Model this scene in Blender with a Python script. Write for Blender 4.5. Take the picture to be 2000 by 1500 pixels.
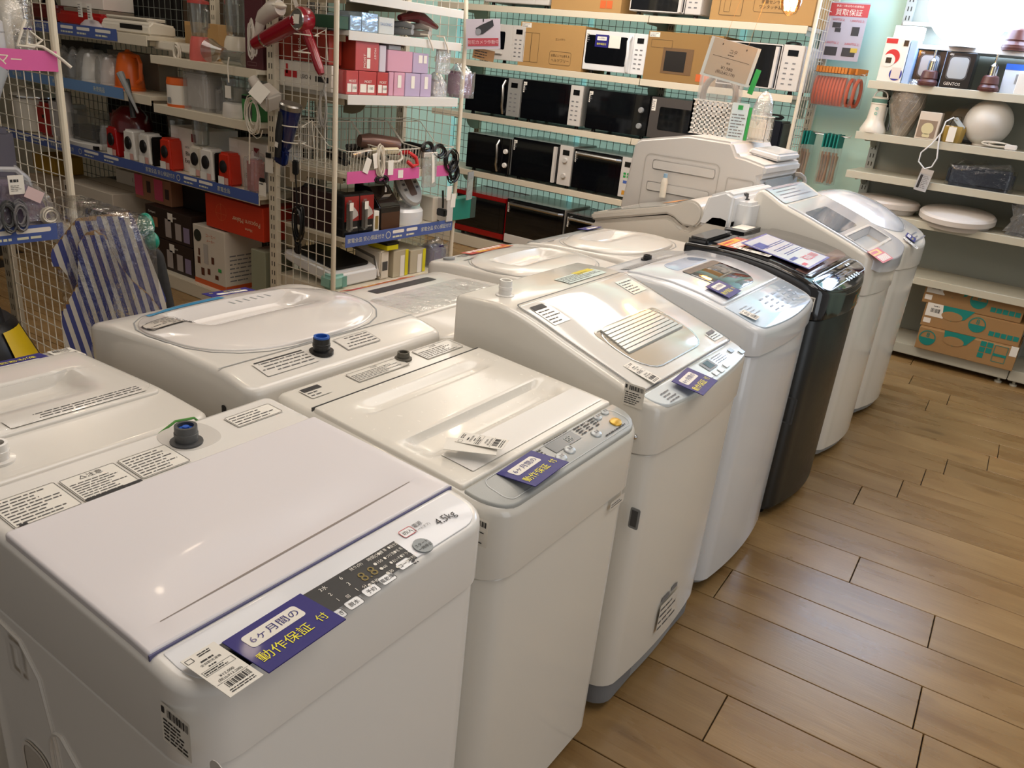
import bpy, bmesh, math, random
from mathutils import Matrix, Vector
S = bpy.context.scene
for o in list(bpy.data.objects): bpy.data.objects.remove(o)
# ---------------------------------------------------------------- camera
cd = bpy.data.cameras.new('camera'); cam = bpy.data.objects.new('camera', cd); S.collection.objects.link(cam)
cd.sensor_width = 36; cd.lens = 36*1564.9/2000; cd.clip_start = .05; cd.clip_end = 60
r_ = (.81276334, .57444839, .09708139); u_ = (-.29172826, .25705294, .92131341); f_ = (-.50429195, .77713115, -.37650604)
cam.matrix_world = Matrix(((r_[0], u_[0], -f_[0], 0), (r_[1], u_[1], -f_[1], 0), (r_[2], u_[2], -f_[2], 1.5), (0, 0, 0, 1)))
S.camera = cam
# ---------------------------------------------------------------- world, lights, exposure
S.view_settings.view_transform = 'Standard'; S.view_settings.look = 'None'
S.view_settings.gamma = 1; S.view_settings.use_curve_mapping = False
S.view_settings.exposure = 0.06
w = bpy.data.worlds.new('shop'); S.world = w; w.use_nodes = True
bg = w.node_tree.nodes['Background']; bg.inputs[0].default_value = (1.0, .94, .87, 1); bg.inputs[1].default_value = .24
def area(name, loc, sx, sy, en, col, rot=(0, 0, 0)):
    l = bpy.data.lights.new(name, 'AREA'); l.shape = 'RECTANGLE'; l.size = sx; l.size_y = sy; l.energy = en; l.color = col
    o = bpy.data.objects.new(name, l); S.collection.objects.link(o); o.location = loc; o.rotation_euler = rot; return o
def spot(name, loc, en, col, r=.035):
    l = bpy.data.lights.new(name, 'POINT'); l.energy = en; l.color = col; l.shadow_soft_size = r
    o = bpy.data.objects.new(name, l); S.collection.objects.link(o); o.location = loc; return o
WARM = (1, .80, .58); NEUT = (1, .93, .86); COOL = (.72, .86, 1)
for i, (x, y, e) in enumerate([(-1.2, .9, 16), (-1.2, 2.6, 18), (-1.6, 4.3, 20), (.5, 1.2, 12), (.5, 3.2, 16), (-3.0, 4.6, 14), (-4.6, 1.9, 9)]):
    area('ceiling_panel_light', (x, y, 2.66), .9, 1.3, e*.72, NEUT)
for i, (x, y, e) in enumerate([(-1.9, .35, 7), (-2.2, 1.6, 7), (-2.4, 3.4, 7), (-.7, 2.4, 6), (-4.2, 2.1, 6), (-3.2, 4.7, 6), (.2, 2.2, 5)]):
    spot('track_lamp', (x, y, 2.45), e*.6, WARM)
area('added_wall_fill', (-2.7, 3.6, 2.55), 2.4, .3, 26, NEUT, (math.radians(48), 0, 0))  # unseen fill lamp, added to brighten the wall behind the microwaves
area('shop_window', (3.6, 1.0, 1.5), 3.2, 1.8, 27, (.86, .93, 1), (0, math.radians(90), 0))
# ---------------------------------------------------------------- materials
def lin(h):
    if isinstance(h, str):
        c = [int(h[i:i+2], 16)/255 for i in (0, 2, 4)]
    else: c = list(h)
    return tuple((v/12.92 if v <= .04045 else ((v+.055)/1.055)**2.4) for v in c)+(1,)
MATS = {}
def mat(name, col='cccccc', rough=.45, metal=0, coat=0, em=None, es=0, bump=0, bscale=60, vary=0):
    if name in MATS: return MATS[name]
    m = bpy.data.materials.new(name); m.use_nodes = True; nt = m.node_tree; p = nt.nodes['Principled BSDF']
    p.inputs['Base Color'].default_value = lin(col); p.inputs['Metallic'].default_value = metal
    p.inputs['Coat Weight'].default_value = coat; p.inputs['Coat Roughness'].default_value = .06
    n = nt.nodes.new('ShaderNodeTexNoise'); n.inputs['Scale'].default_value = bscale; n.inputs['Detail'].default_value = 2
    tc = nt.nodes.new('ShaderNodeTexCoord'); nt.links.new(tc.outputs['Object'], n.inputs['Vector'])
    mr = nt.nodes.new('ShaderNodeMapRange'); mr.inputs[3].default_value = max(.02, rough*.85); mr.inputs[4].default_value = min(1, rough*1.15)
    nt.links.new(n.outputs['Fac'], mr.inputs[0]); nt.links.new(mr.outputs[0], p.inputs['Roughness'])
    if vary:
        mx = nt.nodes.new('ShaderNodeMix'); mx.data_type = 'RGBA'; c = lin(col)
        mx.inputs[6].default_value = tuple(v*(1-vary) for v in c[:3])+(1,); mx.inputs[7].default_value = tuple(min(1, v*(1+vary)) for v in c[:3])+(1,)
        nt.links.new(n.outputs['Fac'], mx.inputs[0]); nt.links.new(mx.outputs[2], p.inputs['Base Color'])
    if bump:
        b = nt.nodes.new('ShaderNodeBump'); b.inputs['Strength'].default_value = bump; b.inputs['Distance'].default_value = .002
        nt.links.new(n.outputs['Fac'], b.inputs['Height']); nt.links.new(b.outputs[0], p.inputs['Normal'])
    if es:
        p.inputs['Emission Color'].default_value = lin(em or col); p.inputs['Emission Strength'].default_value = es
    MATS[name] = m; return m
def film(name, tint='ffffff', gloss=.10, rough=.12, bump=.6, scale=14, haze=0.0):
    """thin clear plastic: mostly see-through, wrinkled glossy skin"""
    if name in MATS: return MATS[name]
    m = bpy.data.materials.new(name); m.use_nodes = True; nt = m.node_tree; nt.nodes.clear(); N = nt.nodes.new; L = nt.links.new
    out = N('ShaderNodeOutputMaterial'); tr = N('ShaderNodeBsdfTransparent'); tr.inputs[0].default_value = lin(tint)
    gl = N('ShaderNodeBsdfGlossy'); gl.inputs['Roughness'].default_value = rough
    df = N('ShaderNodeBsdfDiffuse'); df.inputs[0].default_value = (.8, .8, .78, 1)
    no = N('ShaderNodeTexNoise'); no.inputs['Scale'].default_value = scale; no.inputs['Detail'].default_value = 4
    tc = N('ShaderNodeTexCoord'); L(tc.outputs['Object'], no.inputs['Vector'])
    bp = N('ShaderNodeBump'); bp.inputs['Strength'].default_value = bump; bp.inputs['Distance'].default_value = .02
    L(no.outputs['Fac'], bp.inputs['Height']); L(bp.outputs[0], gl.inputs['Normal'])
    lw = N('ShaderNodeLayerWeight'); lw.inputs[0].default_value = .25; L(bp.outputs[0], lw.inputs['Normal'])
    mr = N('ShaderNodeMapRange'); mr.inputs[3].default_value = gloss*.6; mr.inputs[4].default_value = min(1, gloss*5); L(lw.outputs['Facing'], mr.inputs[0])
    m1 = N('ShaderNodeMixShader'); m1.inputs[0].default_value = haze; L(tr.outputs[0], m1.inputs[1]); L(df.outputs[0], m1.inputs[2])
    m2 = N('ShaderNodeMixShader'); L(mr.outputs[0], m2.inputs[0]); L(m1.outputs[0], m2.inputs[1]); L(gl.outputs[0], m2.inputs[2]); L(m2.outputs[0], out.inputs[0])
    MATS[name] = m; return m
def wood(name):
    m = bpy.data.materials.new(name); m.use_nodes = True; nt = m.node_tree; p = nt.nodes['Principled BSDF']; N = nt.nodes.new; L = nt.links.new
    tc = N('ShaderNodeTexCoord'); oi = N('ShaderNodeObjectInfo')
    off = N('ShaderNodeVectorMath'); off.operation = 'MULTIPLY_ADD'; cmb = N('ShaderNodeCombineXYZ')
    L(oi.outputs['Random'], cmb.inputs[0]); L(oi.outputs['Random'], cmb.inputs[1]); L(cmb.outputs[0], off.inputs[0]); off.inputs[1].default_value = (37, 91, 0); L(tc.outputs['Object'], off.inputs[2])
    mp = N('ShaderNodeMapping'); mp.inputs['Scale'].default_value = (1.1, 4.5, 1); L(off.outputs[0], mp.inputs[0])
    n1 = N('ShaderNodeTexNoise'); n1.inputs['Scale'].default_value = 1.6; n1.inputs['Detail'].default_value = 5; n1.inputs['Distortion'].default_value = .7; L(mp.outputs[0], n1.inputs['Vector'])
    mp2 = N('ShaderNodeMapping'); mp2.inputs['Scale'].default_value = (4, 70, 1); L(off.outputs[0], mp2.inputs[0])
    n2 = N('ShaderNodeTexNoise'); n2.inputs['Scale'].default_value = 2.2; n2.inputs['Detail'].default_value = 3; L(mp2.outputs[0], n2.inputs['Vector'])
    mp3 = N('ShaderNodeMapping'); mp3.inputs['Scale'].default_value = (2.4, 7.5, 1); L(off.outputs[0], mp3.inputs[0])
    n3 = N('ShaderNodeTexNoise'); n3.inputs['Scale'].default_value = 1.0; n3.inputs['Detail'].default_value = 2; L(mp3.outputs[0], n3.inputs['Vector'])
    r1 = N('ShaderNodeValToRGB'); e = r1.color_ramp.elements
    e[0].position = .30; e[0].color = lin('86673f'); e[1].position = .72; e[1].color = lin('a88a5e'); L(n1.outputs['Fac'], r1.inputs[0])
    r2 = N('ShaderNodeValToRGB'); e = r2.color_ramp.elements; e[0].position = .25; e[0].color = (.9, .885, .87, 1); e[1].position = .6; e[1].color = (1.03, 1.02, 1, 1); L(n2.outputs['Fac'], r2.inputs[0])
    r3 = N('ShaderNodeValToRGB'); e = r3.color_ramp.elements; e[0].position = .26; e[0].color = (.42, .36, .32, 1); e[1].position = .36; e[1].color = (1, 1, 1, 1); L(n3.outputs['Fac'], r3.inputs[0])
    m1 = N('ShaderNodeMix'); m1.data_type = 'RGBA'; m1.blend_type = 'MULTIPLY'; m1.inputs[0].default_value = 1; L(r1.outputs[0], m1.inputs[6]); L(r2.outputs[0], m1.inputs[7])
    m2 = N('ShaderNodeMix'); m2.data_type = 'RGBA'; m2.blend_type = 'MULTIPLY'; m2.inputs[0].default_value = .65; L(m1.outputs[2], m2.inputs[6]); L(r3.outputs[0], m2.inputs[7])
    hs = N('ShaderNodeHueSaturation'); L(m2.outputs[2], hs.inputs['Color'])
    mr = N('ShaderNodeMapRange'); mr.inputs[3].default_value = .90; mr.inputs[4].default_value = 1.12; L(oi.outputs['Random'], mr.inputs[0]); L(mr.outputs[0], hs.inputs['Value'])
    L(hs.outputs[0], p.inputs['Base Color'])
    rr_ = N('ShaderNodeMapRange'); rr_.inputs[3].default_value = .22; rr_.inputs[4].default_value = .34; L(n1.outputs['Fac'], rr_.inputs[0]); L(rr_.outputs[0], p.inputs['Roughness'])
    b = N('ShaderNodeBump'); b.inputs['Strength'].default_value = .12; b.inputs['Distance'].default_value = .002; L(n2.outputs['Fac'], b.inputs['Height']); L(b.outputs[0], p.inputs['Normal'])
    return m
# ---------------------------------------------------------------- mesh helpers
TXT = {}
def tgeo(s):
    if s not in TXT:
        cu = bpy.data.curves.new('t', 'FONT'); cu.body = s; cu.size = 1; cu.resolution_u = 2
        o = bpy.data.objects.new('t', cu); me = bpy.data.meshes.new_from_object(o)
        vs = [tuple(v.co) for v in me.vertices]; fs = [tuple(p.vertices) for p in me.polygons]
        wd = max([v[0] for v in vs] or [0])
        TXT[s] = (vs, fs, wd); bpy.data.objects.remove(o); bpy.data.curves.remove(cu); bpy.data.meshes.remove(me)
    return TXT[s]
def link(o, parent=None):
    S.collection.objects.link(o)
    if parent: o.parent = parent
    return o
class B:
    def __init__(s, M=None): s.v = []; s.f = []; s.M = M
    def add(s, vs, fs):
        n = len(s.v)
        if s.M is not None:
            vs = [tuple(s.M(p)) if callable(s.M) else tuple(s.M @ Vector(p)) for p in vs]
        s.v += [tuple(p) for p in vs]; s.f += [tuple(i+n for i in f) for f in fs]; return s
    def box(s, x0, x1, y0, y1, z0, z1):
        return s.add([(x0, y0, z0), (x1, y0, z0), (x1, y1, z0), (x0, y1, z0), (x0, y0, z1), (x1, y0, z1), (x1, y1, z1), (x0, y1, z1)],
                     [(0, 3, 2, 1), (4, 5, 6, 7), (0, 1, 5, 4), (1, 2, 6, 5), (2, 3, 7, 6), (3, 0, 4, 7)])
    def rect(s, u0, v0, u1, v1, h=0):
        if callable(s.M) and (abs(u1-u0) > .03 or abs(v1-v0) > .012):
            nu = 1 if abs(u1-u0) < .03 else 8; nv = 6
            vs = [(u0+(u1-u0)*i/nu, v0+(v1-v0)*j/nv, h) for j in range(nv+1) for i in range(nu+1)]
            return s.add(vs, [(j*(nu+1)+i, j*(nu+1)+i+1, (j+1)*(nu+1)+i+1, (j+1)*(nu+1)+i) for j in range(nv) for i in range(nu)])
        return s.add([(u0, v0, h), (u1, v0, h), (u1, v1, h), (u0, v1, h)], [(0, 1, 2, 3)])
    def prism(s, poly, a0, a1, ax='x'):
        k = {'x': lambda p, a: (a, p[0], p[1]), 'y': lambda p, a: (p[0], a, p[1]), 'z': lambda p, a: (p[0], p[1], a)}[ax]
        n = len(poly); vs = [k(p, a0) for p in poly]+[k(p, a1) for p in poly]
        fs = [tuple(range(n))[::-1], tuple(range(n, 2*n))]+[(i, (i+1) % n, n+(i+1) % n, n+i) for i in range(n)]
        return s.add(vs, fs)
    def tube(s, pts, r, n=6, closed=False):
        pts = [Vector(p) for p in pts]; m = len(pts); rings = []; up = None
        for i, p in enumerate(pts):
            a = pts[(i-1) % m] if (i or closed) else p; b = pts[(i+1) % m] if (i < m-1 or closed) else p
            t = (b-a); t = t.normalized() if t.length > 1e-9 else Vector((0, 0, 1))
            if up is None: up = Vector((0, 0, 1)) if abs(t.z) < .9 else Vector((1, 0, 0))
            sd = t.cross(up)
            if sd.length < 1e-6: sd = t.cross(Vector((.3, 1, .2)))
            sd.normalize(); up = sd.cross(t).normalized(); rr = r[i] if isinstance(r, (list, tuple)) else r
            rings.append([tuple(p+sd*(rr*math.cos(2*math.pi*k/n))+up*(rr*math.sin(2*math.pi*k/n))) for k in range(n)])
        vs = [q for R in rings for q in R]; fs = []
        for i in range(m if closed else m-1):
            j = (i+1) % m
            for k in range(n): fs.append((i*n+k, i*n+(k+1) % n, j*n+(k+1) % n, j*n+k))
        if not closed: fs += [tuple(range(n))[::-1], tuple(range((m-1)*n, m*n))]
        return s.add(vs, fs)
    def lathe(s, prof, n=20, c=(0, 0, 0), sx=1, sy=1):
        vs = []; fs = []; m = len(prof)
        for r, z in prof:
            for k in range(n):
                a = 2*math.pi*k/n; vs.append((c[0]+sx*r*math.cos(a), c[1]+sy*r*math.sin(a), c[2]+z))
        for i in range(m-1):
            for k in range(n): fs.append((i*n+k, i*n+(k+1) % n, (i+1)*n+(k+1) % n, (i+1)*n+k))
        if prof[0][0] > 1e-5: fs.append(tuple(range(n))[::-1])
        if prof[-1][0] > 1e-5: fs.append(tuple(range((m-1)*n, m*n)))
        return s.add(vs, fs)
    def ball(s, c, rx, ry=None, rz=None, n=16, m=10):
        ry = ry or rx; rz = rz or rx
        return s.lathe([(max(1e-6, math.sin(math.pi*i/m)), -math.cos(math.pi*i/m)*rz) for i in range(m+1)], n, c, rx, ry)
    def disc(s, c, r, h, n=20): return s.lathe([(r, 0), (r, h)], n, c)
    def ring(s, c, r0, r1, h=0, n=24):
        vs = [(c[0]+r*math.cos(2*math.pi*k/n), c[1]+r*math.sin(2*math.pi*k/n), h) for r in (r0, r1) for k in range(n)]
        return s.add(vs, [(k, (k+1) % n, n+(k+1) % n, n+k) for k in range(n)])
    def rrect(s, u0, v0, u1, v1, r, h=0, t=0):
        p = rrpts(u0, v0, u1, v1, r)
        if t: return s.prism(p, h, h+t, 'z')
        if callable(s.M) and abs(v1-v0) > .012:
            vs = []; n = 14; nu = 6
            for j in range(n+1):
                v = v0+(v1-v0)*(.5-.5*math.cos(math.pi*j/n)); e = max(0, r-min(v-v0, v1-v)); d = r-math.sqrt(max(0, r*r-e*e))
                vs += [(u0+d+(u1-u0-2*d)*i/nu, v, h) for i in range(nu+1)]
            return s.add(vs, [(j*(nu+1)+i, j*(nu+1)+i+1, (j+1)*(nu+1)+i+1, (j+1)*(nu+1)+i) for j in range(n) for i in range(nu)])
        return s.add([(x, y, h) for x, y in p], [tuple(range(len(p)))])
    def frame(s, u0, v0, u1, v1, r, w, h=0):
        a = rrpts(u0, v0, u1, v1, r); b = rrpts(u0+w, v0+w, u1-w, v1-w, max(1e-4, r-w))
        if callable(s.M):
            def den(q):
                o = []
                for i in range(len(q)):
                    c, d = q[i], q[(i+1) % len(q)]; k = 8 if i % 6 == 5 else 1
                    o += [(c[0]+(d[0]-c[0])*j/k, c[1]+(d[1]-c[1])*j/k) for j in range(k)]
                return o
            a, b = den(a), den(b)
        n = len(a)
        return s.add([(x, y, h) for x, y in a+b], [(k, (k+1) % n, n+(k+1) % n, n+k) for k in range(n)])
    def text(s, t, size, u, v, h=0, rot=0, al='C', sx=1):
        vs, fs, wd = tgeo(t); o = {'C': -wd/2, 'L': 0, 'R': -wd}[al]; c, sn = math.cos(rot), math.sin(rot)
        q = []
        for x, y, _ in vs:
            x = (x+o)*size*sx; y = (y-.36)*size; q.append((u+x*c-y*sn, v+x*sn+y*c, h))
        return s.add(q, fs)
    def dashes(s, u0, v0, u1, v1, rows, seed=0, fill=.36, h=0, left=True):
        rd = random.Random(seed); dv = (v1-v0)/rows
        for i in range(rows):
            y = v1-(i+1)*dv; x = u0; end = u0+(u1-u0)*(rd.uniform(.6, 1) if left else 1)
            while x < end:
                l = rd.uniform(.5, 2.2)*dv; l = min(l, end-x); s.rect(x, y+dv*.2, x+l, y+dv*(.2+fill), h); x += l+dv*rd.uniform(.15, .4)
        return s
    def barcode(s, u0, v0, u1, v1, seed=0, h=0):
        rd = random.Random(seed); x = u0; d = (u1-u0)/46
        while x < u1:
            l = d*rd.choice((1, 1, 2, 3)); s.rect(x, v0, min(x+l, u1), v1, h); x += l+d*rd.choice((1, 1, 2))
        return s
    def mesh(s, name, bevel=0, seg=2, smooth=32):
        me = bpy.data.meshes.new(name); me.from_pydata(s.v, [], s.f)
        bm = bmesh.new(); bm.from_mesh(me); bmesh.ops.remove_doubles(bm, verts=bm.verts, dist=1e-6) if bevel else None
        if bevel:
            bmesh.ops.recalc_face_normals(bm, faces=bm.faces)
            es = [e for e in bm.edges if len(e.link_faces) == 2 and e.calc_face_angle(0) > .5]
            bmesh.ops.bevel(bm, geom=es, offset=bevel, segments=seg, affect='EDGES', clamp_overlap=True)
        bm.to_mesh(me); bm.free()
        if smooth: me.shade_smooth(); me.set_sharp_from_angle(angle=math.radians(smooth))
        return me
    def out(s, name, m, parent=None, bevel=0, seg=2, smooth=32, label=None):
        me = s.mesh(name, bevel, seg, smooth); me.materials.append(m)
        o = bpy.data.objects.new(name, me); link(o, parent)
        if label: o['label'] = label
        return o
def rrpts(u0, v0, u1, v1, r, n=5):
    p = []
    for cx, cy, a in ((u1-r, v0+r, -90), (u1-r, v1-r, 0), (u0+r, v1-r, 90), (u0+r, v0+r, 180)):
        for i in range(n+1):
            t = math.radians(a+90*i/n); p.append((cx+r*math.cos(t), cy+r*math.sin(t)))
    return p
def thing(name, label, cat, loc=(0, 0, 0), rz=0, group=None, rot=None):
    o = bpy.data.objects.new(name, None); o.empty_display_size = .05; S.collection.objects.link(o)
    o.location = loc; o.rotation_euler = rot or (0, 0, rz); o['label'] = label; o['category'] = cat
    if group: o['group'] = group
    return o
def tag(o, label, cat, group=None, loc=None, rz=0):
    o['label'] = label; o['category'] = cat
    if group: o['group'] = group
    if loc is not None: o.location = loc; o.rotation_euler = (0, 0, rz)
    return o
def struct(o): o['kind'] = 'structure'; return o
def dup(root, loc=None, rz=None, label=None):
    r = root.copy(); S.collection.objects.link(r)
    if loc is not None: r.location = loc
    if rz is not None: r.rotation_euler = (0, 0, rz)
    if label: r['label'] = label
    for ch in list(root.children):
        c = ch.copy(); S.collection.objects.link(c); c.parent = r
        for g in list(ch.children):
            d = g.copy(); S.collection.objects.link(d); d.parent = c
    return r
def smooth01(t): t = max(0, min(1, t)); return t*t*(3-2*t)
def pw(pts):
    def f(y):
        if y <= pts[0][0]: return pts[0][1]
        for (a, za), (b, zb) in zip(pts, pts[1:]):
            if y <= b: return za+(zb-za)*(y-a)/(b-a)
        return pts[-1][1]
    def g(y): return (f(y-.02)+f(y-.01)+f(y)+f(y+.01)+f(y+.02))/5
    return g
def half(w, y0, y1, rf=.03, rb=.02, bulge=0, ny=10, extra=(), n=6):
    """right half of a plan outline, front to back"""
    p = []
    if bulge:
        for i in range(8):
            x = (w-rf)*i/8; p.append((max(x, 1e-4), y0-bulge*(1-(i/8)**2)))
    for i in range(n+1):
        a = math.radians(-90+90*i/n); p.append((w-rf+rf*math.cos(a), y0+rf+rf*math.sin(a)))
    ys = [y0+rf+(y1-rb-y0-rf)*i/ny for i in range(1, ny)]+[e for e in extra if y0+rf < e < y1-rb]
    p += [(w, y) for y in sorted(ys)]
    for i in range(n+1):
        a = math.radians(90*i/n); p.append((w-rb+rb*math.cos(a), y1-rb+rb*math.sin(a)))
    return p
def oval(cx_w, y0, y1, n=24, p=2.0):
    """right half of a super-ellipse"""
    q = []
    for i in range(n+1):
        a = -math.pi/2+math.pi*i/n; c, s_ = math.cos(a), math.sin(a)
        q.append((max(1e-4, cx_w*abs(c)**(2/p)), (y0+y1)/2+(y1-y0)/2*math.copysign(abs(s_)**(2/p), s_)))
    return q
def shell(b, hf, zb, zt, r=.008, nx=1, seg=3, x0=0):
    """solid over a plan outline with a curved top and rounded rim"""
    if not callable(zb): c0 = zb; zb = lambda x, y: c0
    n = len(hf); loop = [(x, y) for x, y in hf]+[(-x, y) for x, y in reversed(hf)]; m = len(loop); nor = []
    for i in range(m):
        a = Vector(loop[(i-1) % m]); c = Vector(loop[(i+1) % m]); t = c-a
        nor.append((t.y, -t.x) if t.length < 1e-9 else (t.y/t.length, -t.x/t.length))
    rings = [[(x+x0, y, zb(x, y)) for x, y in loop]]
    for k in range(seg+1):
        th = math.pi/2*k/seg; d = r*(1-math.cos(th)); h = -r+r*math.sin(th)
        rings.append([(x-d*nx_+x0, y-d*ny_, zt(x-d*nx_, y-d*ny_)+h) for (x, y), (nx_, ny_) in zip(loop, nor)])
    vs = [p for R in rings for p in R]; fs = []
    for i in range(len(rings)-1):
        for k in range(m): fs.append((i*m+k, i*m+(k+1) % m, (i+1)*m+(k+1) % m, (i+1)*m+k))
    fs.append(tuple(range(m))[::-1])
    top = (len(rings)-1)*m
    if nx == 1:
        for i in range(n-1): fs.append((top+i, top+i+1, top+m-2-i, top+m-1-i))
    else:
        base = len(vs); R = rings[-1]
        for i in range(n):
            a = R[i]; c = R[m-1-i]
            for j in range(1, nx):
                x = a[0]+(c[0]-a[0])*j/nx; vs.append((x, a[1], zt(x-x0, a[1])))
        def idx(i, j): return top+i if j == 0 else (top+m-1-i if j == nx else base+i*(nx-1)+j-1)
        for i in range(n-1):
            for j in range(nx): fs.append((idx(i, j), idx(i+1, j), idx(i+1, j+1), idx(i, j+1)))
    b.add(vs, fs); return b
def onto(f, eps=.0012, dx=0, dy=0, rot=0):
    """map flat (u,v,h) print onto a washer top z=f(y)"""
    c, s_ = math.cos(rot), math.sin(rot)
    def M(p):
        x = dx+p[0]*c-p[1]*s_; y = dy+p[0]*s_+p[1]*c; return (x, y, f(y)+eps+p[2])
    return M
def on2(zf, eps=.0012, dx=0, dy=0, rot=0):
    c, s_ = math.cos(rot), math.sin(rot)
    def M(p):
        x = dx+p[0]*c-p[1]*s_; y = dy+p[0]*s_+p[1]*c; return (x, y, zf(x, y)+eps+p[2])
    return M
def frontm(y, eps=.001): return lambda p: (p[0], y-eps-p[2], p[1])     # print on a face looking to -y: u->x, v->z
def arc(c, r, a0, a1, n=10, ax='z'):
    o = []
    for i in range(n+1):
        a = math.radians(a0+(a1-a0)*i/n); u, v = r*math.cos(a), r*math.sin(a)
        o.append({'z': (c[0]+u, c[1]+v, c[2]), 'y': (c[0]+u, c[1], c[2]+v), 'x': (c[0], c[1]+u, c[2]+v)}[ax])
    return o
def coil(cx, cy, cz, rx, rz, turns, dy=.01, n=14, seed=0):
    rd = random.Random(seed); p = []
    for i in range(int(turns*n)+1):
        a = 2*math.pi*i/n; k = 1+.12*math.sin(a*.37+seed); p.append((cx+rx*k*math.cos(a), cy+dy*math.sin(i*1.3)*.6+dy*i/(turns*n), cz+rz*k*math.sin(a)))
    return p
# common colours
WHITE = mat('white_plastic', 'e6e3de', .22, coat=.3); WHITE2 = mat('cool_white_plastic', 'e4e5e6', .2, coat=.3); CREAM = mat('cream_plastic', 'ddd6c8', .3, coat=.2)
OFFW = mat('matt_white_plastic', 'd9d5cf', .45); GREYP = mat('grey_plastic', '8d9092', .4); DGREY = mat('dark_grey_plastic', '4a4b4c', .45); BLACK = mat('black_plastic', '121213', .35); GLOSSB = mat('black_gloss', '08090c', .07, coat=.5)
INK = mat('printed_ink', '2b2a2c', .6); INKG = mat('grey_ink', '77777a', .6); PAPER = mat('white_paper', 'e9e5dc', .6); NAVY = mat('navy_print', '1d1674', .5, coat=.06); YEL = mat('yellow_print', 'f2e93c', .4)
RED = mat('red_print', 'c8252b', .4); CHROME = mat('chrome', 'cfcfcf', .15, 1); STEEL = mat('brushed_steel', 'a9a7a3', .32, 1); SHELFM = mat('cream_shelf_enamel', 'd8cfbb', .38); SHELFW = mat('white_shelf_enamel', 'd6d5d0', .4)
BLUEST = mat('blue_shelf_strip', '4c62a4', .3, coat=.4); BLUELT = mat('pale_blue_shelf_strip', '6a93c6', .3, coat=.4); PINKST = mat('pink_shelf_strip', 'd55f9f', .3, coat=.4)
CARD = mat('brown_cardboard', 'b08a55', .75, vary=.06, bscale=9, bump=.05); CARD2 = mat('dark_cardboard', '93713f', .75, vary=.06, bscale=9); CLEAR = film('clear_film'); CLEARH = film('hazy_film', haze=.22, gloss=.12)
GLASSY = film('clear_hard_plastic', tint='eef0ee', gloss=.14, rough=.05, bump=.02, haze=.06)
REDP = mat('red_plastic', 'a80f10', .2, coat=.4); DRED = mat('dark_red_plastic', '5b0c10', .25, coat=.3); ORANGE = mat('orange_plastic', 'd9621c', .3); GREEN = mat('green_print', '2f9a4c', .45); TEAL = mat('teal_print', '12837a', .5); PINK = mat('pink_carton', 'cf9bb0', .5); LILAC = mat('lilac_carton', 'b5a5c3', .5)
MINT = mat('mint_wall_paint', 'c9ece0', .7, vary=.02, bscale=3); WIRE = mat('white_wire', 'd9d4c6', .4); DWIRE = mat('grey_wire', '6d736d', .4)
# ================================================================ SETTING
PA = .0454
fl = struct(B().box(-8, 2.6, -2.2, 5.75, -.06, -.012).out('floor', mat('floor_gap', '22180f', .8), None, smooth=0))
WOOD = wood('oak_planks')
def plank_mesh(l):
    return B().box(0, l-.0032, 0, .193-.0032, -.012, 0).mesh('plank', bevel=.0012, seg=1, smooth=0)
PM = {}
joints = {0: [-.283], 1: [.175], 3: [-.459], 5: [-.122], 8: [-.2195], 10: [-.018]}
rd = random.Random(4); ca, sa = math.cos(PA), math.sin(PA); L0 = 1.32
for k in range(-17, 23):
    y0 = 1.5865+.193*k; x = joints[k][0] if k in joints else rd.uniform(-.9, .4)
    x -= L0*6 if k < 5 or k > 6 else L0*6
    while x < 2.3:
        l = L0; cx, cy = (x+l/2)*ca-(y0+.1)*sa, (x+l/2)*sa+(y0+.1)*ca
        vis = (cy < 5.62 and cy > -.9 and cx > -7.2 and cx < 2.2) and (cx > -1.2 or (cx > -5.4 and .1 < cy))
        if vis:
            if l not in PM: PM[l] = plank_mesh(l); PM[l].materials.append(WOOD)
            o = bpy.data.objects.new('plank', PM[l]); link(o, fl); o.location = (x*ca-y0*sa, x*sa+y0*ca, 0); o.rotation_euler = (0, 0, PA)
        x += l
struct(B().box(-8, 2.6, 5.75, 5.87, -.06, 2.8).out('wall_back', MINT, None, smooth=0))
struct(B().box(-8.1, -8, -2.2, 5.87, -.06, 2.8).out('wall_left', mat('left_wall_paint', '8c7f6c', .8), None, smooth=0))
struct(B().box(-8, 2.6, -2.2, 5.75, 2.72, 2.8).out('ceiling', mat('ceiling_paint', 'd8d2c6', .8), None, smooth=0))
# ================================================================ WASHERS
def feet(root, W, D, h=.05, m=None):
    for sx in (-1, 1):
        for y in (.07, D-.07):
            B().lathe([(.02, 0), (.022, .008), (.016, .012), (.016, h)], 12, (sx*(W/2-.07), y, 0)).out('foot', m or BLACK, root)
def barlabel(root, M, w, h, seed, rows=5):
    """white barcode sticker"""
    s = B(M).rrect(-w/2, -h/2, w/2, h/2, .002, .0006).out('barcode_sticker', PAPER, root, smooth=0)
    b = B(M); b.barcode(-w*.26, h*.22, w*.44, h*.42, seed, .0012); b.rect(-w*.46, h*.26, -w*.36, h*.42, .0012); b.dashes(-w*.42, -h*.42, w*.42, h*.16, rows, seed, .4, .0012)
    b.out('print', INK, s, smooth=0); return s
def note(root, M, w, h, seed, rows, name='instruction_label', head=None, border=True, m=None):
    s = B(M).rrect(-w/2, -h/2, w/2, h/2, .003, .0006).out(name, m or PAPER, root, smooth=0); b = B(M)
    if border: b.frame(-w/2+.001, -h/2+.001, w/2-.001, h/2-.001, .003, .0008, .0012)
    top = h/2-.004
    if head: b.text(head, h*.16, 0, h*.36, .0012); top = h*.24
    b.dashes(-w/2+.005, -h/2+.005, w/2-.005, top, rows, seed, .3, .0012)
    b.out('print', mat('fine_ink', '5a5858', .6), s, smooth=0); return s
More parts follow.
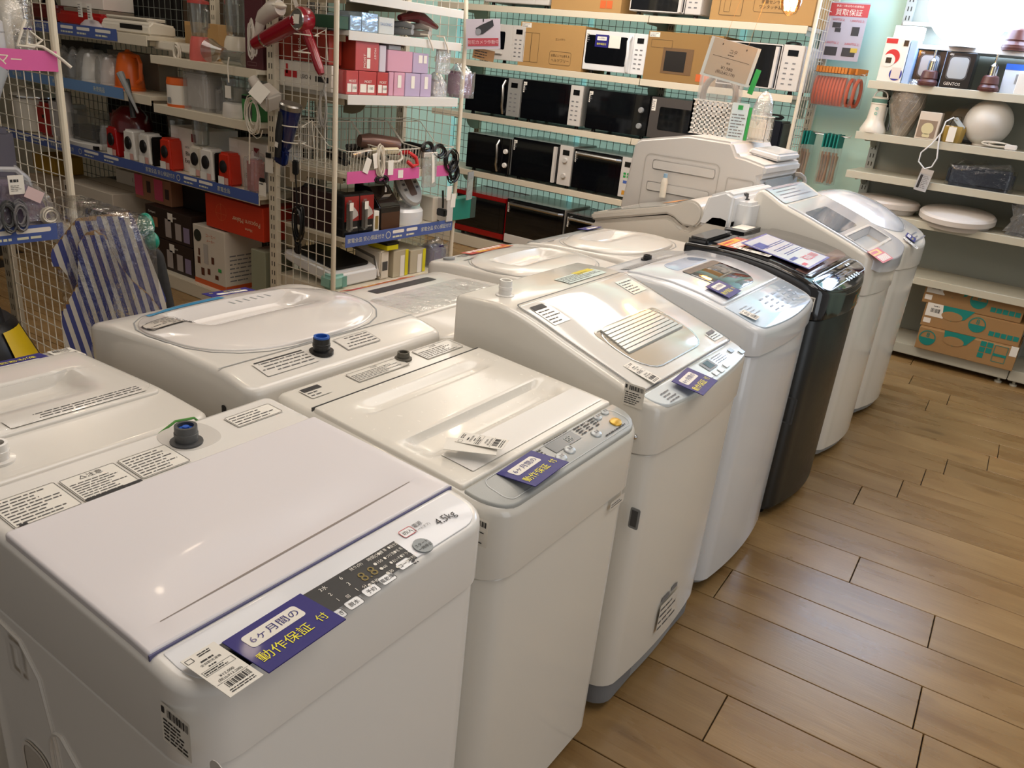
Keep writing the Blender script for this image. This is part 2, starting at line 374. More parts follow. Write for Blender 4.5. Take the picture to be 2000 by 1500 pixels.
def sidem(x, yc, zc, sgn=-1):      # flat print on a side face x=const: sgn -1 = left face
    return (lambda p: (x-.001-p[2], yc-p[0], zc+p[1])) if sgn < 0 else (lambda p: (x+.001+p[2], yc+p[0], zc+p[1]))
def washer(name, label, loc, rz, W, D, zs, f, rf=.05, rb=.02, bulge=0, zb=.05, m=None, m2=None, rim=.014, nx=1, extra=(), group=None, floor_m=None, dip=None):
    t = thing(name, label, 'washing machine', loc, rz, group); m = m or WHITE
    shell(B(), half(W/2, .006, D, rf, rb, bulge), zb, lambda x, y: zs-.003, .004).out('cabinet', m2 or m, t)
    if dip: shell(B(), half(W/2, 0, D, rf, rb, bulge, ny=46), zs, lambda x, y: f(y)-dip(x, y), rim, nx=44).out('top_cover', m, t)
    else: shell(B(), half(W/2, 0, D, rf, rb, bulge, ny=22, extra=extra), zs, lambda x, y: f(y), rim, nx=nx).out('top_cover', m, t)
    shell(B(), half(W/2-.012, .02, D-.01, rf, rb, bulge), .03, lambda x, y: zb+.002, .002).out('plinth', floor_m or GREYP, t)
    feet(t, W, D, zb+.004); return t
def inlet(root, x, y, z, r=.017, h=.028, m=None, mi=None):
    o = B().lathe([(r*1.45, -.004), (r*1.45, .003), (r, .004), (r, h*.4), (r*1.06, h*.42), (r*1.06, h*.6), (r, h*.62), (r, h), (r*.72, h), (r*.72, h*.55), (.0005, h*.55)], 20, (x, y, z)).out('water_inlet', m or DGREY, root)
    if mi: B().lathe([(r*.7, h*.56), (r*.7, h*.8), (r*.3, h*.8), (r*.3, h*.95), (.0005, h*.95)], 12, (x, y, z)).out('inlet_filter', mi, o)
def wcard(label, loc, rz, tilt=0, w=.114, h=.076, name='warranty_card'):
    t = thing(name, label, 'card', loc, 0); t.rotation_euler = (tilt, 0, rz)
    B().box(-w/2, w/2, -h/2, h/2, 0, .0015).out('sheet', NAVY, t, smooth=0)
    B().rrect(-w*.37, h*.04, w*.31, h*.36, .005, .0019).out('white_panel', PAPER, t, smooth=0)
    B().text('6ヶ月間の', h*.19, -w*.03, h*.20, .0023, sx=1.08).out('lettering', NAVY, t, smooth=0)
    b = B(); b.text('動作保証', h*.235, -w*.12, -h*.20, .0021, sx=1.05); b.text('付', h*.20, w*.36, -h*.19, .0021); b.out('lettering', YEL, t, smooth=0); return t
def ptag(label, loc, rz, tilt=0, w=.042, h=.08, price=('¥12,000', '(税込¥13,200)'), name='price_tag', seed=1):
    t = thing(name, label, 'price tag', loc, 0); t.rotation_euler = (tilt, 0, rz)
    B().box(-w/2, w/2, -h/2, h/2, 0, .0008).out('paper', PAPER, t, smooth=0); b = B(); e = .0012
    b.frame(-w*.46, h*.36, -w*.26, h*.45, .001, .0006, e); b.dashes(-.1*w, h*.38, w*.42, h*.46, 2, seed, .5, e)
    b.text('全自動洗濯機', w*.10, 0, h*.22, e); b.dashes(-w*.2, h*.26, w*.2, h*.31, 1, seed+3, .6, e); b.dashes(-w*.16, h*.13, w*.14, h*.17, 1, seed+4, .6, e)
    b.frame(-w*.44, h*.0, w*.44, h*.11, .0004, .0004, e); b.dashes(-w*.4, h*.015, w*.4, h*.095, 2, seed+5, .5, e)
    b.text(price[0], w*.13, 0, -h*.10, e); b.text(price[1], w*.12, 0, -h*.17, e); b.rect(-w*.46, -h*.225, w*.46, -h*.22, e)
    b.barcode(-w*.30, -h*.36, w*.38, -h*.245, seed, e); b.dashes(-w*.36, -h*.46, w*.36, -h*.38, 2, seed+6, .45, e, False)
    b.out('print', INK, t, smooth=0); return t
def promo(label, loc, rz, tilt, w, h, name='promotion_sticker', red_only=False):
    t = thing(name, label, 'sticker', loc, 0); t.rotation_euler = (tilt, 0, rz)
    B().box(-w/2, w/2, -h/2, h/2, 0, .001).out('sheet', mat('promo_red', 'c9463a', .35, coat=.3), t, smooth=0)
    b = B()
    if h > w*.5:
        rdm = random.Random(int(w*1e4)); 
        for i in range(5): b.rect(-w*.42+i*w*.17, -h*.02, -w*.42+i*w*.17+w*.13, h*.36, .0013); 
        B().rect(-w*.44, -h*.44, w*.46, -h*.1, .0013).out('yellow_band', mat('promo_yellow', 'e3b62c', .4), t, smooth=0)
        B().dashes(-w*.36, -h*.36, w*.36, -h*.16, 1, 4, .6, .0016).out('print', RED, t, smooth=0)
    else:
        B().rect(-w*.47, h*.08, w*.3, h*.44, .0013).out('yellow_band', mat('promo_yellow', 'e3b62c', .4), t, smooth=0)
        for i in range(7): b.rect(-w*.36+i*w*.115, -h*.40, -w*.36+i*w*.115+w*.085, h*.0, .0013)
        B().dashes(-w*.42, h*.14, w*.26, h*.38, 1, 9, .7, .0016).out('print', RED, t, smooth=0)
    b.out('lettering', PAPER, t, smooth=0); return t
def boxdip(w, y0, y1, d): return lambda x, y: d if abs(x) < w and y0 < y < y1 else 0
def ovaldip(w, y0, y1, d): return lambda x, y: d if abs(x/w)**2.4+abs((y-(y0+y1)/2)/((y1-y0)/2))**2.4 < .86 else 0
R90 = math.pi/2
def W1(yc, xf): return lambda lx, ly, z: (xf-ly, yc+lx, z)
def W2(yc, xf): return lambda lx, ly, z: (xf+ly, yc-lx, z)
# ---- 1: nearest white machine with a scooped lid
f1 = pw([(-.02, .853), (.10, .869), (.54, .884)])
p1 = W1(.625, -.58)
t = washer('washing_machine', 'nearest white washing machine with black display strip, scooped lid and 4.5kg marking', (-.58, .625, 0), R90, .52, .525, .748, f1, rf=.055, rb=.02, dip=boxdip(.236, .10, .385, .025))
def z1(x, y):
    b_ = max(0, 1-(x/.222)**2); d = 0
    if y > .127: d = .013*b_*(1-smooth01((y-.127)/.10))
    return f1(y)+.005-d
ex = [.1268, .1274]+[.13+.006*i for i in range(18)]
def shear(p):
    g = min(max(0, (p[1]-.088)/.039), max(0, (.36-p[1])/.233)); g = max(0, min(1, g)); return (p[0], p[1]+.034*p[0]*g, p[2])
B(lambda p: shear((p[0], .1262+p[1], f1(.127)+.0052))).add([(-.22, -.0003, 0), (-.1, -.0016, 0), (.1, -.0016, 0), (.213, -.0003, 0), (.213, .0014, 0), (.1, .0022, 0), (-.1, .0022, 0), (-.22, .0014, 0)], [(0, 1, 6, 7), (1, 2, 5, 6), (2, 3, 4, 5)]).out('crease_shadow', mat('crease_shade_taupe', '8b817b', .5), t, smooth=0)  # shadow line at the lid crease, painted as a thin dark strip
shell(B(shear), half(.256, .086, .398, .004, .006, ny=6, extra=ex), lambda x, y: f1(y)-.013, z1, .004, nx=44).out('lid', mat('lilac_white_lid', 'dedadd', .34, coat=.08), t)
B().prism([(-.256, .0838), (.256, .0838), (.256, .0862), (-.256, .0862)], .85, .8695, 'z').out('lid_gap', mat('gap_blue', '5a5a80', .5), t)
shell(B(), half(.243, .008, .081, .045, .004, ny=6), lambda x, y: f1(y)-.004, lambda x, y: f1(y)+.001, .001).out('control_panel', mat('panel_white', 'dfe0e4', .25, coat=.3), t)
o1 = onto(f1, .0014)
d = B(o1).rect(-.20, .006, .089, .051, .0004).out('display', mat('display_black', '0c0c0e', .42), t, smooth=0)
b = B(o1); h = .001
b.text('分', .008, -.077, .012, h); 
for i, s_ in enumerate(('3水', '2', '1')): b.text(s_, .008, -.048+.0*i, .043-i*.013, h)
b.text('回', .006, -.034, .013, h)
for i, s_ in enumerate(('6', '3', '1')): b.text(s_, .009, -.018, .043-i*.014, h)
b.text('分', .007, -.006, .012, h); b.text('残り(分)', .006, .012, .046, h); b.text('●予約', .007, .008, .010, h)
for i, s_ in enumerate(('時間(分)', '●150', '●60', '●30')): b.text(s_, .0068, .032, .045-i*.0115, h, al='L')
for i, s_ in enumerate(('●標 準', '●つけ洗', '●おいそぎ', '●念入り')): b.text(s_, .0066, .051, .045-i*.0115, h, al='L', sx=.8)
for i, s_ in enumerate(('●自分流', '●毛 布', '●ドライ', '●槽洗浄')): b.text(s_, .0066, .071, .045-i*.0115, h, al='L', sx=.75)
b.out('display_lettering', PAPER, d, smooth=0)
B(o1).text('8.8', .024, .014, .027, h).out('digits', mat('amber_digits', '7d6a20', .4), d, smooth=0)
bt = B(o1); bl = B(o1)
for x, y, s_ in ((-.0985, -.006, '洗い'), (-.067, -.006, 'すすぎ'), (-.036, -.004, '脱水'), (-.004, -.002, '予約'), (.027, .0, '風乾燥'), (.066, .005, 'コース')):
    y += .004; c = B(o1).rrect(x-.0125, y-.008, x+.0125, y+.008, .004, .0006).out('button', WHITE2, t, smooth=0)
    q = B(o1); q.frame(x-.0125, y-.008, x+.0125, y+.008, .004, .0007, .001); q.text(s_, .0078, x, y, .001); q.out('print', INK, c, smooth=0)
c = B(o1).rrect(.106, .044, .131, .060, .004, .0006).out('power_button', WHITE2, t, smooth=0)
B(o1).frame(.106, .044, .131, .060, .004, .0009, .001).out('red_outline', RED, c, smooth=0); B(o1).text('切/入', .008, .1185, .052, .001).out('print', INK, c, smooth=0)
c = B(o1).disc((.113, .018, 0), .0145, .002).out('start_button', mat('grey_button', '8e9597', .35), t)
q = B(o1); q.text('スタート', .0065, .113, .021, .0026); q.text('一時停止', .0065, .113, .0135, .0026); q.out('print', INK, c, smooth=0)
q = B(o1); q.text('4.5kg', .019, .187, .040, .001); q.text('電源', .009, .142, .055, .001); q.text('(オートオフ)', .006, .142, .046, .001); q.dashes(.075, -.002, .085, .012, 3, 2, .5, .001)
q.text('se', .024, -.195, .0345, .001); q.text('IW', .012, -.196, .014, .001); q.out('lettering', INK, t, smooth=0)
for i, (x, y, w_, h_, rows, hd) in enumerate(((-.197, .438, .088, .078, 9, None), (-.108, .437, .082, .074, 8, '△注意'), (-.022, .440, .080, .07, 8, None), (.185, .470, .095, .042, 4, None))):
    note(t, onto(f1, .0012, x, y), w_, h_, 10+i, rows, head=hd)
q = B(o1); q.rect(-.148, .3985, -.066, .405, .002); q.rect(-.235, .399, -.225, .4035, .002); q.out('print_band', INK, t, smooth=0)
shell(B(), oval(.045, .43, .52, p=2.6), lambda x, y: f1(y)-.002, lambda x, y: f1(y)+.0006, .0004, x0=.062).out('inlet_recess', mat('recess_white', 'c9c5bf', .4), t)
inlet(t, .048, .462, f1(.46), .0175, .03, DGREY, mat('blue_filter', '2358b8', .4))
barlabel(t, sidem(-.26, .035, .80), .052, .055, 3, 6)
B(sidem(-.26, .02, .72)).disc((.055, .075, 0), .012, .001).out('side_plug', OFFW, t)
for k, (yy, zz, pts) in enumerate(((.27, .60, 1), (.16, .58, 1))):
    ptt = [(-.2605, yy+.075, .1), (-.2605, yy+.075, zz-.04)]+[(-.2605, yy+.04+.035*math.cos(math.radians(a)), zz-.04+.045*math.sin(math.radians(a))) for a in range(0, 91, 15)]+[(-.2605, yy-.03, zz-.05), (-.2605, yy-.06, zz-.16), (-.2605, yy-.06, .1)]
    B().tube(ptt, .0035, 6).out('side_rib', WHITE, t)
B().tube([(-.2605, .30, .1), (-.2605, .33, .58), (-.2605, .35, .68), (-.2605, .39, .72), (-.2605, .46, .725)], .003, 6).out('side_rib', WHITE, t)
B().prism(rrpts(-.47, .40, -.36, .545, .03), -.2615, -.2595, 'x') if 0 else None
hb = B(lambda p: (-.2612-p[2], p[0], p[1])); hb.rrect(.355, .40, .435, .53, .03, 0, .002); hb.out('carry_recess', mat('pale_recess', 'bdb7ae', .5), t)
hb = B(lambda p: (-.2632-p[2], p[0], p[1])); hb.frame(.355, .40, .435, .53, .03, .006, .001); hb.out('carry_rim', WHITE, t)
hb = B(lambda p: (-.261-p[2], p[0], p[1])); hb.frame(.385, .655, .425, .715, .004, .008, .004); hb.out('hose_clip', WHITE, t)
wcard('navy six month warranty card on the nearest machine beside the black display', p1(-.1375, .006, .8735), R90+.03, -.02)
ptag('cream price tag with barcode on the front corner of the nearest machine', p1(-.2195, .010, .8725), R90+.02, -.02, .042, .082, seed=3)
# ---- 2: silver control panel
f2 = pw([(-.02, .822), (.02, .842), (.09, .853), (.55, .880)]); p2 = W1(1.155, -.58)
WARMW = mat('warm_white_plastic', 'dfdbd2', .18, coat=.4)
t = washer('washing_machine', 'white washing machine with silver grey control panel and folded white lid', (-.58, 1.155, 0), R90, .51, .53, .705, f2, rf=.06, rb=.02, m=WARMW, dip=boxdip(.232, .095, .42, .025))
def z2(x, y):
    a = 1-smooth01((abs(x)-.19)/.03); d = 0
    d = .013*a*(smooth01((y-.165)/.03)-smooth01((y-.235)/.012))*1.0
    e = .010*(1-smooth01((abs(x)-.15)/.04))*(smooth01((y-.345)/.012)-smooth01((y-.372)/.03))
    return f2(y)+.008-d-e
ex = [.15+.005*i for i in range(22)]+[.335+.004*i for i in range(18)]
shell(B(), half(.247, .082, .43, .006, .006, ny=6, extra=ex), lambda x, y: f2(y)-.012, z2, .004, nx=30).out('lid', mat('ivory_lid', 'e0dcd3', .26, coat=.2), t)
B(onto(f2, .0085)).rrect(-.20, .098, .235, .168, .002, .0008).out('lid_plate', mat('plate_white', 'e6e4e0', .2, coat=.3), t, smooth=0)
B().box(-.247, .247, .4325, .4345, .86, .879).out('lid_seam', DGREY, t)
SILV = mat('silver_panel', 'aaaca9', .38, 0, bump=.05, bscale=400)
shell(B(), half(.248, .006, .079, .055, .004, ny=6), lambda x, y: f2(y)-.004, lambda x, y: f2(y)+.0045, .003).out('control_panel', SILV, t)
o2 = onto(f2, .0052)
B(o2).frame(-.21, .014, .222, .074, .02, .0012, .0006).out('panel_outline', mat('pale_line', 'c6cacb', .3), t, smooth=0)
d = B(o2).rect(-.022, .045, .068, .071, .0005).out('display', mat('lcd_grey', '575b5a', .2), t, smooth=0)
B(o2).text('88', .022, .040, .058, .0012).out('digits', mat('lcd_digits', '9da3a1', .4), d, smooth=0)
for x, y in ((-.070, .034), (-.026, .032), (.010, .036), (.108, .036), (.165, .066), (.198, .068)):
    r = .0125 if x < .12 else .010
    c = shell(B(onto(f2, .0052, x, y)), oval(r*1.05, -r*.8, r*.8, 10), lambda a, b_: -.001, lambda a, b_: .0035, .0025) if 0 else B(onto(f2, .0052, x, y)).lathe([(r*1.08, 0), (r, .002), (r*.7, .0035), (.0005, .004)], 18, sy=.78)
    c = c.out('button', mat('pale_silver_button', 'bfc4c6', .3, .2), t); B(onto(f2, .0097, x, y)).text('決定' if x < 0 else '電源', .007, 0, 0).out('print', INK, c, smooth=0)
c = B(onto(f2, .0052, .185, .035)).lathe([(.016, 0), (.015, .002), (.010, .0035), (.0005, .004)], 18, sy=.75).out('start_button', mat('gold_button', 'd0a63c', .3, .3), t)
q = B(o2)
for i in range(3): q.dashes(-.06+.028*i, .052, -.036+.028*i, .072, 3, i, .5, .0008) if i < 1 else None
for i in range(3): q.dashes(.078+.027*i, .048, .101+.027*i, .074, 4, 20+i, .5, .0008)
q.dashes(-.10, .05, -.075, .075, 3, 31, .5, .0008); q.dashes(.12, .018, .215, .024, 1, 33, .5, .0008); q.dashes(-.02, .0735, .08, .0775, 1, 35, .5, .0008); q.out('print', INK, t, smooth=0)
for i, (x, y, w_, h_, rows, hd) in enumerate(((-.02, .487, .15, .042, 5, '△注意'), (.17, .487, .125, .05, 5, '△注意'), (-.19, .487, .05, .04, 3, None))):
    note(t, onto(f2, .0012, x, y), w_, h_, 40+i, rows, head=hd, border=i < 2, m=WARMW)
B(onto(f2, .0024, -.19, .50)).rect(-.022, -.007, .022, .007).out('black_mark', INK, t, smooth=0)
inlet(t, .066, .497, f2(.5), .013, .016, mat('olive_rubber', '5a564c', .6))
barlabel(t, sidem(-.255, .045, .80), .052, .05, 7, 6)
note(t, frontm(.0005), .06, .02, 51, 2, border=False, m=WARMW).location = (.175, 0, .685)
wcard('navy six month warranty card on the silver panel of the second machine', p2(-.110, .0375, .857), R90+.05, -.06)
ptag('folded price tag standing on the lid of the silver panel machine', p2(-.135, .131, .8835), R90+.32, -.05, .042, .085, seed=5, price=('¥18,000', '(税込¥19,800)'))
B().box(-.023, .023, -.045, .045, 0, .0008).out('folded_slip', PAPER, None, smooth=0)
tag(bpy.data.objects['folded_slip'], 'blank paper slip lying under the price tag on the second machine', 'paper slip', loc=p2(-.160, .135, .8805), rz=R90+.55)
# ---- 3: tall machine with sloping lid and fluted window
f3 = pw([(-.03, .835), (.02, .853), (.055, .862), (.10, .878), (.17, .900), (.26, .928), (.32, .948), (.37, .963), (.43, .974), (.50, .970), (.56, .966)]); p3 = W1(1.74, -.575)
t = washer('washing_machine', 'white washer dryer with steep sloping lid and fluted window, third in the aisle row', (-.575, 1.74, 0), R90, .565, .56, .735, f3, rf=.055, rb=.015, m=WARMW, bulge=.012, zb=.09)
shell(B(), half(.255, .056, .395, .012, .012, ny=26), lambda x, y: f3(y)-.006, lambda x, y: f3(y)+.006, .004, nx=2).out('lid', mat('glossy_white_lid', 'e4e2dd', .07, coat=.6), t)
B(onto(f3, .0068)).frame(-.262, .052, .262, .40, .016, .0035).out('lid_seam', DGREY, t, smooth=0)
wn = shell(B(onto(f3, .0064)), [(x, y) for x, y in half(.165, .085, .245, .07, .02, ny=10)], lambda x, y: -.001, lambda x, y: .0012, .0008)
wn.v = [(x, y, z) for x, y, z in wn.v]; wo = wn.out('lid_window', mat('window_backing', 'c3b8a6', .12, coat=.5), t)
fb = B(lambda p: (p[0], p[1], f3(p[1])+.0085+p[2]))
for i in range(8): fb.box(-.150+.002*i, .150-.004*i, .150+i*.0112, .1585+i*.0112, 0, .004)
fb.out('fluted_grille', mat('fluted_grey', 'c8cbc8', .2, .2), wo); fb = B(onto(f3, .0092))
for i in range(9): fb.rect(-.150, .1588+(i-1)*.0112, .147, .1610+(i-1)*.0112)
fb.out('grille_groove', mat('grille_dark', '84857e', .5), wo, smooth=0)
B(onto(f3, .0075)).frame(-.168, .083, .168, .248, .07, .003, .001).out('window_rim', CHROME, t, smooth=0)
shell(B(), half(.262, .0, .052, .045, .006, bulge=.012, ny=6), lambda x, y: f3(y)-.004, lambda x, y: f3(y)+.003, .002).out('control_panel', mat('pale_blue_panel', 'dde5e8', .2, coat=.4), t)
o3 = onto(f3, .0042); d = B(o3).rrect(.022, .014, .078, .044, .003, .0006).out('display', GREYP, t, smooth=0); B(o3).rect(.036, .018, .066, .040, .0014).out('screen', mat('lcd_dark', '3c4a50', .15), d, smooth=0)
for i, (x, y) in enumerate(((.0, .004), (.032, .002), (.064, .001), (.105, .004), (.20, .030), (.232, .012))):
    c = B(o3).rrect(x-.011, y-.007, x+.011, y+.007, .002, .0008, .0014).out('button', WHITE2 if i < 4 else STEEL, t)
q = B(o3); q.dashes(.09, .018, .18, .044, 4, 3, .3, .0008); q.dashes(-.22, .0, -.17, .034, 4, 9, .4, .0008); q.out('print', INKG, t, smooth=0)
note(t, onto(f3, .0068, -.205, .335), .07, .07, 61, 6, border=False, m=WARMW); B(onto(f3, .0084, -.212, .366)).rect(-.026, -.008, .026, .008).out('dark_mark', INK, t, smooth=0)
note(t, onto(f3, .0068, .20, .335), .08, .06, 62, 5, border=False, m=mat('pale_mint_label', 'cfded9', .3)); note(t, onto(f3, .0068, .222, .088), .06, .03, 63, 3, border=False, m=WARMW); B(onto(f3, .0084, .222, .10)).rect(-.022, -.005, .022, .005).out('dark_mark', INKG, t, smooth=0)
note(t, onto(f3, .0014, .12, .448), .20, .05, 64, 5, border=False, m=mat('pale_mint_label', 'cfded9', .3)); B(onto(f3, .0022, .165, .468)).rect(-.045, -.010, .045, .012).out('yellow_label', mat('yellow_caution', 'd8c61e', .4), t, smooth=0)
inlet(t, -.205, .468, f3(.47), .0155, .038, WHITE)
barlabel(t, sidem(-.2825, .062, .865), .048, .05, 11, 6); B(sidem(-.2825, .045, .775)).ball((0, 0, 0), .007).out('screw', CHROME, t)
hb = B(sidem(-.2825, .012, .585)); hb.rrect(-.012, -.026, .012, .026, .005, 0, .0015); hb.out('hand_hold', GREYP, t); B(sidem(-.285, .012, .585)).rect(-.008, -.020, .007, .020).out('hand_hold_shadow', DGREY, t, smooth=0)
note(t, lambda p: (p[0], .004-.012*(1-(p[0]/.25)**2)-p[2], p[1]), .12, .09, 66, 4, border=False, m=WARMW).location = (.0, -.004, .185)
B(lambda p: (p[0], -.0085-p[2], p[1])).rect(-.05, .232, -.002, .246).rect(.008, .236, .045, .250).out('dark_mark', INKG, t, smooth=0)
lg = shell(B(), half(.275, .012, .18, .05, .02), .028, lambda x, y: .09, .01); lg.out('front_base', mat('mid_grey_base', '75777a', .5), t)
wcard('navy six month warranty card overhanging the pale blue panel of the third machine', p3(-.099, .002, .866), R90+.10, .16)
ptag('price tag on the sloping lid above the third machine\'s panel', p3(-.190, .092, .884), R90+.06, .245, .042, .08, seed=8, price=('¥38,000', '(税込¥41,800)'))
# ---- 4: dark porthole lid
f4 = pw([(-.03, .858), (.02, .880), (.10, .905), (.2, .930), (.3, .944), (.42, .944), (.50, .925), (.56, .918)]); p4 = W1(2.385, -.585)
t = washer('washing_machine', 'bluish white washing machine with smoked dark porthole in its lid', (-.585, 2.385, 0), R90, .56, .56, .80, f4, rf=.055, rb=.03, m=mat('blue_white_plastic', 'd9dce0', .14, coat=.5), bulge=.015)
shell(B(), half(.245, .13, .445, .012, .02, ny=20), lambda x, y: f4(y)-.004, lambda x, y: f4(y)+.006, .004).out('lid', mat('blue_white_lid', 'dde0e6', .1, coat=.6), t)
wn = B(onto(f4, .0068)); shell(wn, half(.125, .155, .318, .07, .012, ny=10), lambda x, y: -.001, lambda x, y: .0012, .0008); wo = wn.out('lid_window', mat('smoked_glass', '15181c', .04, coat=.6), t)
B(onto(f4, .0082)).rrect(-.122, .290, .128, .318, .008).out('window_grip', DGREY, wo, smooth=0)
shell(B(onto(f4, .0066)), half(.12, .332, .395, .01, .05, ny=6), lambda x, y: -.001, lambda x, y: .0006, .0004).out('grip_dent', mat('pale_blue_dent', 'b9c9e4', .12, coat=.6), t)
shell(B(), half(.25, .006, .125, .045, .006, bulge=.012, ny=6), lambda x, y: f4(y)-.004, lambda x, y: f4(y)+.003, .002).out('control_panel', mat('sky_panel', 'c9d9ea', .08, coat=.7), t)
q = B(onto(f4, .0044)); 
for i in range(5): q.dashes(-.05+.055*i, .03, -.01+.055*i, .10, 4, i, .35)
q.dashes(-.21, .055, -.12, .1, 4, 8, .3); q.out('print', mat('pale_print', 'a3abb6', .5), t, smooth=0)
note(t, onto(f4, .0014, -.02, .475), .34, .035, 71, 3, border=True, m=WHITE2); inlet(t, .03, .505, f4(.5), .014, .016, BLACK)
wcard('glossy navy warranty card leaning against the dark porthole of the fourth machine', p4(-.146, .172, .936), R90+.05, .22)
ptag('small price label at the panel corner of the fourth machine', p4(-.218, .060, .9005), R90+.1, .2, .045, .05, seed=13, price=('¥28,000', '(税込¥30,800)'))
B(sidem(-.28, .05, .82)).ball((0, 0, 0), .006).out('screw', CHROME, t)
# ---- 5: black machine
f5 = pw([(-.03, .862), (.02, .885), (.10, .918), (.2, .940), (.3, .952), (.40, .955), (.44, .950), (.62, .945)]); p5 = W1(3.02, -.57)
BLK = mat('black_enamel', '17181b', .09, coat=.6); BLKM = mat('charcoal_cabinet', '1c1f20', .32)
t = washer('washing_machine', 'black washing machine with glossy display panel between two white machines', (-.57, 3.02, 0), R90, .60, .53, .78, f5, rf=.07, rb=.02, m=BLK, m2=BLKM, bulge=.03, floor_m=BLACK)
shell(B(), half(.285, .075, .40, .05, .01, ny=20, bulge=.0), lambda x, y: f5(y)-.004, lambda x, y: f5(y)+.006, .003).out('lid', mat('brown_black_lid', '2a2422', .06, coat=.6), t)
shell(B(onto(f5, .0066)), half(.27, .085, .13, .04, .005, ny=5), lambda x, y: -.001, lambda x, y: .0008, .0004).out('lid_trim', mat('rose_brown_trim', '7a5b52', .15, coat=.4), t)
shell(B(), half(.28, .004, .068, .05, .02, bulge=.026, ny=5), lambda x, y: f5(y)-.004, lambda x, y: f5(y)+.003, .002).out('control_panel', mat('navy_black_glass', '0d1420', .04, coat=.8), t)
B(onto(f5, .0045)).frame(-.285, .004, .285, .07, .05, .003).out('panel_rim', STEEL, t, smooth=0)
q = B(onto(f5, .0045))
for i in range(5): q.rect(-.02+.036*i, .0, -.0+.036*i, .014)
for i in range(2): q.rect(.13+.03*i, .05, .15+.03*i, .058)
q.out('lit_keys', mat('pale_key_print', 'cfe0ea', .4), t, smooth=0); B(onto(f5, .0045)).dashes(-.06, .022, .13, .05, 3, 5, .4).out('print', INKG, t, smooth=0)
for x0_, x1_, y0_, y1_, zz in ((-.27, -.02, .45, .526, .968), (-.25, -.02, .415, .452, .958), (.06, .27, .43, .526, .958)):
    B().box(x0_, x1_, y0_, y1_, .93, zz).out('rear_housing', BLK, t, bevel=.008)
B().rect(.12, .45, .24, .51, .9586).out('white_label', PAPER, t, smooth=0)
barlabel(t, sidem(-.30, .06, .835), .05, .05, 17, 6)
hb = B(sidem(-.30, .03, .45)); hb.frame(-.02, -.05, .02, .05, .006, .006, .002); hb.out('hand_hold', DGREY, t)
promo('red and yellow promotion sticker at the back of the black machine\'s lid', p5(-.19, .372, .9615), R90+.02, .03, .21, .075, name='promotion_sticker').scale = (1, 1, 1)
ps = thing('price_board', 'violet bordered laminated price sheet on the black machine', 'price sheet', p5(-.115, .215, .957), 0); ps.rotation_euler = (.16, 0, R90+.02)
B().box(-.14, .14, -.125, .125, 0, .002).out('laminate', mat('violet_border', '6a68b8', .25, coat=.6), ps, smooth=0); B().rect(-.132, -.117, .132, .117, .0024).out('paper', mat('bluish_paper', 'd6dbe6', .25, coat=.5), ps, smooth=0)
q = B(); q.rect(-.125, .05, -.04, .09, .003)
for i in range(3): q.dashes(-.09+.01*i, .043-.035*i, .125, .063-.035*i, 2, i+3, .34, .003, False)
q.rect(-.12, -.045, -.05, -.06, .003); q.out('print', mat('indigo_ink', '3d4796', .5), ps, smooth=0)
q = B(); q.text('¥22,000', .045, .04, -.075, .003); q.rect(-.12, -.105, -.08, -.09, .003); q.out('lettering', mat('price_red', 'cf5560', .5), ps, smooth=0)
ptag('narrow price slip tucked beside the violet price sheet', p5(-.275, .285, .9605), R90, .05, .035, .13, seed=21, price=('¥22,000', '(税込¥24,200)'))
# ---- 6: white machine with raised rear display
f6 = pw([(-.06, .872), (.0, .905), (.05, .925), (.10, .945), (.20, .982), (.30, 1.018), (.385, 1.045), (.40, 1.05), (.50, 1.10), (.52, 1.088), (.54, 1.03)]); p6 = W1(3.65, -.565)
t = washer('washing_machine', 'white washing machine with raised rear control board and clear detergent pocket', (-.565, 3.65, 0), R90, .585, .535, .755, f6, rf=.07, rb=.05, m=WARMW, bulge=.03, zb=.06, dip=boxdip(.25, .02, .37, .05))
shell(B(), half(.272, -.02, .385, .07, .01, ny=20, bulge=.02, extra=[.0455, .0462, .1338, .1345]), lambda x, y: f6(y)-.045, lambda x, y: f6(y)+.007-(.034 if -.245 < x < .17 and .0458 < y < .1342 else 0), .004, nx=60).out('lid', mat('silver_white_lid', 'c9ccd2', .12, coat=.5), t)
B(onto(f6, .0078)).rrect(-.255, .165, .06, .315, .02, .0006).out('lid_window', mat('grey_glass', '7c8794', .06, coat=.6), t, smooth=0)
pk = B(onto(f6, -.0262)).rect(-.24, .048, .165, .132).out('detergent_pocket', mat('pocket_shade', 'b6b2a8', .3), t, smooth=0); B(onto(f6, .0078)).frame(-.255, .035, .18, .145, .015, .010, .003).out('pocket_rim', WHITE, pk, smooth=0)
B(onto(f6, .0020)).rrect(-.26, .398, .24, .505, .012, .0008).out('control_board', mat('sky_panel', 'c9d9ea', .08, coat=.7), t, smooth=0)
q = B(onto(f6, .0036)); q.dashes(-.2, .42, .2, .49, 4, 5, .3); q.out('print', INKG, t, smooth=0)
promo('red and yellow promotion sticker on the front of the silver white lid', p6(-.205, .0, .915), R90-.05, .42, .155, .075)
barlabel(t, sidem(-.2925, .07, .86), .04, .05, 23, 6)
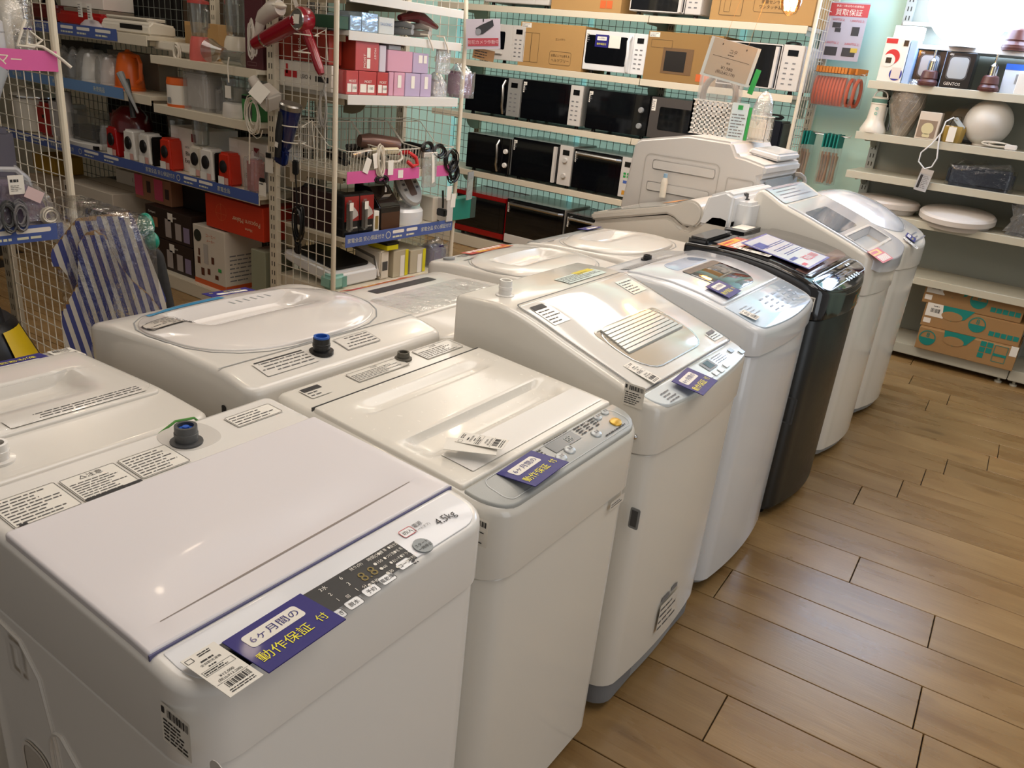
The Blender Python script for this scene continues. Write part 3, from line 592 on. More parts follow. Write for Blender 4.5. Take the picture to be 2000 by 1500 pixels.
# ---- 7: last machine
f7 = pw([(-.05, .855), (.02, .885), (.10, .92), (.25, .965), (.40, 1.0), (.55, 1.0)]); p7 = W1(4.28, -.56)
t = washer('washing_machine', 'last white washing machine at the far end with a round domed lid', (-.56, 4.28, 0), R90, .58, .57, .765, f7, rf=.08, rb=.03, m=WARMW, bulge=.035, zb=.06)
shell(B(), oval(.25, .07, .53, 20, 2.4), lambda x, y: f7(y)-.004, lambda x, y: f7(y)+.006+.05*max(0, 1-(x/.25)**2-((y-.30)/.23)**2)**.6, .003, nx=8).out('lid', mat('blue_white_lid', 'dde0e6', .1, coat=.6), t)
B(onto(f7, .0024)).dashes(-.16, -.01, .22, .045, 3, 5, .4).out('print', INKG, t, smooth=0)
wcard('narrow navy warranty card at the front of the last machine', p7(-.075, .020, .895), R90+.1, .45, .115, .05)
ptag('narrow white price slip on the last machine beside the warranty card', p7(-.175, .0, .885), R90, .5, .04, .08, seed=27, price=('¥25,000', '(税込¥27,500)'))
# ================================================================ REAR ROW (faces the other aisle)
def W2(yc, xf): return lambda lx, ly, z: (xf+ly, yc-lx, z)
CW = mat('soft_white_plastic', 'dcd8d1', .22, coat=.35)
# R1 left edge of the picture
g1 = pw([(-.02, .80), (.03, .822), (.12, .842), (.40, .852), (.56, .845)]); q1 = W2(.56, -1.72)
t = washer('washing_machine', 'white washing machine at the left edge with a white hose inlet and filmed lid', (-1.72, .56, 0), -R90, .50, .555, .70, g1, rf=.05, rb=.03, m=CW, dip=boxdip(.21, .125, .41, .05))
def zr1(x, y):
    a = smooth01((x-.06+.0)/-.30+.55) if 0 else 1-smooth01((x-.17)/.05); d = .03*(1-smooth01((abs(x-.03)-.16)/.05))*(smooth01((y-.205)/.008)-smooth01((y-.235)/.12)); return g1(y)+.006-d
ex = [.195+.004*i for i in range(14)]+[.26+.012*i for i in range(10)]
shell(B(), half(.232, .11, .425, .02, .015, extra=ex), lambda x, y: g1(y)-.045, zr1, .004, nx=30).out('lid', CW, t)
B(onto(g1, .0125)).frame(-.225, .24, .225, .42, .03, .001).out('film_edge', CLEARH, t, smooth=0)
note(t, onto(g1, .0072, -.09, .395), .24, .036, 81, 3, border=False, m=CW); note(t, onto(g1, .0072, .14, .40), .15, .038, 82, 4, m=CW)
inlet(t, .085, .485, g1(.48), .017, .03, WHITE, mat('grey_filter', '8b8780', .5))
B().prism(rrpts(.0, .445, .25, .53, .03), .835, .8465, 'z').out('inlet_step', CW, t, bevel=.003)
wcard('navy warranty card lying upside down on the left edge machine', q1(-.122, .086, .8345), -R90, .10, .14, .072)
ptag('price tag lying beside the navy card on the left edge machine', q1(-.226, .094, .8355), -R90-.06, .10, .046, .078, seed=31)
tube = B().tube([(-1.150, .765, .80), (-1.115, .755, .858), (-1.112, .735, .880), (-1.112, .70, .885), (-1.110, .675, .876), (-1.108, .655, .868), (-1.106, .63, .855)], .0022, 6).out('earth_wire', mat('green_yellow_wire', '4d8a3a', .4), None)
tag(tube, 'green earth wire looping between the nearest machine and the one behind it', 'wire')
# R2 big domed lid under film
g2 = pw([(-.02, .845), (.03, .868), (.10, .885), (.30, .90), (.50, .898), (.58, .882)]); q2 = W2(1.145, -1.715)
t = washer('washing_machine', 'white washing machine with round lid and blue energy sticker, blue inlet at the back', (-1.715, 1.145, 0), -R90, .56, .585, .79, g2, rf=.06, rb=.03, m=CW, dip=ovaldip(.262, .065, .475, .05))
def zr2(x, y):
    d = .035*(1-smooth01((abs(x)-.13)/.05))*(smooth01((y-.150)/.01)-smooth01((y-.20)/.13)); dome = .014*max(0, 1-(x/.26)**2-((y-.27)/.21)**2)**.5
    return g2(y)+.004+dome-d
shell(B(), oval(.262, .065, .475, 44, 2.5), lambda x, y: g2(y)-.045, zr2, .003, nx=34).out('lid', mat('film_white_lid', 'dfdad6', .12, coat=.5), t)
B(onto(g2, .001)).frame(-.268, .06, .268, .48, .18, .003).out('lid_seam', GREYP, t, smooth=0)
B(onto(g2, .0015)).rect(-.275, .484, .275, .4865).out('hinge_seam', GREYP, t, smooth=0)
B(on2(zr2, .0012, .10, .122, .0)).rect(-.10, -.014, .09, .012).out('blue_sticker', mat('cyan_sticker', '2f8fc0', .35, coat=.4), t, smooth=0)
n = note(t, on2(zr2, .0014, .185, .215, -.05), .13, .055, 91, 5, m=mat('grey_label', 'c9c2b8', .3)); B(on2(zr2, .003, .185, .215, -.05)).frame(-.068, -.030, .068, .030, .02, .003).out('label_rim', INK, n, smooth=0)
b = B(onto(lambda y: g2(y)-.004, .0)); 
for i in range(6): b.rect(-.06+.02*i, .205, -.054+.02*i, .23, .03)
b.out('grip_rib', GREYP, t, smooth=0)
note(t, onto(g2, .0014, .15, .53), .13, .05, 92, 4, border=False, m=CW); B(onto(g2, .0028, .15, .508)).rect(-.06, -.004, .06, .0).out('dark_mark', INK, t, smooth=0); note(t, onto(g2, .0014, -.05, .525), .10, .05, 93, 4, m=CW)
inlet(t, .055, .527, g2(.52), .0175, .03, BLACK, None); B().lathe([(.0165, .016), (.0165, .034), (.012, .034), (.012, .02)], 20, (.055, .527, g2(.52))).out('blue_collar', mat('blue_collar', '2d5fb4', .35), t)
B(lambda p: (p[0], .5865+p[2], p[1])).rrect(-.25, .55, .23, .76, .02, 0, .004).out('rear_panel', OFFW, t); B(lambda p: (p[0], .588+p[2], p[1])).disc((-.02, .80, 0), .006, .004).out('screw', CHROME, t)
for x in (.225, -.235): B().box(x-.012, x+.012, .583, .603, .79, .845).out('hose_clip', CW, t, bevel=.003)
B().tube([(.2, .59, .79), (.18, .60, .79), (.16, .605, .75), (.15, .60, .62)], .006, 8).out('power_cord', DGREY, t)
B(lambda p: (.281+p[2], p[0], p[1])).rrect(.50, .80, .512, .832, .004, 0, .001).out('slot', BLACK, t)
wcard('navy warranty card at the far front corner of the round lidded machine', q2(-.075, .048, .8825), -R90-.12, .10, .12, .05)
# R3 flat lid with black slot
g3 = pw([(-.02, .79), (.03, .812), (.12, .838), (.35, .850), (.60, .838)]); q3 = W2(1.725, -1.705)
t = washer('washing_machine', 'white washing machine with a long black finger slot in its flat lid', (-1.705, 1.725, 0), -R90, .50, .545, .69, g3, rf=.05, rb=.03, m=CW)
shell(B(), half(.232, .09, .40, .01, .01, ny=12), lambda x, y: g3(y)-.006, lambda x, y: g3(y)+.006, .004).out('lid', CW, t)
B(onto(g3, .0072)).rrect(-.135, .145, .125, .185, .004).out('finger_slot', BLACK, t, smooth=0)
B(onto(g3, .0076)).rrect(-.20, .22, .20, .39, .02).out('lid_film', CLEARH, t, smooth=0)
note(t, onto(g3, .0014, -.03, .46), .20, .07, 95, 5, border=False, m=CW); inlet(t, .085, .49, g3(.49), .017, .02, BLACK)
note(t, lambda p: (.21+p[0]*.4, .546+p[2], .72+p[1]), .1, .07, 96, 5)
promo('red and yellow promotion strip on the machine with the black slot', q3(-.02, .052, .822), -R90, .30, .27, .055)
# R4 round lid with dial
g4 = pw([(-.02, .835), (.03, .850), (.12, .862), (.40, .872), (.58, .862)]); q4 = W2(2.255, -1.705)
t = washer('washing_machine', 'white washing machine with a dial and an oval lid, third from the far end behind', (-1.705, 2.255, 0), -R90, .50, .545, .72, g4, rf=.05, rb=.03, m=CW, dip=ovaldip(.235, .10, .465, .05))
def zr4(x, y):
    d = .03*(1-smooth01((abs(x)-.12)/.05))*(smooth01((y-.215)/.008)-smooth01((y-.24)/.12)); dome = .02*max(0, 1-(x/.235)**2-((y-.29)/.2)**2)**.5
    return g4(y)+.004+dome-d
shell(B(), oval(.235, .10, .465, 44, 2.4), lambda x, y: g4(y)-.045, zr4, .003, nx=30).out('lid', CW, t); B(onto(g4, .001)).frame(-.24, .095, .24, .47, .17, .003).out('lid_seam', GREYP, t, smooth=0)
B(onto(g4, .001)).disc((.185, .06, 0), .020, .006).out('dial', GREYP, t)
note(t, onto(g4, .0014, .0, .505), .34, .04, 97, 3, border=False, m=CW); b = B(onto(g4, .002)); b.rect(.10, .115, .18, .121); b.dashes(.05, .04, .15, .075, 2, 5, .4); b.out('print', INKG, t, smooth=0)
promo('red and yellow promotion strip beside the dial on the oval lidded machine', q4(-.045, .048, .8565), -R90, .12, .25, .05)
# R5 far washer with grey panel
g5 = pw([(-.02, .825), (.03, .845), (.12, .856), (.40, .868), (.56, .865)]); q5 = W2(2.85, -1.70)
t = washer('washing_machine', 'white washing machine with grey panel and scuffed clear film, second from the end behind', (-1.70, 2.85, 0), -R90, .55, .53, .72, g5, rf=.05, rb=.03, m=CW, dip=ovaldip(.25, .09, .47, .05))
shell(B(), half(.255, .0, .075, .04, .006), lambda x, y: g5(y)-.004, lambda x, y: g5(y)+.003, .002).out('control_panel', mat('mid_grey_panel', '8d9091', .3, coat=.3), t)
def zr5(x, y):
    d = .03*(1-smooth01((abs(x)-.10)/.05))*(smooth01((y-.18)/.008)-smooth01((y-.20)/.12)); dome = .022*max(0, 1-(x/.25)**2-((y-.29)/.2)**2)**.5
    return g5(y)+.004+dome-d
shell(B(), oval(.25, .09, .47, 44, 2.4), lambda x, y: g5(y)-.045, zr5, .003, nx=30).out('lid', CW, t); B(onto(g5, .001)).frame(-.255, .085, .255, .475, .17, .003).out('lid_seam', GREYP, t, smooth=0)
inlet(t, -.20, .50, g5(.5), .012, .02, STEEL); B(onto(g5, .002)).rect(.17, .085, .22, .091).out('dark_mark', INKG, t, smooth=0)
wcard('dark navy card on the grey panel of the scuffed machine', q5(-.17, .05, .857), -R90, .1, .12, .05)
# R6 low machine with big cylindrical hinge
pr = [(.02, .05), (.56, .05), (.60, .62), (.635, .86), (.625, .99), (.60, 1.035)]
t = thing('washing_machine', 'squat white machine whose lid ends in a thick round hinge and tall rear tank', 'washing machine', (-1.755, 3.46, 0), -R90)
side = [(.0, .06), (.60, .06), (.64, .80), (.64, .98), (.60, .99), (.555, .985), (.50, .925), (.472, .905), (.44, .905), (.415, .92), (.39, .935), (.36, .942), (.0, .852)]
B().prism(side, -.25, .25, 'x').out('cabinet', mat('beige_white', 'd4cdc2', .3, coat=.3), t, bevel=.02, seg=3)
lidp = [(.0, .862), (.02, .858), (.36, .948), (.395, .94), (.418, .926), (.442, .914), (.472, .914)]+[(.462+.058*math.cos(math.radians(a)), .965+.058*math.sin(math.radians(a))) for a in range(-60, 121, 15)]+[(.38, .985), (.0, .888)]
B().prism(lidp, -.253, .253, 'x').out('lid', mat('beige_white_lid', 'd0cac0', .3, coat=.3), t, bevel=.008)
B(lambda p: (p[0], p[1], .8895+p[1]*.255+p[2])).rrect(-.21, .05, .21, .33, .02, 0, .001).out('lid_window', mat('pale_glass', 'b9bdb8', .08, coat=.5), t, smooth=0)
B(lambda p: (p[0], p[1], .8915+p[1]*.255+p[2])).rect(-.16, .22, .0, .28).out('orange_label', mat('faded_orange', 'c98a4e', .4), t, smooth=0)
B().prism([(.50, .93), (.64, .93), (.64, 1.07), (.60, 1.085), (.53, 1.055)], -.25, .25, 'x').out('rear_tank', WHITE2, t, bevel=.012, seg=3)
B().prism(rrpts(-.10, .56, .20, .70, .03), .75, 1.045, 'z').out('hose_box', WHITE2, t, bevel=.012); inlet(t, .1, .63, 1.045, .015, .025, DGREY)
B(lambda p: (.2515+p[2], p[0], p[1])).rect(.055, .80, .067, .826).out('slot', INK, t, smooth=0); feet(t, .5, .62, .062); B().box(-.22, .22, .03, .58, .03, .062).out('plinth', GREYP, t)
# R7 big white twin unit at the back with its ribbed side towards us
t = thing('washing_machine', 'large pale grey washer dryer at the back, ribbed side panel towards the camera', 'washing machine', (-1.88, 4.0, 0), -R90)
PG = mat('pale_grey_enamel', 'cfccc8', .35); sp = [(.0, .06), (.70, .06), (.70, 1.05), (.675, 1.10), (.70, 1.11), (.70, 1.155), (.60, 1.175), (.555, 1.18), (.52, 1.235), (.30, 1.238), (.06, 1.19), (.03, 1.17), (.0, .86)]
B().prism(sp, -.27, .27, 'x').out('cabinet', PG, t, bevel=.012, seg=3)
SD = lambda p: (.272+p[2], p[0], p[1])
for (a, c, d, e) in ((.145, 1.06, .47, 1.105), (.13, .955, .46, 1.0)): B(SD).rrect(a, c, d, e, .012, -.001, .006).out('side_rib', PG, t, bevel=.003)
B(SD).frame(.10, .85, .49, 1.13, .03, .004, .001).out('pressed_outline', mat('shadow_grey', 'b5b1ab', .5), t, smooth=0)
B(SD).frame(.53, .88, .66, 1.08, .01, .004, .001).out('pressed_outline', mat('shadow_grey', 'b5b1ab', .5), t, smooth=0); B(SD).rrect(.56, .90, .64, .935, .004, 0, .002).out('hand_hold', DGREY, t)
B().prism([(.53, 1.185), (.70, 1.165), (.70, 1.20), (.56, 1.215)], -.22, .10, 'x').out('rear_hump', WHITE2, t, bevel=.01, seg=3)
B(lambda p: (p[0], .7015+p[2], p[1])).rrect(-.24, .5, .24, 1.09, .01, 0, .006).out('rear_panel', mat('blue_grey_panel', '8c979e', .4), t)
b = B(lambda p: (p[0], .710+p[2], p[1]))
for z in (1.05, 1.0, .95): b.rect(-.22, z, .22, z+.004)
b.out('panel_groove', DGREY, t, smooth=0)
for x, z in ((.16, 1.0), (-.06, 1.02)): B(lambda p: (p[0], .7115+p[2], p[1])).rect(x-.03, z-.03, x+.03, z+.03).out('white_label', PAPER, t, smooth=0)
feet(t, .54, .68, .062); B().box(-.24, .24, .03, .66, .03, .062).out('plinth', GREYP, t)
b = B()
for i in range(4): b.tube(coil(-.30, 0, 0, .035, .05, 1.2, .02, seed=i), .008, 6)
b.out('drain_hose', mat('grey_hose', '8f8d88', .5), None).location = (0, 0, 0)
tag(bpy.data.objects['drain_hose'], 'tangle of grey hoses behind the ribbed machine', 'hose', loc=(-.85, 4.16, 1.05))
# bottle standing in front of the ribbed side
t = thing('cleaner_bottle', 'small white bottle with blue cap before the ribbed side panel', 'bottle', (-1.64, 3.688, .94)); B().lathe([(.016, 0), (.016, .07), (.013, .085), (.009, .095)], 14).out('bottle', CREAM, t); B().lathe([(.010, .093), (.010, .112), (.0005, .112)], 14).out('cap', mat('pale_blue_cap', '8fb1cc', .4), t)
# basket, hose coil and packs on top of the ribbed machine
t = thing('storage_basket', 'white perforated plastic basket on the ribbed machine', 'basket', (-1.57, 3.98, 1.237)); HW = mat('basket_white', 'd9dad6', .45)
b = B(); X0, X1, Z1 = -.115, .115, .155
for i in range(10): b.box(X0+i*(X1-X0)/9-.004, X0+i*(X1-X0)/9+.004, -.004, .004, .0, Z1)
for i in range(8): b.box(X0, X1, -.004, .004, i*Z1/7-.003, i*Z1/7+.005)
b.out('front_lattice', HW, t, smooth=0)
b = B(); 
for i in range(8): b.box(X0-.004, X0+.004, .16*i/7-.004, .16*i/7+.004, 0, Z1)
for i in range(8): b.box(X0-.004, X0+.004, 0, .16, i*Z1/7-.003, i*Z1/7+.005)
b.out('side_lattice', HW, t, smooth=0); B().box(X0, X1, 0, .16, 0, .004).box(X1-.003, X1+.003, 0, .16, 0, Z1).box(X0, X1, .157, .163, 0, Z1).out('basket_shell', HW, t)
t = thing('bagged_hose', 'round grey hose coil in a clear bag sticking out of the white basket', 'hose', (-1.585, 4.03, 1.32)); b = B()
for i in range(3): b.tube([(.085*math.cos(a*.35), .012*i, .10+.10*math.sin(a*.35)) for a in range(18)], .011, 8, True)
b.out('hose_coil', mat('grey_hose', '9b9a96', .5), t); B().box(-.11, .11, -.02, .05, -.01, .25).out('bag', CLEARH, t, bevel=.02); B().rect(-.09, 0, -.02, .06).out('white_slip', PAPER, t)
t = thing('parts_pack', 'pale blue white instruction pack standing beside the perforated basket', 'pack', (-1.425, 3.93, 1.237)); t.rotation_euler = (-.05, 0, .1); B().box(-.04, .04, 0, .01, 0, .165).out('sheet', mat('ice_blue_card', 'c5d6dc', .4), t)
b = B(frontm(0)); b.dashes(-.034, .008, .034, .12, 8, 5, .35); b.out('print', INKG, t, smooth=0); B(frontm(0)).rect(-.012, .135, .012, .155).out('picture', GREEN, t, smooth=0); B().box(.042, .055, 0, .012, .0, .15).out('green_edge', GREEN, t)
t = thing('wire_basket', 'small white wire basket holding a crumpled clear bag', 'basket', (-1.345, 4.02, 1.237)); b = B()
for z in (.0, .06, .115): b.tube([(-.05, -.05, z), (.05, -.05, z), (.05, .05, z), (-.05, .05, z)], .0018, 5, True)
for i in range(7):
    u = -.05+.1*i/6
    for a in ((u, -.05), (u, .05), (-.05, u), (.05, u)): b.tube([(a[0], a[1], 0), (a[0], a[1], .115)], .0014, 5)
b.out('wire_frame', WIRE, t); B().ball((0, 0, .12), .05, .045, .11, 12, 8).out('crumpled_bag', film('crumpled', haze=.3, gloss=.25, bump=1, scale=30), t); B().box(-.045, .045, -.04, .04, .004, .10).out('white_packets', PAPER, t, bevel=.01)
b = B(); b.box(-.012, .012, -.003, .003, -.055, .055); o = b.out('green_strap', GREEN, None); tag(o, 'upright green strap behind the hanging price sign', 'strap', loc=(-1.372, 3.9, 1.50)); o.rotation_euler = (0, .2, 0)
# hanging sign
t = thing('hanging_sign', 'laminated beige price sign hanging from two strings', 'sign', (-1.475, 3.82, 1.575)); t.rotation_euler = (.06, .16, .35)
B().box(-.115, .115, 0, .002, -.085, .085).out('laminate', mat('clear_laminate_white', 'd4d8d4', .15, coat=.7), t); B(frontm(0)).rect(-.100, -.075, .100, .083).out('paper', mat('beige_paper', 'b9aa96', .25, coat=.6), t, smooth=0)
b = B(frontm(-.0, .0018)); b.text('コタ', .02, -.0, .042); b.dashes(-.02, .022, .02, .028, 1, 3, .6); b.rect(-.085, .010, .085, .0115); b.text('税抜', .009, -.005, -.010); b.text('¥1,980', .02, -.005, -.032); b.text('(税込¥2,178)', .017, -.005, -.052); b.rect(-.058, .060, -.053, .068); b.rect(.053, .060, .058, .068); b.out('lettering', mat('brown_ink', '4a4038', .6), t, smooth=0)
for x in (-.055, .055): B().tube([(x, 0, .065), (x*.9+.01, -.02, .35), (x*.8+.02, -.05, 1.14)], .0006, 4).out('string', mat('orange_string', 'b98a55', .6), t)
# pendant bulb
t = thing('pendant_bulb', 'glowing round amber filament bulb hanging from the ceiling', 'light bulb', (-1.262, 3.85, 1.84))
B().lathe([(.0005, -.058), (.012, -.055), (.04, -.03), (.048, 0), (.042, .028), (.02, .06), (.0135, .075)], 24).out('glass', film('amber_glass', tint='f8d49a', gloss=.12, rough=.03, bump=0), t)
b = B()
for i in range(7): a = i*.9; b.tube([(.006*math.cos(a), .006*math.sin(a), .045), (.026*math.cos(a), .026*math.sin(a), .0), (.018*math.cos(a+.4), .018*math.sin(a+.4), -.036)], .0052, 5)
b.out('filament', mat('filament', 'ffd089', .5, em='ffc46a', es=220), t); lp = spot('bulb_glow', (0, 0, 0), 3, (1, .62, .28), .03); lp.parent = t; B().lathe([(.014, .072), (.015, .11), (.008, .118)], 14).out('lamp_cap', mat('brass', 'a98a4a', .3, 1), t); B().tube([(0, 0, .115), (0, 0, .88)], .003, 6).out('cord', BLACK, t)
# ================================================================ LEFT AISLE FLOOR ITEMS
STRW, STRB = mat('stripe_white_cloth', 'c9c5bd', .8), mat('stripe_navy_cloth', '3f4684', .8)
def strip_board(name, label, outline, loc, rz, lean, skew, wv, th, pale):
    t = thing(name, label, 'ironing board', loc, 0); t.rotation_euler = (-lean, 0, rz)
    B().prism(outline, 0, th, 'y').out('board', mat('pale_plywood', 'a5804f', .6, vary=.1, bscale=20), t)
    # cloth cut into alternate stripes that follow the outline
    zs = sorted(set(round(p[1], 3) for p in outline)); n = 60; z0, z1 = zs[0], zs[-1]
    def span(z):
        xs = []; m = len(outline)
        for i in range(m):
            (xa, za), (xb, zb) = outline[i], outline[(i+1) % m]
            if (za <= z < zb) or (zb <= z < za): xs.append(xa+(xb-xa)*(z-za)/(zb-za))
        return (min(xs), max(xs)) if len(xs) > 1 else None
    bw, bb = B(), B(); prev = None
    for k in range(n+1):
        z = z0+.0005+(z1-z0-.001)*k/n; s_ = span(z)
        if prev and s_:
            i = int(-.5/wv)
            while i*wv < .5:
                c = i*wv
                a0, b0 = max(prev[1][0], c-skew*prev[0]), min(prev[1][1], c+wv-skew*prev[0]); a1, b1 = max(s_[0], c-skew*z), min(s_[1], c+wv-skew*z)
                if b0 > a0 and b1 > a1: (bw if i % 2 else bb).add([(a0, -.006, prev[0]), (b0, -.006, prev[0]), (b1, -.006, z), (a1, -.006, z)], [(0, 1, 2, 3)])
                i += 1
        prev = (z, s_)
    bw.out('white_stripe', STRW, t, smooth=0); bb.out('navy_stripe', STRB, t, smooth=0); return t
of = [(-.14, .04), (.13, .04), (.16, .55), (.15, .607), (.122, .652), (.071, .705), (.045, .75), (.022, .799), (.012, .845), (-.02, .864), (-.045, .855), (-.072, .82), (-.082, .70), (-.104, .661), (-.13, .621), (-.14, .58)]
ob = [(-.15, .04), (.17, .04), (.178, .62), (.105, .88), (.088, .913), (-.068, .889), (-.15, .79), (-.155, .74), (-.115, .72), (-.10, .64), (-.14, .60)]
BL, BR_ = (-2.42, 1.32, 0), math.radians(62)
strip_board('ironing_board', 'navy and white striped sleeve ironing board in front, narrow neck up', of, BL, BR_, .12, .20, .0135, .02, 0)
strip_board('ironing_board', 'second striped ironing board leaning behind the first, seen above it', ob, (-2.42-.055*.88, 1.32+.055*.47, 0), BR_, .12, .20, .0165, .02, 1)
bag = B()
N = 14
for side in (0, 1):
    pass
o = shell(B(lambda p: (p[0], p[2], p[1])), [(max(1e-4, x), y) for x, y in half(.215, .03, .95, .02, .05)], lambda x, y: -.10, lambda x, y: .03+.008*math.sin(30*x)+.01*math.sin(17*y+x*9), .02, nx=10)
o.f = o.f; o = B(lambda p: (p[0]-.01, -.035-p[2]*.6, p[1])); shell(o, half(.225, .03, .955, .02, .05, ny=24), lambda x, y: -.13, lambda x, y: .0+.008*math.sin(38*x+7*y)+.01*math.sin(23*y+x*9), .02, nx=14)
o = o.out('plastic_bag', film('wrinkled_bag', gloss=.16, rough=.08, bump=1.0, scale=13, haze=.0), None); o.rotation_euler = (-.12, 0, BR_); tag(o, 'clear wrinkled plastic bag around the two striped ironing boards', 'plastic bag', loc=(-2.42, 1.32, .0))
t = thing('green_ball', 'teal green foil tassel at the top corner of the bagged boards', 'ornament', (-2.41, 1.46, .865)); B().ball((0, 0, .02), .03, .025, .04).ball((.012, .01, -.03), .026, .022, .03).out('tassel', mat('teal_foil', '0f7d68', .3), t)
t = thing('garment_bag', 'slim black bag leaning behind the striped ironing boards', 'bag', (-2.42-.12*.88+.08, 1.32+.12*.47+.16, 0)); t.rotation_euler = (-.2, -.12, BR_); shell(B(lambda p: (p[0], -p[2], p[1])), half(.10, .02, .78, .03, .05), -.03, lambda x, y: .02, .02).out('body', mat('black_cloth', '1a1b1c', .7), t); B().tube([(-.04, 0, .76), (-.03, -.01, .82), (.03, -.01, .82), (.04, 0, .76)], .008, 6).out('handle', BLACK, t); B(lambda p: (p[0], -.022-p[2], p[1])).rect(-.09, .62, -.02, .63).out('blue_strap', mat('blue_strap', '2347b0', .5), t, smooth=0)
t = thing('vacuum_cleaner', 'black and yellow canister vacuum at the left edge beneath the shelf', 'vacuum cleaner', (-2.66, .98, 0), .2); YV = mat('safety_yellow', 'd9b916', .35)
B().lathe([(.19, .06), (.21, .12), (.215, .40), (.20, .44)], 28).out('tank', BLACK, t); B().lathe([(.203, .44), (.205, .455), (.15, .585), (.135, .60), (.0005, .615)], 28, sx=1, sy=1.0).out('motor_head', BLACK, t)
for a0 in (10, 190, 100, 280): B().add([((.206-.05*j)*math.cos(math.radians(a0+i*9)), (.206-.05*j)*math.sin(math.radians(a0+i*9)), .46+.118*j+.003) for j in (0, 1) for i in range(5)], [(i, i+1, 6+i, 5+i) for i in range(4)]).out('yellow_panel', YV, t)
0; B().lathe([(.208, .435), (.212, .445), (.208, .455)], 28).out('yellow_band', YV, t)
B().tube([(-.11, .05, .585), (-.10, .05, .635), (.0, .05, .655), (.10, .05, .635), (.11, .05, .585)], .018, 8).out('handle', BLACK, t)
for k in range(4): a = .8+k*1.57; B().lathe([(.0005, 0), (.03, .004), (.034, .03), (.02, .06)], 12, (.17*math.cos(a), .17*math.sin(a), 0)).out('caster', DGREY, t)
for dx in (0, .055): B(lambda p: (.155+p[1]*-.05, -.03+dx+p[0], .525+p[1]*.9)).rect(-.022, -.03, .022, .03).out('white_label', PAPER, t, smooth=0)
# ================================================================ SHELVING
def grid(b, M, u0, u1, v0, v1, p=.058, r=.0016):
    b.M = M; nu = int((u1-u0)/p+.5); nv = int((v1-v0)/p+.5)
    for i in range(nu+1): u = u0+(u1-u0)*i/nu; b.box(u-r, u+r, -r, r, v0, v1)
    for j in range(nv+1): v = v0+(v1-v0)*j/nv; b.box(u0, u1, -r-.002, r-.002, v-r, v+r)
    return b
def mesh_part(name, root, M, u0, u1, v0, v1, m, p=.058, r=.0016):
    o = grid(B(), M, u0, u1, v0, v1, p, r).out(name, m, root, smooth=0); o['kind'] = 'stuff'; return o
ID = lambda p: p
def upright(root, M, z1, m, w=.05, d=.03, slots=True):
    o = B(M).box(-w/2, w/2, 0, d, 0, z1).out('upright', m, root, smooth=0)
    if slots:
        b = B(M)
        for k in range(int(z1/.05)):
            for x in (-.009, .009): b.rect(0, 0, 0, 0) if 0 else b.add([(x-.003, -.0006, .03+k*.05), (x+.003, -.0006, .03+k*.05), (x+.003, -.0006, .055+k*.05), (x-.003, -.0006, .055+k*.05)], [(0, 1, 2, 3)])
        b.out('slots', mat('slot_dark', '2e2a24', .7), o, smooth=0)
def board(root, M, u0, u1, d, z, m, lip=.038, name='shelf_board'):
    o = B(M).box(u0, u1, .006, d, z-.022, z).box(u0, u1, 0, .006, z-lip, z+.001).out(name, m, root, bevel=.0015, seg=1, smooth=0); return o
def bracket(root, M, u, d, z, m, t=.004, h=.14):
    pts = [(d, -.022), (d, -h)]+[(d-.04-.13*math.sin(math.radians(a)), -.055-(h-.055)*math.cos(math.radians(a))) for a in range(10, 91, 16)]+[(.03, -.05), (.03, -.022)]
    b = B(M); b.prism([(y, z+v) for y, v in pts], u-t/2, u+t/2, 'x'); b.out('bracket', m, root, smooth=0)
def strip(root, M, u0, u1, z0, z1, m, txt=(), name='price_strip', y=-.003):
    o = B(M).box(u0, u1, y-.0015, y, z0, z1).out(name, m, root, smooth=0); b = B(lambda p: M((p[0], y-.0022-p[2], p[1]))); h = z1-z0; c = (z0+z1)/2
    pl = B(lambda p: M((p[0], y-.0018-p[2], p[1]))); np_ = 0
    for u, s_, k in txt:
        if s_ == '#':
            pl.rrect(u, c+h*.05, u+k, c+h*.32, h*.1); b2 = None; np_ += 1
            b.dashes(u, c-h*.36, u+k, c-h*.06, 1, int(u*100) % 97, .5)
        elif s_ == '@': b.ring((u, c), h*.24, h*.30)
        else: b.text(s_, k, u, c, 0, al='L')
    if b.v: b.out('lettering', mat('pale_strip_lettering', 'dcdcc0', .5), o, smooth=0)
    if np_: pl.out('white_panel', PAPER, o, smooth=0)
    return o
def FY(x, y): return lambda p: (p[0]+x, p[1]+y, p[2])               # front faces -y
def FX(x, y): return lambda p: (x-p[1], y+p[0], p[2])               # front faces +x
HOSHO = '家電全品 安心保証付き'
# ---- frosted mint glazing behind the microwave shelving, daylight behind it
FG = mat('frosted_mint_glass', 'bfe3d8', .35, em='b8dacb', es=.33)
w1 = struct(B().box(-5.2, -1.63, 5.742, 5.749, .12, 2.5).out('window_1', FG, None, smooth=0))
for x in (-4.62, -3.36, -2.16): B().box(x-.022, x+.022, 5.735, 5.742, .12, 2.5).out('mullion', mat('pale_aqua_mullion', 'a6e0dc', .4, em='9fe0dc', es=.5), w1, smooth=0)
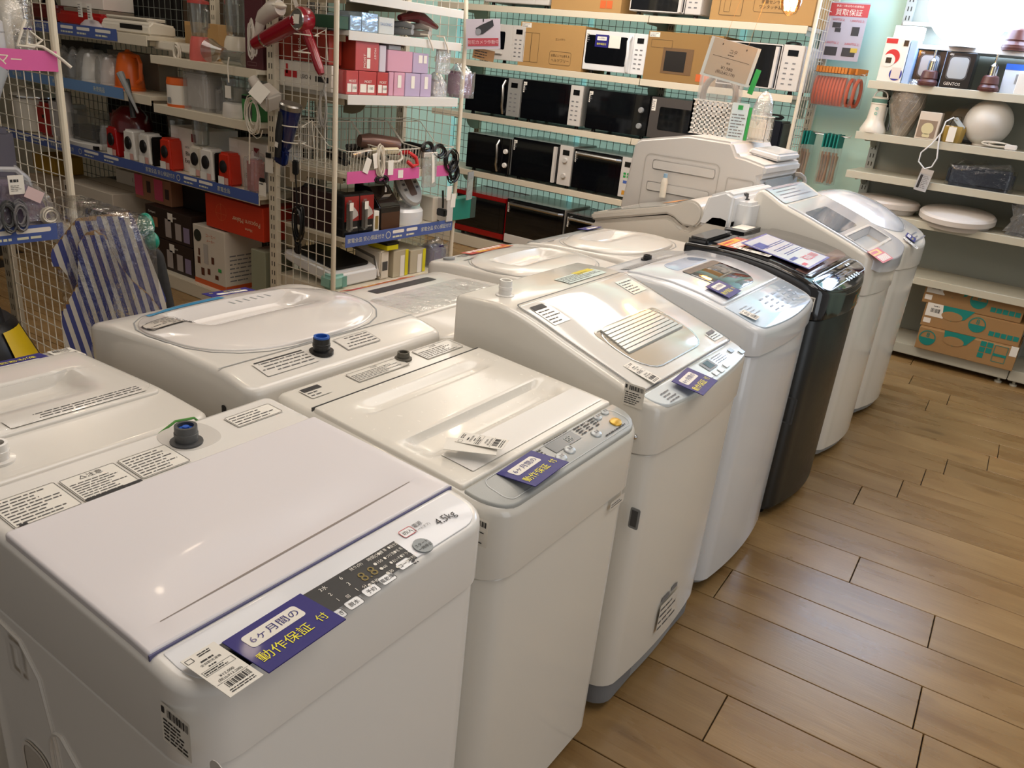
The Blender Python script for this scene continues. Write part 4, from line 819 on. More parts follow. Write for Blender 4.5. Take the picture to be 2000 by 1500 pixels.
# ---- kitchen shelf run (front faces the camera side)
LS = thing('kitchen_shelving', 'long cream shelving run of kitchen appliances behind the left aisle', 'shelving', (0, 0, 0)); M = FY(0, 2.75)
for x in (-6.45, -4.385, -3.50):
    upright(LS, lambda p, x=x: (p[0]+x, p[1]+3.17, p[2]), 2.2, SHELFM)
mesh_part('back_grid', LS, lambda p: (p[0], 3.2+p[1], p[2]), -6.45, -3.46, .12, 2.2, DWIRE)
board(LS, M, -6.45, -4.40, .42, 1.41, SHELFM, .055); board(LS, M, -6.45, -4.40, .42, 1.095, SHELFM, .05)
board(LS, M, -4.375, -3.475, .42, 1.316, SHELFM, .042); board(LS, M, -4.375, -3.475, .42, 1.06, SHELFM, .045)
board(LS, M, -6.45, -3.475, .42, .698, SHELFM, .05); B(M).box(-6.45, -3.475, 0, .44, 0, .085).out('base_tray', SHELFM, LS, bevel=.004); 
for z, us in ((1.41, (-4.42, -6.4)), (1.095, (-4.42, -6.4)), (1.316, (-4.355, -3.5)), (1.06, (-4.355, -3.5)), (.698, (-4.40, -3.5))):
    for u in us: bracket(LS, M, u, .42, z, mat('taupe_bracket', '9b8f78', .45))
for z in (1.41, .698, .085): B().box(-6.45, -3.475, 3.23, 3.62, max(0, z-.04), z).out('rear_board', SHELFM, LS, smooth=0)
strip(LS, M, -6.4, -4.68, 1.362, 1.425, BLUEST, [(-5.75, HOSHO, .03), (-5.28, '#', .14), (-5.1, '#', .14), (-4.9, '#', .16)])
strip(LS, M, -6.4, -4.66, 1.05, 1.112, BLUELT, [(-5.95, '未使用品', .03), (-5.45, '未使用品', .03), (-4.98, '未使用品', .032)])
strip(LS, M, -6.4, -4.512, .655, .712, BLUEST, [(-6.2, '#', .13), (-5.98, '#', .14), (-5.78, '#', .14), (-5.56, HOSHO, .028), (-5.20, '@', 0), (-5.15, '#', .16), (-4.93, '#', .16)])
strip(LS, M, -4.508, -3.478, .655, .712, BLUEST, [(-4.49, HOSHO, .028), (-4.17, '@', 0), (-4.12, '#', .12), (-3.98, '#', .12), (-3.82, '家電全品', .028)])
# ---- hair dryer gondola, front faces the washers
G2 = thing('hair_care_gondola', 'cream mesh gondola of hair dryers and shavers in the middle', 'shelving', (0, 0, 0)); M = FX(-2.955, 0)
for y in (2.795, 3.745):
    upright(G2, (lambda p, y=y: (-3.425+p[0]*1.1, y+p[1], p[2])), 2.2, SHELFM, .05, .03)
    B().tube([(-2.977, y+.012, 0), (-2.977, y+.012, 1.56), (-2.99, y+.012, 1.75), (-3.10, y+.012, 2.0), (-3.38, y+.012, 2.15)] if y > 3 else [(-2.977, y+.012, 0), (-2.977, y+.012, 2.2)], .0125, 10).out('front_post', SHELFM, G2)
    mesh_part('end_grid', G2, lambda p, y=y: (p[0], y+.012+p[1], p[2]), -3.40, -2.985, .06, 2.15, WIRE)
mesh_part('back_grid', G2, lambda p: (-3.425+p[1], p[0], p[2]), 2.82, 3.73, .10, 2.15, mat('grey_cream_wire', '9c9682', .5))
for z in (1.70, 1.538, 1.256, .885, .565): 
    board(G2, M, 2.865, 3.70, .46, z, SHELFW if z > 1.2 else SHELFM, .04 if z != 1.256 else .045)
    for u in (2.87, 3.28): bracket(G2, M, u, .46, z, mat('taupe_bracket', '9b8f78', .45), h=.13)
B(M).box(2.83, 3.74, .0, .47, .0, .29).out('base_plinth', SHELFM, G2, bevel=.004)
strip(G2, M, 2.865, 3.40, .838, .898, PINKST); strip(G2, M, 3.53, 3.66, .838, .898, PINKST)
B(lambda p: M((p[0], -.0065-p[2], p[1]))).rect(3.23, .848, 3.27, .89).out('colour_label', PAPER, G2, smooth=0)
strip(G2, M, 2.862, 3.72, .518, .583, BLUEST, [(2.875, HOSHO, .0265), (3.175, '@', 0), (3.21, '#', .09), (3.32, '#', .09), (3.44, HOSHO, .0265)])
def sloped_basket(y0, y1, i):
    t = thing('wire_basket', 'white sloping wire basket of hair tools, '+('nearest', 'middle', 'farthest')[i]+' of three on the pink shelf', 'basket', (-2.96, (y0+y1)/2, .888), R90, 'wire baskets on the pink shelf'); w_ = (y1-y0)/2-.004; b = B(); d = .40; hb, hf = .215, .105
    pr_ = [(.0, .004), (.0, hf), (.14, hf+.01), (.26, hb), (d, hb), (d, .004)]
    for sx in (-1, 1):
        b.tube([(sx*w_, y, z) for y, z in pr_], .0026, 5, True)
        for k in range(14):
            y = d*(k+.5)/14; z = (hf+.01*y/.14 if y < .14 else hf+.01+(hb-hf-.01)*min(1, (y-.14)/.12)); b.tube([(sx*w_, y, .004), (sx*w_, y, z)], .0013, 4)
    for y, z in ((0, hf), (.26, hb), (d, hb), (0, .004), (d, .004)): b.tube([(-w_, y, z), (w_, y, z)], .0026, 5)
    for k in range(12): x = -w_+2*w_*(k+.5)/12; b.tube([(x+.012, 0, hf), (x, 0.0, .004), (x, d, .004), (x, d, hb)], .0014, 4)
    o = b.out('wires', WIRE, t); o['kind'] = 'stuff'; return t
for i in range(3): sloped_basket(2.875+.275*i, 2.875+.275*(i+1), i)
# ---- steamer gondola at the left edge
G1 = thing('steamer_gondola', 'cream mesh gondola of steamers and irons at the left edge', 'shelving', (0, 0, 0)); M = FX(-3.02, 0)
for y in (.25, 1.54):
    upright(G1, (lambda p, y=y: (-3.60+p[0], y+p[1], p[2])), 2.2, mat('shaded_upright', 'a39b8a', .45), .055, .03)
    B().tube([(-3.035, y+.012, 0), (-3.035, y+.012, 2.2)], .0135, 10).out('front_post', SHELFM, G1)
mesh_part('end_grid', G1, lambda p: (p[0], 1.552+p[1], p[2]), -3.57, -3.045, .06, 2.15, WIRE)
for z in (1.352, .765): board(G1, M, .28, 1.53, .55, z, SHELFM, .04)
B(M).box(.28, 1.53, 0, .56, 0, .14).out('base_plinth', SHELFM, G1, bevel=.004)
strip(G1, M, .3, 1.545, 1.297, 1.363, PINKST, [(1.22, 'スチーマー', .042)])
strip(G1, M, .3, 1.50, .715, .775, BLUEST, [(.8, HOSHO, .027), (1.2, '#', .12), (1.335, '#', .12)])
# ---- microwave wall shelving
MS = thing('microwave_shelving', 'cream wall shelving of microwave ovens with mint mesh behind', 'shelving', (0, 0, 0)); M = FY(0, 5.3)
for x in (-4.30, -2.66, -1.58): upright(MS, lambda p, x=x: (p[0]+x, p[1]+5.66, p[2]), 2.4, SHELFM)
mesh_part('back_grid', MS, lambda p: (p[0], 5.668+p[1], p[2]), -4.55, -1.60, .05, 2.35, DWIRE)
B().tube([(-1.567, 5.31, 0), (-1.567, 5.31, 2.4)], .0125, 10).out('front_post', SHELFM, MS)
mesh_part('end_grid', MS, lambda p: (-1.567+p[1], p[0], p[2]), 5.33, 5.65, .05, 2.35, WIRE)
for z in (1.84, 1.445, 1.052, .618):
    for a, c in ((-4.5, -2.665), (-2.66, -1.605)): board(MS, M, a, c, .36, z, SHELFM, .042)
    for u in (-4.28, -2.685, -1.62): bracket(MS, M, u, .36, z, mat('sage_bracket', '9fa795', .45))
B(M).box(-4.5, -1.605, .0, .37, 0, .09).out('base_tray', SHELFM, MS, bevel=.004)
# ---- lamp shelving on the right
RS = thing('lamp_shelving', 'grey beige wall shelving of lamps and ceiling lights on the right', 'shelving', (0, 0, 0)); PGY = mat('grey_beige_enamel', 'b9b7a8', .45)
B().box(-1.16, .95, 5.69, 5.70, .1, 2.35).out('back_panel', mat('grey_back_panel', '94968a', .5), RS, smooth=0)
for x in (-1.135, -.02, .92): upright(RS, lambda p, x=x: (p[0]+x, p[1]+5.655, p[2]), 2.4, mat('grey_upright', '9b9d95', .45))
for z, d in ((1.575, .34), (1.29, .36), (1.063, .36), (.84, .36), (.515, .36)):
    for a, c in ((-1.185, -.025), (-.02, .92)): board(RS, FY(0, 5.3), a, c, d, z, mat('cream_grey_board', 'c4c0ae', .42), .042)
    bracket(RS, FY(0, 5.3), -1.13, .36, z, PGY, h=.10)
for a, c in ((-.99, -.025), (-.02, .92)): board(RS, FY(0, 5.36), a, c, .3, 1.788, SHELFW, .022)
B().box(-1.14, -.02, 5.60, 5.69, 1.90, 1.92).out('top_rail', PGY, RS, smooth=0)
for a, c in ((-1.185, -.022), (-.018, .92)): B().box(a, c, 5.32, 5.69, .035, .10).out('base_tray', PGY, RS, bevel=.004)
for x in (-1.1, -.06, .02, .88): B().lathe([(.02, 0), (.02, .01), (.008, .014), (.008, .04)], 10, (x, 5.36, 0)).out('foot', PGY, RS)
# ================================================================ GOODS: builders
def carton(label, loc, w, d, h, m=None, rz=0, name='carton', group=None, cat='box', flaps=True, tag_=None):
    t = thing(name, label, cat, loc, rz, group); B().box(-w/2, w/2, 0, d, 0, h).out('box', m or CARD, t, bevel=.0025, seg=1, smooth=0)
    if flaps: B().rect(-w/2+.003, d/2-.002, w/2-.003, d/2+.002, h+.0006).out('lid_seam', mat('seam_shadow', '6a5232', .8), t, smooth=0)
    if tag_: u, v, tw, th = tag_; o = B(frontm(0)).rect(u, v, u+tw, v+th, .0004).out('price_label', PAPER, t, smooth=0); B(frontm(0, .0018)).dashes(u+.003, v+.003, u+tw-.003, v+th-.003, 3, int(w*999), .45).out('print', INKG, o, smooth=0)
    return t
def fr(t, name, m, *rects, y=0, h=.0006):
    b = B(frontm(y))
    for r in rects: b.rect(*r, h)
    return b.out(name, m, t, smooth=0)
def ft(t, m, *txts, y=0, name='lettering', h=.0014):
    b = B(frontm(y))
    for s_, k, u, v, *rest in txts: b.text(s_, k, u, v, h, *(rest or ()))
    return b.out(name, m, t, smooth=0)
def right(w): return lambda p: (w/2+.001+p[2], p[0], p[1])
def left(w): return lambda p: (-w/2-.001-p[2], -p[0], p[1])
def cord(pts, r=.003, m=BLACK, label='', cat='cord', name='cord', loc=(0, 0, 0), group=None):
    o = B().tube(pts, r, 6).out(name, m, None); return tag(o, label, cat, group, loc)
def spiral_bundle(c, rx, rz, n, r, m, root=None, name='cord_bundle', seed=0, ax='y'):
    b = B(); rd = random.Random(seed); pts = []; N = 12; sm = .5
    for i in range((n+3)*N):
        a = 2*math.pi*i/N; t = i/N
        if i % N == 0: k0 = rd.uniform(.55, 1.12); tl = rd.uniform(-.5, .5); ox = rd.uniform(-.25, .25); oz = rd.uniform(-.18, .18); dp = rd.uniform(-.014, .014)
        sm_ = .25
        if i == 0: k, l, x_, z_, d_ = k0, tl, ox, oz, dp
        k += (k0-k)*sm_; l += (tl-l)*sm_; x_ += (ox-x_)*sm_; z_ += (oz-z_)*sm_; d_ += (dp-d_)*sm_
        u, v = rx*(k*math.cos(a)+x_), rz*(k*math.sin(a)+z_); u += l*v*.35
        pts.append((c[0]+u, c[1]+d_, c[2]+v) if ax == 'y' else (c[0]+d_, c[1]+u, c[2]+v))
    b.tube(pts, r*.8, 5)
    return b.out(name, m, root)
def hangtag(t, x, y, z, w=.035, h=.06, rot=0, name='price_label'):
    o = B(lambda p: (x+p[0], y-p[2], z+p[1])).rect(-w/2, -h/2, w/2, h/2).out(name, PAPER, t, smooth=0); B(lambda p: (x+p[0], y-.001-p[2], z+p[1])).dashes(-w*.42, -h*.4, w*.42, h*.4, 5, int(h*1000+w*777), .4).out('print', INKG, o, smooth=0); return o
def microwave(label, loc, w, d, h, face, body, panel_w, panel_m, handle=None, hm=None, knobs=0, knob_m=None, win=None, buttons=True, feet_h=.022, frame_m=None, disp=True, tag_=True, hx=None):
    t = thing('microwave_oven', label, 'microwave', loc)
    B().box(-w/2, w/2, .014, d, feet_h, h).out('body', body, t, bevel=.006)
    dw = w-panel_w
    B().box(-w/2, w/2-panel_w-.001, 0, .014, feet_h, h).out('door', face, t, bevel=.003)
    if frame_m: B(frontm(0)).frame(-w/2+.002, feet_h+.002, w/2-panel_w-.003, h-.002, .006, .007, .0006).out('door_frame', frame_m, t, smooth=0)
    x0, x1, z0, z1 = win or (.05, .9, .14, .86)
    B(frontm(0)).rrect(-w/2+dw*x0, feet_h+(h-feet_h)*z0, -w/2+dw*x1, feet_h+(h-feet_h)*z1, .012, .0004).out('door_window', mat('oven_glass', '0b0d11', .05, coat=.6), t, smooth=0)
    if panel_w > .01:
        B().box(w/2-panel_w, w/2, -.001, .014, feet_h, h).out('control_panel', panel_m, t, bevel=.003); cx = w/2-panel_w/2
        if disp: B(frontm(-.001)).rect(cx-panel_w*.25, h*.78, cx+panel_w*.25, h*.9, .0006).out('display', GLOSSB, t, smooth=0)
        if buttons:
            b = B(frontm(-.001))
            for r in range(5):
                for c in range(2): u = cx-panel_w*.22+c*panel_w*.36; b.rect(u-.010, h*(.2+.105*r), u+.010, h*(.2+.105*r)+.008, .0006)
            b.out('key_print', INKG, t, smooth=0)
        for k in range(knobs):
            z = h*(.30+.36*k); B(lambda p, z=z: (cx+p[0], -.001-p[2], z+p[1])).lathe([(.020, 0), (.019, .012), (.016, .016), (.0005, .016)], 20).out('knob', knob_m or CHROME, t)
    if handle:
        hx_ = hx if hx is not None else w/2-panel_w-.028
        if handle == 'bow': b = B().tube([(hx_, -.004, h*.12), (hx_+.004, -.03, h*.3), (hx_+.010, -.036, h*.55), (hx_, -.03, h*.8), (hx_+.004, -.004, h*.93)], .011, 8)
        elif handle == 'arc': b = B().tube([(hx_+.012, -.003, h*.14)]+[(hx_-.006*math.sin(math.pi*i/8)*2, -.028, h*(.2+.075*i)) for i in range(9)]+[(hx_+.012, -.003, h*.92)], .012, 8)
        elif handle == 'bar': b = B().box(hx_-.010, hx_+.010, -.03, -.002, h*.10, h*.94)
        elif handle == 'top': b = B().tube([(-w*.44, -.002, h*.90), (-w*.42, -.03, h*.91), (w/2-panel_w-.03, -.03, h*.90), (w/2-panel_w-.012, -.002, h*.89)], .013, 8)
        b.out('handle', hm or CHROME, t)
    for sx in (-1, 1):
        for y in (.05, d-.05): B().lathe([(.016, 0), (.013, feet_h)], 10, (sx*(w/2-.05), y, 0)).out('foot', BLACK, t)
    if tag_: hangtag(t, -w/2+.025, -.001, h*.82, .03, .075)
    return t
def kettle(label, loc, r, h, m, ml=None, bag=False, rz=0):
    t = thing('electric_kettle', label, 'kettle', loc, rz); B().lathe([(r*1.05, 0), (r*1.08, .012), (r, .02), (r*1.02, .03), (r*.9, h*.5), (r*.72, h*.82), (r*.68, h*.84)], 22).out('body', m, t)
    B().lathe([(r*.7, h*.83), (r*.6, h*.90), (r*.2, h*.95), (r*.14, h), (.0005, h)], 22).out('lid', ml or m, t); B().tube([(r*.62, 0, h*.86), (r*1.25, 0, h*.86), (r*1.5, 0, h*.7), (r*1.42, 0, h*.3), (r*.92, 0, h*.2)], .012, 8).out('handle', m, t)
    B().prism([(-r*.6, h*.84), (-r*1.1, h*.80), (-r*.85, h*.6)], -.015, .015, 'y').out('spout', m, t)
    if bag: B().lathe([(r*1.45, 0), (r*1.5, h*.3), (r*1.35, h*.8), (r*.9, h*1.02), (.03, h*1.04)], 14).out('bag', CLEARH, t)
    return t
def juicer(label, loc, w, h, m, group=None, side=None, rz=0, jug=False):
    t = thing('mini_blender', label, 'blender', loc, rz, group); B().prism([(-w*.42, h), (w*.36, h), (w*.5, 0), (-w*.5, 0)], 0, w*.8, 'y').out('base', m, t, bevel=.012, seg=3)
    o = B(lambda p: (p[0], -.0005-p[2]*1, h*.58+p[1])).lathe([(w*.24, 0), (w*.22, .008), (.0005, .012)], 20, sy=1.3).out('dial', BLACK, t); B(lambda p: (p[0], -.001-p[2], h*.58+p[1])).ring((0, 0), w*.25, w*.29, .001).out('dial_ring', CHROME, t, smooth=0)
    fr(t, 'price_label', PAPER, (-w*.42, h*.03, w*.05, h*.27)); fr(t, 'sticker', mat('pale_red_print', 'd8a59b', .5), (w*.08, h*.05, w*.36, h*.25))
    if side: B().box(w*.5, w*.62, .01, w*.7, 0, h*.92).out('side_wall', side, t, bevel=.006)
    if jug: B().lathe([(w*.3, h), (w*.36, h*1.05), (w*.40, h*2.0), (w*.3, h*2.05)], 18, (0, w*.4, 0)).out('jug', GLASSY, t)
    return t
def blender(label, loc, r, hb, h, mb, mj, lidm, rz=0):
    t = thing('jug_blender', label, 'blender', loc, rz); B().lathe([(r*1.05, 0), (r*1.08, .02), (r*.95, hb*.8), (r*.8, hb)], 20).out('motor_base', mb, t); B().lathe([(r*.72, hb), (r*.8, hb+.02), (r*1.0, h*.93), (r*.98, h*.93), (r*.7, hb+.02)], 20).out('jug', mj, t)
    B().lathe([(r*1.05, h*.93), (r*1.05, h*.98), (r*.6, h), (.0005, h)], 20).out('lid', lidm, t); B().tube([(r*.85, 0, hb+.04), (r*1.5, 0, hb+.05), (r*1.55, 0, h*.82), (r*1.0, 0, h*.86)], .008, 6).out('handle', mj, t); return t
def hairdryer(name, label, loc, rot, m, ring, L=.17, r=.042, handle=.15, cone=False):
    t = thing(name, label, 'hair dryer', loc, 0, None, rot)
    prof = [(.0005, -.055), (r*.6, -.055), (r, -.04), (r*1.05, 0), (r*1.0, .03), (r*.62, L*.75), (r*.55, L)] if not cone else [(r*.5, -.0), (r*1.0, .0), (r*1.08, .02), (r*1.0, .06), (r*.55, L), (r*.5, L)]
    B(lambda p: (-p[2], p[1], p[0])).lathe(prof, 22).out('barrel', m, t); B(lambda p: (-p[2], p[1], p[0])).lathe([(r*.60, L*.78), (r*.62, L*.80), (r*.58, L*.82)], 22).out('nozzle_ring', ring, t)
    B().tube([(.0, 0, -r*.4), (.012, 0, -handle*.5), (.03, 0, -handle), (.035, 0, -handle*1.12)], [r*.5, r*.42, r*.40, r*.3], 10).out('handle', m, t); return t
def bagged(label, loc, w, d, h, core, name='bagged_goods', cat='bag', cw=.7, filmm=None):
    t = thing(name, label, cat, loc); B().box(-w*cw/2, w*cw/2, d*.15, d*.85, .0, h*.72).out('contents', core, t, bevel=min(w, d, h)*.12, seg=3)
    b = B(); shell(b, half(w/2, 0, d, min(w, d)*.3, min(w, d)*.3, ny=6), 0, lambda x, y: h*.8+.02*math.sin(60*x+20*y)+.01*math.sin(90*y), .02, nx=8); b.out('bag', filmm or CLEARH, t); return t
LY = 2.80
# ================================================================ GOODS: kitchen shelving
t = thing('hot_plate', 'long glossy red hot plate on the top left kitchen shelf', 'hot plate', (-5.20, 2.82, 1.41)); B().prism(rrpts(-.30, 0, .26, .3, .06), .0, .085, 'z').out('body', REDP, t, bevel=.02, seg=3); B().tube([(-.31, .06, .05), (-.36, .08, .05), (-.36, .2, .05), (-.31, .22, .05)], .012, 6).out('handle', BLACK, t); hangtag(t, .03, -.004, .10, .05, .085)
t = thing('hot_plate', 'second red hot plate behind the white post, top left shelf', 'hot plate', (-5.80, 2.86, 1.41)); B().prism(rrpts(-.22, 0, .22, .3, .06), .0, .11, 'z').out('body', DRED, t, bevel=.03, seg=3); B().tube([(-.08, .1, .11), (-.06, .1, .14), (.06, .1, .14), (.08, .1, .11)], .01, 6).out('handle', BLACK, t)
t = thing('pot_lid', 'white oval lid leaning on the red hot plate', 'lid', (-5.0, 2.785, 1.411)); B().lathe([(.11, 0), (.105, .02), (.06, .045), (.02, .05), (.015, .065), (.0005, .066)], 22, sy=.35).out('lid', mat('lilac_lid', 'c9bfc4', .3), t); hangtag(t, .06, -.04, .09, .05, .085)
t = thing('sandwich_maker', 'cream vacuum sealer with a black slot on the top shelf', 'appliance', (-4.68, 2.80, 1.41)); B().prism([(0, 0), (.17, 0), (.17, .06), (.03, .075), (0, .05)], -.25, .23, 'x').out('body', CREAM, t, bevel=.01, seg=3); fr(t, 'black_slot', BLACK, (-.05, .025, .17, .05)); B().box(-.24, .18, .02, .15, .073, .09).out('lid', CREAM, t, bevel=.008)
carton('flat white appliance carton at the back of the top left shelf', (-5.45, 2.98, 1.52), .5, .2, .12, PAPER)
carton('grey carton carrying the flat white one on the top left shelf', (-5.45, 2.95, 1.412), .5, .23, .105, mat('taupe_carton', '8d8374', .7))
bagged('clear bag with a black round mixer on the middle left shelf', (-5.43, 2.80, 1.095), .26, .2, .21, BLACK)
kettle('white kettle in a clear bag, left of two beside the orange kettle', (-5.18, 2.87, 1.095), .068, .19, WHITE, bag=True); kettle('pinkish white kettle in a clear bag next to the orange kettle', (-4.975, 2.87, 1.095), .066, .18, mat('pink_white', 'd6c9c4', .3), bag=True)
kettle('bright orange electric kettle at the end of the pale blue strip', (-4.775, 2.86, 1.095), .082, .225, ORANGE)
t = thing('brush_pack', 'black and grey brush set in a clear sleeve leaning at the shelf gap', 'brush', (-4.55, 2.73, .965)); B().tube([(-.07, .02, .20), (-.03, .01, .09), (.0, 0, -.0)], [.015, .012, .016], 8).out('black_brush', BLACK, t); B().tube([(-.10, .0, .23), (-.02, 0, .12), (.05, 0, .03)], [.022, .012, .006], 8).out('grey_brush', GREYP, t)
t = thing('stock_pot', 'large cream pot with a silver rim seen through the left mesh', 'pot', (-6.05, 2.93, .698)); B().lathe([(.13, 0), (.15, .01), (.155, .22), (.165, .225), (.16, .24), (.06, .285), (.02, .29), (.0005, .30)], 26).out('pot', CREAM, t); B().lathe([(.166, .222), (.168, .23), (.166, .238)], 26).out('rim', CHROME, t)
t = thing('toaster', 'red toaster seen through the left mesh beside the cream pot', 'toaster', (-5.77, 2.83, .698)); B().box(-.11, .11, 0, .17, 0, .215).out('body', REDP, t, bevel=.02, seg=3); B().box(-.09, .09, .05, .12, .212, .2165).out('slot', BLACK, t); B().box(-.01, .01, -.012, 0, .12, .14).out('lever', BLACK, t)
t = thing('hand_mixer', 'white slim cylinder mixer with a paper manual on the lower shelf', 'mixer', (-5.44, 2.80, .698)); B().lathe([(.05, 0), (.055, .02), (.052, .2), (.045, .26), (.045, .32), (.0005, .325)], 18).out('body', mat('grey_white', 'bdb7b2', .4), t); B().box(-.045, .05, -.075, -.073, .05, .26).out('manual', mat('grey_paper', 'a9a4a2', .6), t); fr(t, 'print', INKG, (-.03, .2, .04, .203), y=-.076)
carton('narrow white carton with a red printed side next to the white post', (-5.66, 2.84, .698), .09, .2, .22, PAPER, flaps=False)
t = thing('food_steamer', 'clear food steamer box on a white oval plate, lower shelf', 'appliance', (-5.26, 2.86, .698)); B().lathe([(.2, 0), (.22, .01), (.23, .035), (.215, .04), (.0005, .041)], 26, sy=.5).out('plate', WHITE, t); B().box(-.16, .16, -.07, .09, .042, .22).out('steam_box', GLASSY, t, bevel=.02); B().box(-.15, .15, -.06, .08, .046, .13).out('inner_tray', DGREY, t, bevel=.02); B().box(.16, .19, -.085, -.06, .008, .03).out('switch', BLACK, t)
t = thing('coffee_maker', 'dark red coffee maker with a domed top on the lower shelf', 'coffee maker', (-4.86, 2.90, .698)); B().lathe([(.0005, .30), (.06, .295), (.12, .25), (.14, .20), (.14, .15)][::-1], 24, sy=.8).out('dome', DRED, t); B().box(-.17, -.09, -.05, .12, 0, .26).out('column', DRED, t, bevel=.02); B().box(-.17, .15, -.08, .12, 0, .025).out('base', DRED, t, bevel=.008); B().lathe([(.08, .03), (.085, .1), (.06, .14)], 18, (.04, 0, 0)).out('glass_jug', GLASSY, t); B().lathe([(.04, 0), (.045, .1), (.03, .16)], 12, (-.2, -.05, 0)).out('bag', CLEARH, t)
GJ = 'mini blenders on the blue striped shelf'
juicer('glossy red mini blender with a black dial, first of the row', (-4.885, 2.775, .698), .125, .175, REDP, GJ); juicer('white mini blender with a black dial, directly right of the first red one', (-4.70, 2.775, .698), .125, .18, WHITE, GJ)
juicer('white mini blender with black side, second white one in the row', (-4.545, 2.775, .698), .125, .18, WHITE, GJ, side=BLACK); juicer('orange red mini blender before the first printed white carton', (-4.335, 2.775, .698), .115, .18, mat('orange_red', 'c4301a', .3), GJ)
juicer('white mini blender with a tall clear jug between the two printed cartons', (-4.09, 2.80, .698), .12, .17, CREAM, GJ, jug=True); juicer('white mini blender with black side before the second printed carton', (-3.955, 2.775, .698), .12, .175, WHITE, GJ, side=BLACK); juicer('orange red mini blender before the second printed white carton', (-3.80, 2.775, .698), .11, .175, mat('orange_red', 'c4301a', .3), GJ)
for i, (x, w_, lab) in enumerate(((-4.245, .30, 'white Blend Express carton behind the first orange red blender'), (-3.70, .32, 'white Blend Express carton at the right end of the lower shelf'))):
    t = carton(lab, (x, 2.86, .698), w_, .24, .245, PAPER, flaps=False); fr(t, 'maker_square', mat('maroon_print', '7d1a22', .5), (w_*.16, .175, w_*.30, .22)); ft(t, INK, ('Blend', .034, w_*.08, .105, 0, 'C'), ('Express', .034, w_*.10, .065, 0, 'C')); ft(t, INK, ('RECO', .014, w_*.02, .14), name='small_lettering'); fr(t, 'white_tag', mat('tag_white', 'f2efe8', .5), (-w_*.48, .2, -w_*.25, .235))
bagged('clear bag of small red blender parts at the shelf end', (-3.575, 2.76, .698), .11, .1, .24, REDP)
t = thing('clear_cup', 'tall clear measuring cup behind the white mini blenders', 'cup', (-4.50, 2.97, .698)); B().lathe([(.04, 0), (.045, .02), (.05, .26), (.047, .26), (.042, .02), (.0005, .015)], 18).out('cup', GLASSY, t)
t = thing('paper_tag', 'white paper tag clipped to the shelf edge by the gondola post', 'price tag', (-3.43, 2.735, .745)); B().box(-.028, .028, 0, .001, -.035, .035).out('paper', PAPER, t, smooth=0); B(frontm(0)).dashes(-.022, .02, .022, .028, 1, 3, .7).out('print', INK, t, smooth=0); B().box(-.018, .018, -.006, .006, .035, .055).out('clip', BLACK, t, bevel=.003)
t = thing('canister', 'white and orange cylinder canister on the right middle kitchen shelf', 'canister', (-4.235, 2.84, 1.06)); B().lathe([(.075, 0), (.078, .015), (.078, .12), (.07, .125), (.07, .148), (.0005, .15)], 24).out('body', PAPER, t); B().lathe([(.0785, .115), (.08, .125), (.075, .152), (.0005, .153)], 24).lathe([(.079, .0), (.079, .014)], 24).out('orange_band', ORANGE, t); fr(t, 'grey_dot', GREYP, (-.015, .02, .015, .05), y=-.079)
t = thing('lidded_bin', 'grey white lidded bin wrapped in clear film', 'bin', (-4.045, 2.86, 1.06)); B().box(-.095, .095, -.06, .12, 0, .185).out('bin', mat('grey_white', 'bdb7b2', .4), t, bevel=.02, seg=3); B().box(-.10, .10, -.065, .125, .165, .19).out('lid', mat('light_grey', 'c9c5c0', .4), t, bevel=.01); shell(B(lambda p: (p[0], p[1], p[2])), half(.106, -.075, .13, .02, .02), .0, lambda x, y: .215+.015*math.sin(50*x+y*30), .01, nx=8).out('film', CLEARH, t)
bagged('black appliance in a clear bag with a white label', (-3.885, 2.83, 1.06), .13, .14, .17, BLACK); 
t = thing('food_processor', 'clear food processor bowl on a white base, right middle shelf', 'food processor', (-3.735, 2.85, 1.06)); B().lathe([(.09, 0), (.095, .01), (.09, .07), (.07, .08)], 22).out('base', WHITE, t); B().lathe([(.075, .08), (.088, .09), (.092, .18), (.088, .18), (.07, .085)], 22).out('bowl', GLASSY, t); B().lathe([(.096, .18), (.096, .195), (.03, .2), (.03, .215), (.0005, .215)], 22).out('lid', GLASSY, t); B().tube([(-.09, 0, .17), (-.14, 0, .165), (-.14, 0, .11), (-.09, 0, .10)], .009, 8).out('handle', DGREY, t); B().lathe([(.05, .085), (.06, .15), (.0005, .151)], 16).out('inner_bowl', mat('frosted', 'b9b6ae', .5), t); fr(t, 'price_label', PAPER, (0, .10, .05, .16), y=-.094)
t = carton('green printed small carton at the right end of the middle shelf', (-3.605, 2.80, 1.06), .115, .12, .125, mat('leaf_green', '3f8a48', .5), flaps=False); fr(t, 'picture', DGREY, (-.025, .015, .025, .085)); fr(t, 'dark_top', BLACK, (-.055, .105, .055, .122))
t = carton('white carton with an owl line drawing behind the green carton', (-3.60, 2.93, 1.06), .14, .12, .20, PAPER, flaps=False); b = B(frontm(0)); b.ring((-.012, .165), .008, .010).ring((.012, .165), .008, .010).ring((0, .155), .03, .032); b.out('line_drawing', INKG, t, smooth=0)
t = thing('kitchen_scale', 'white slicer tray on a stand with a tied white cord', 'appliance', (-4.28, 2.82, 1.316)); B().prism([(-.17, .03), (.17, .03), (.20, .075), (-.20, .075)], 0, .15, 'y').out('tray', CREAM, t, bevel=.006); B().box(-.10, -.06, .05, .1, 0, .03).box(.06, .1, .05, .1, 0, .03).out('legs', CREAM, t); o = spiral_bundle((.06, -.01, .03), .028, .05, 4, .005, CREAM, t, seed=3)
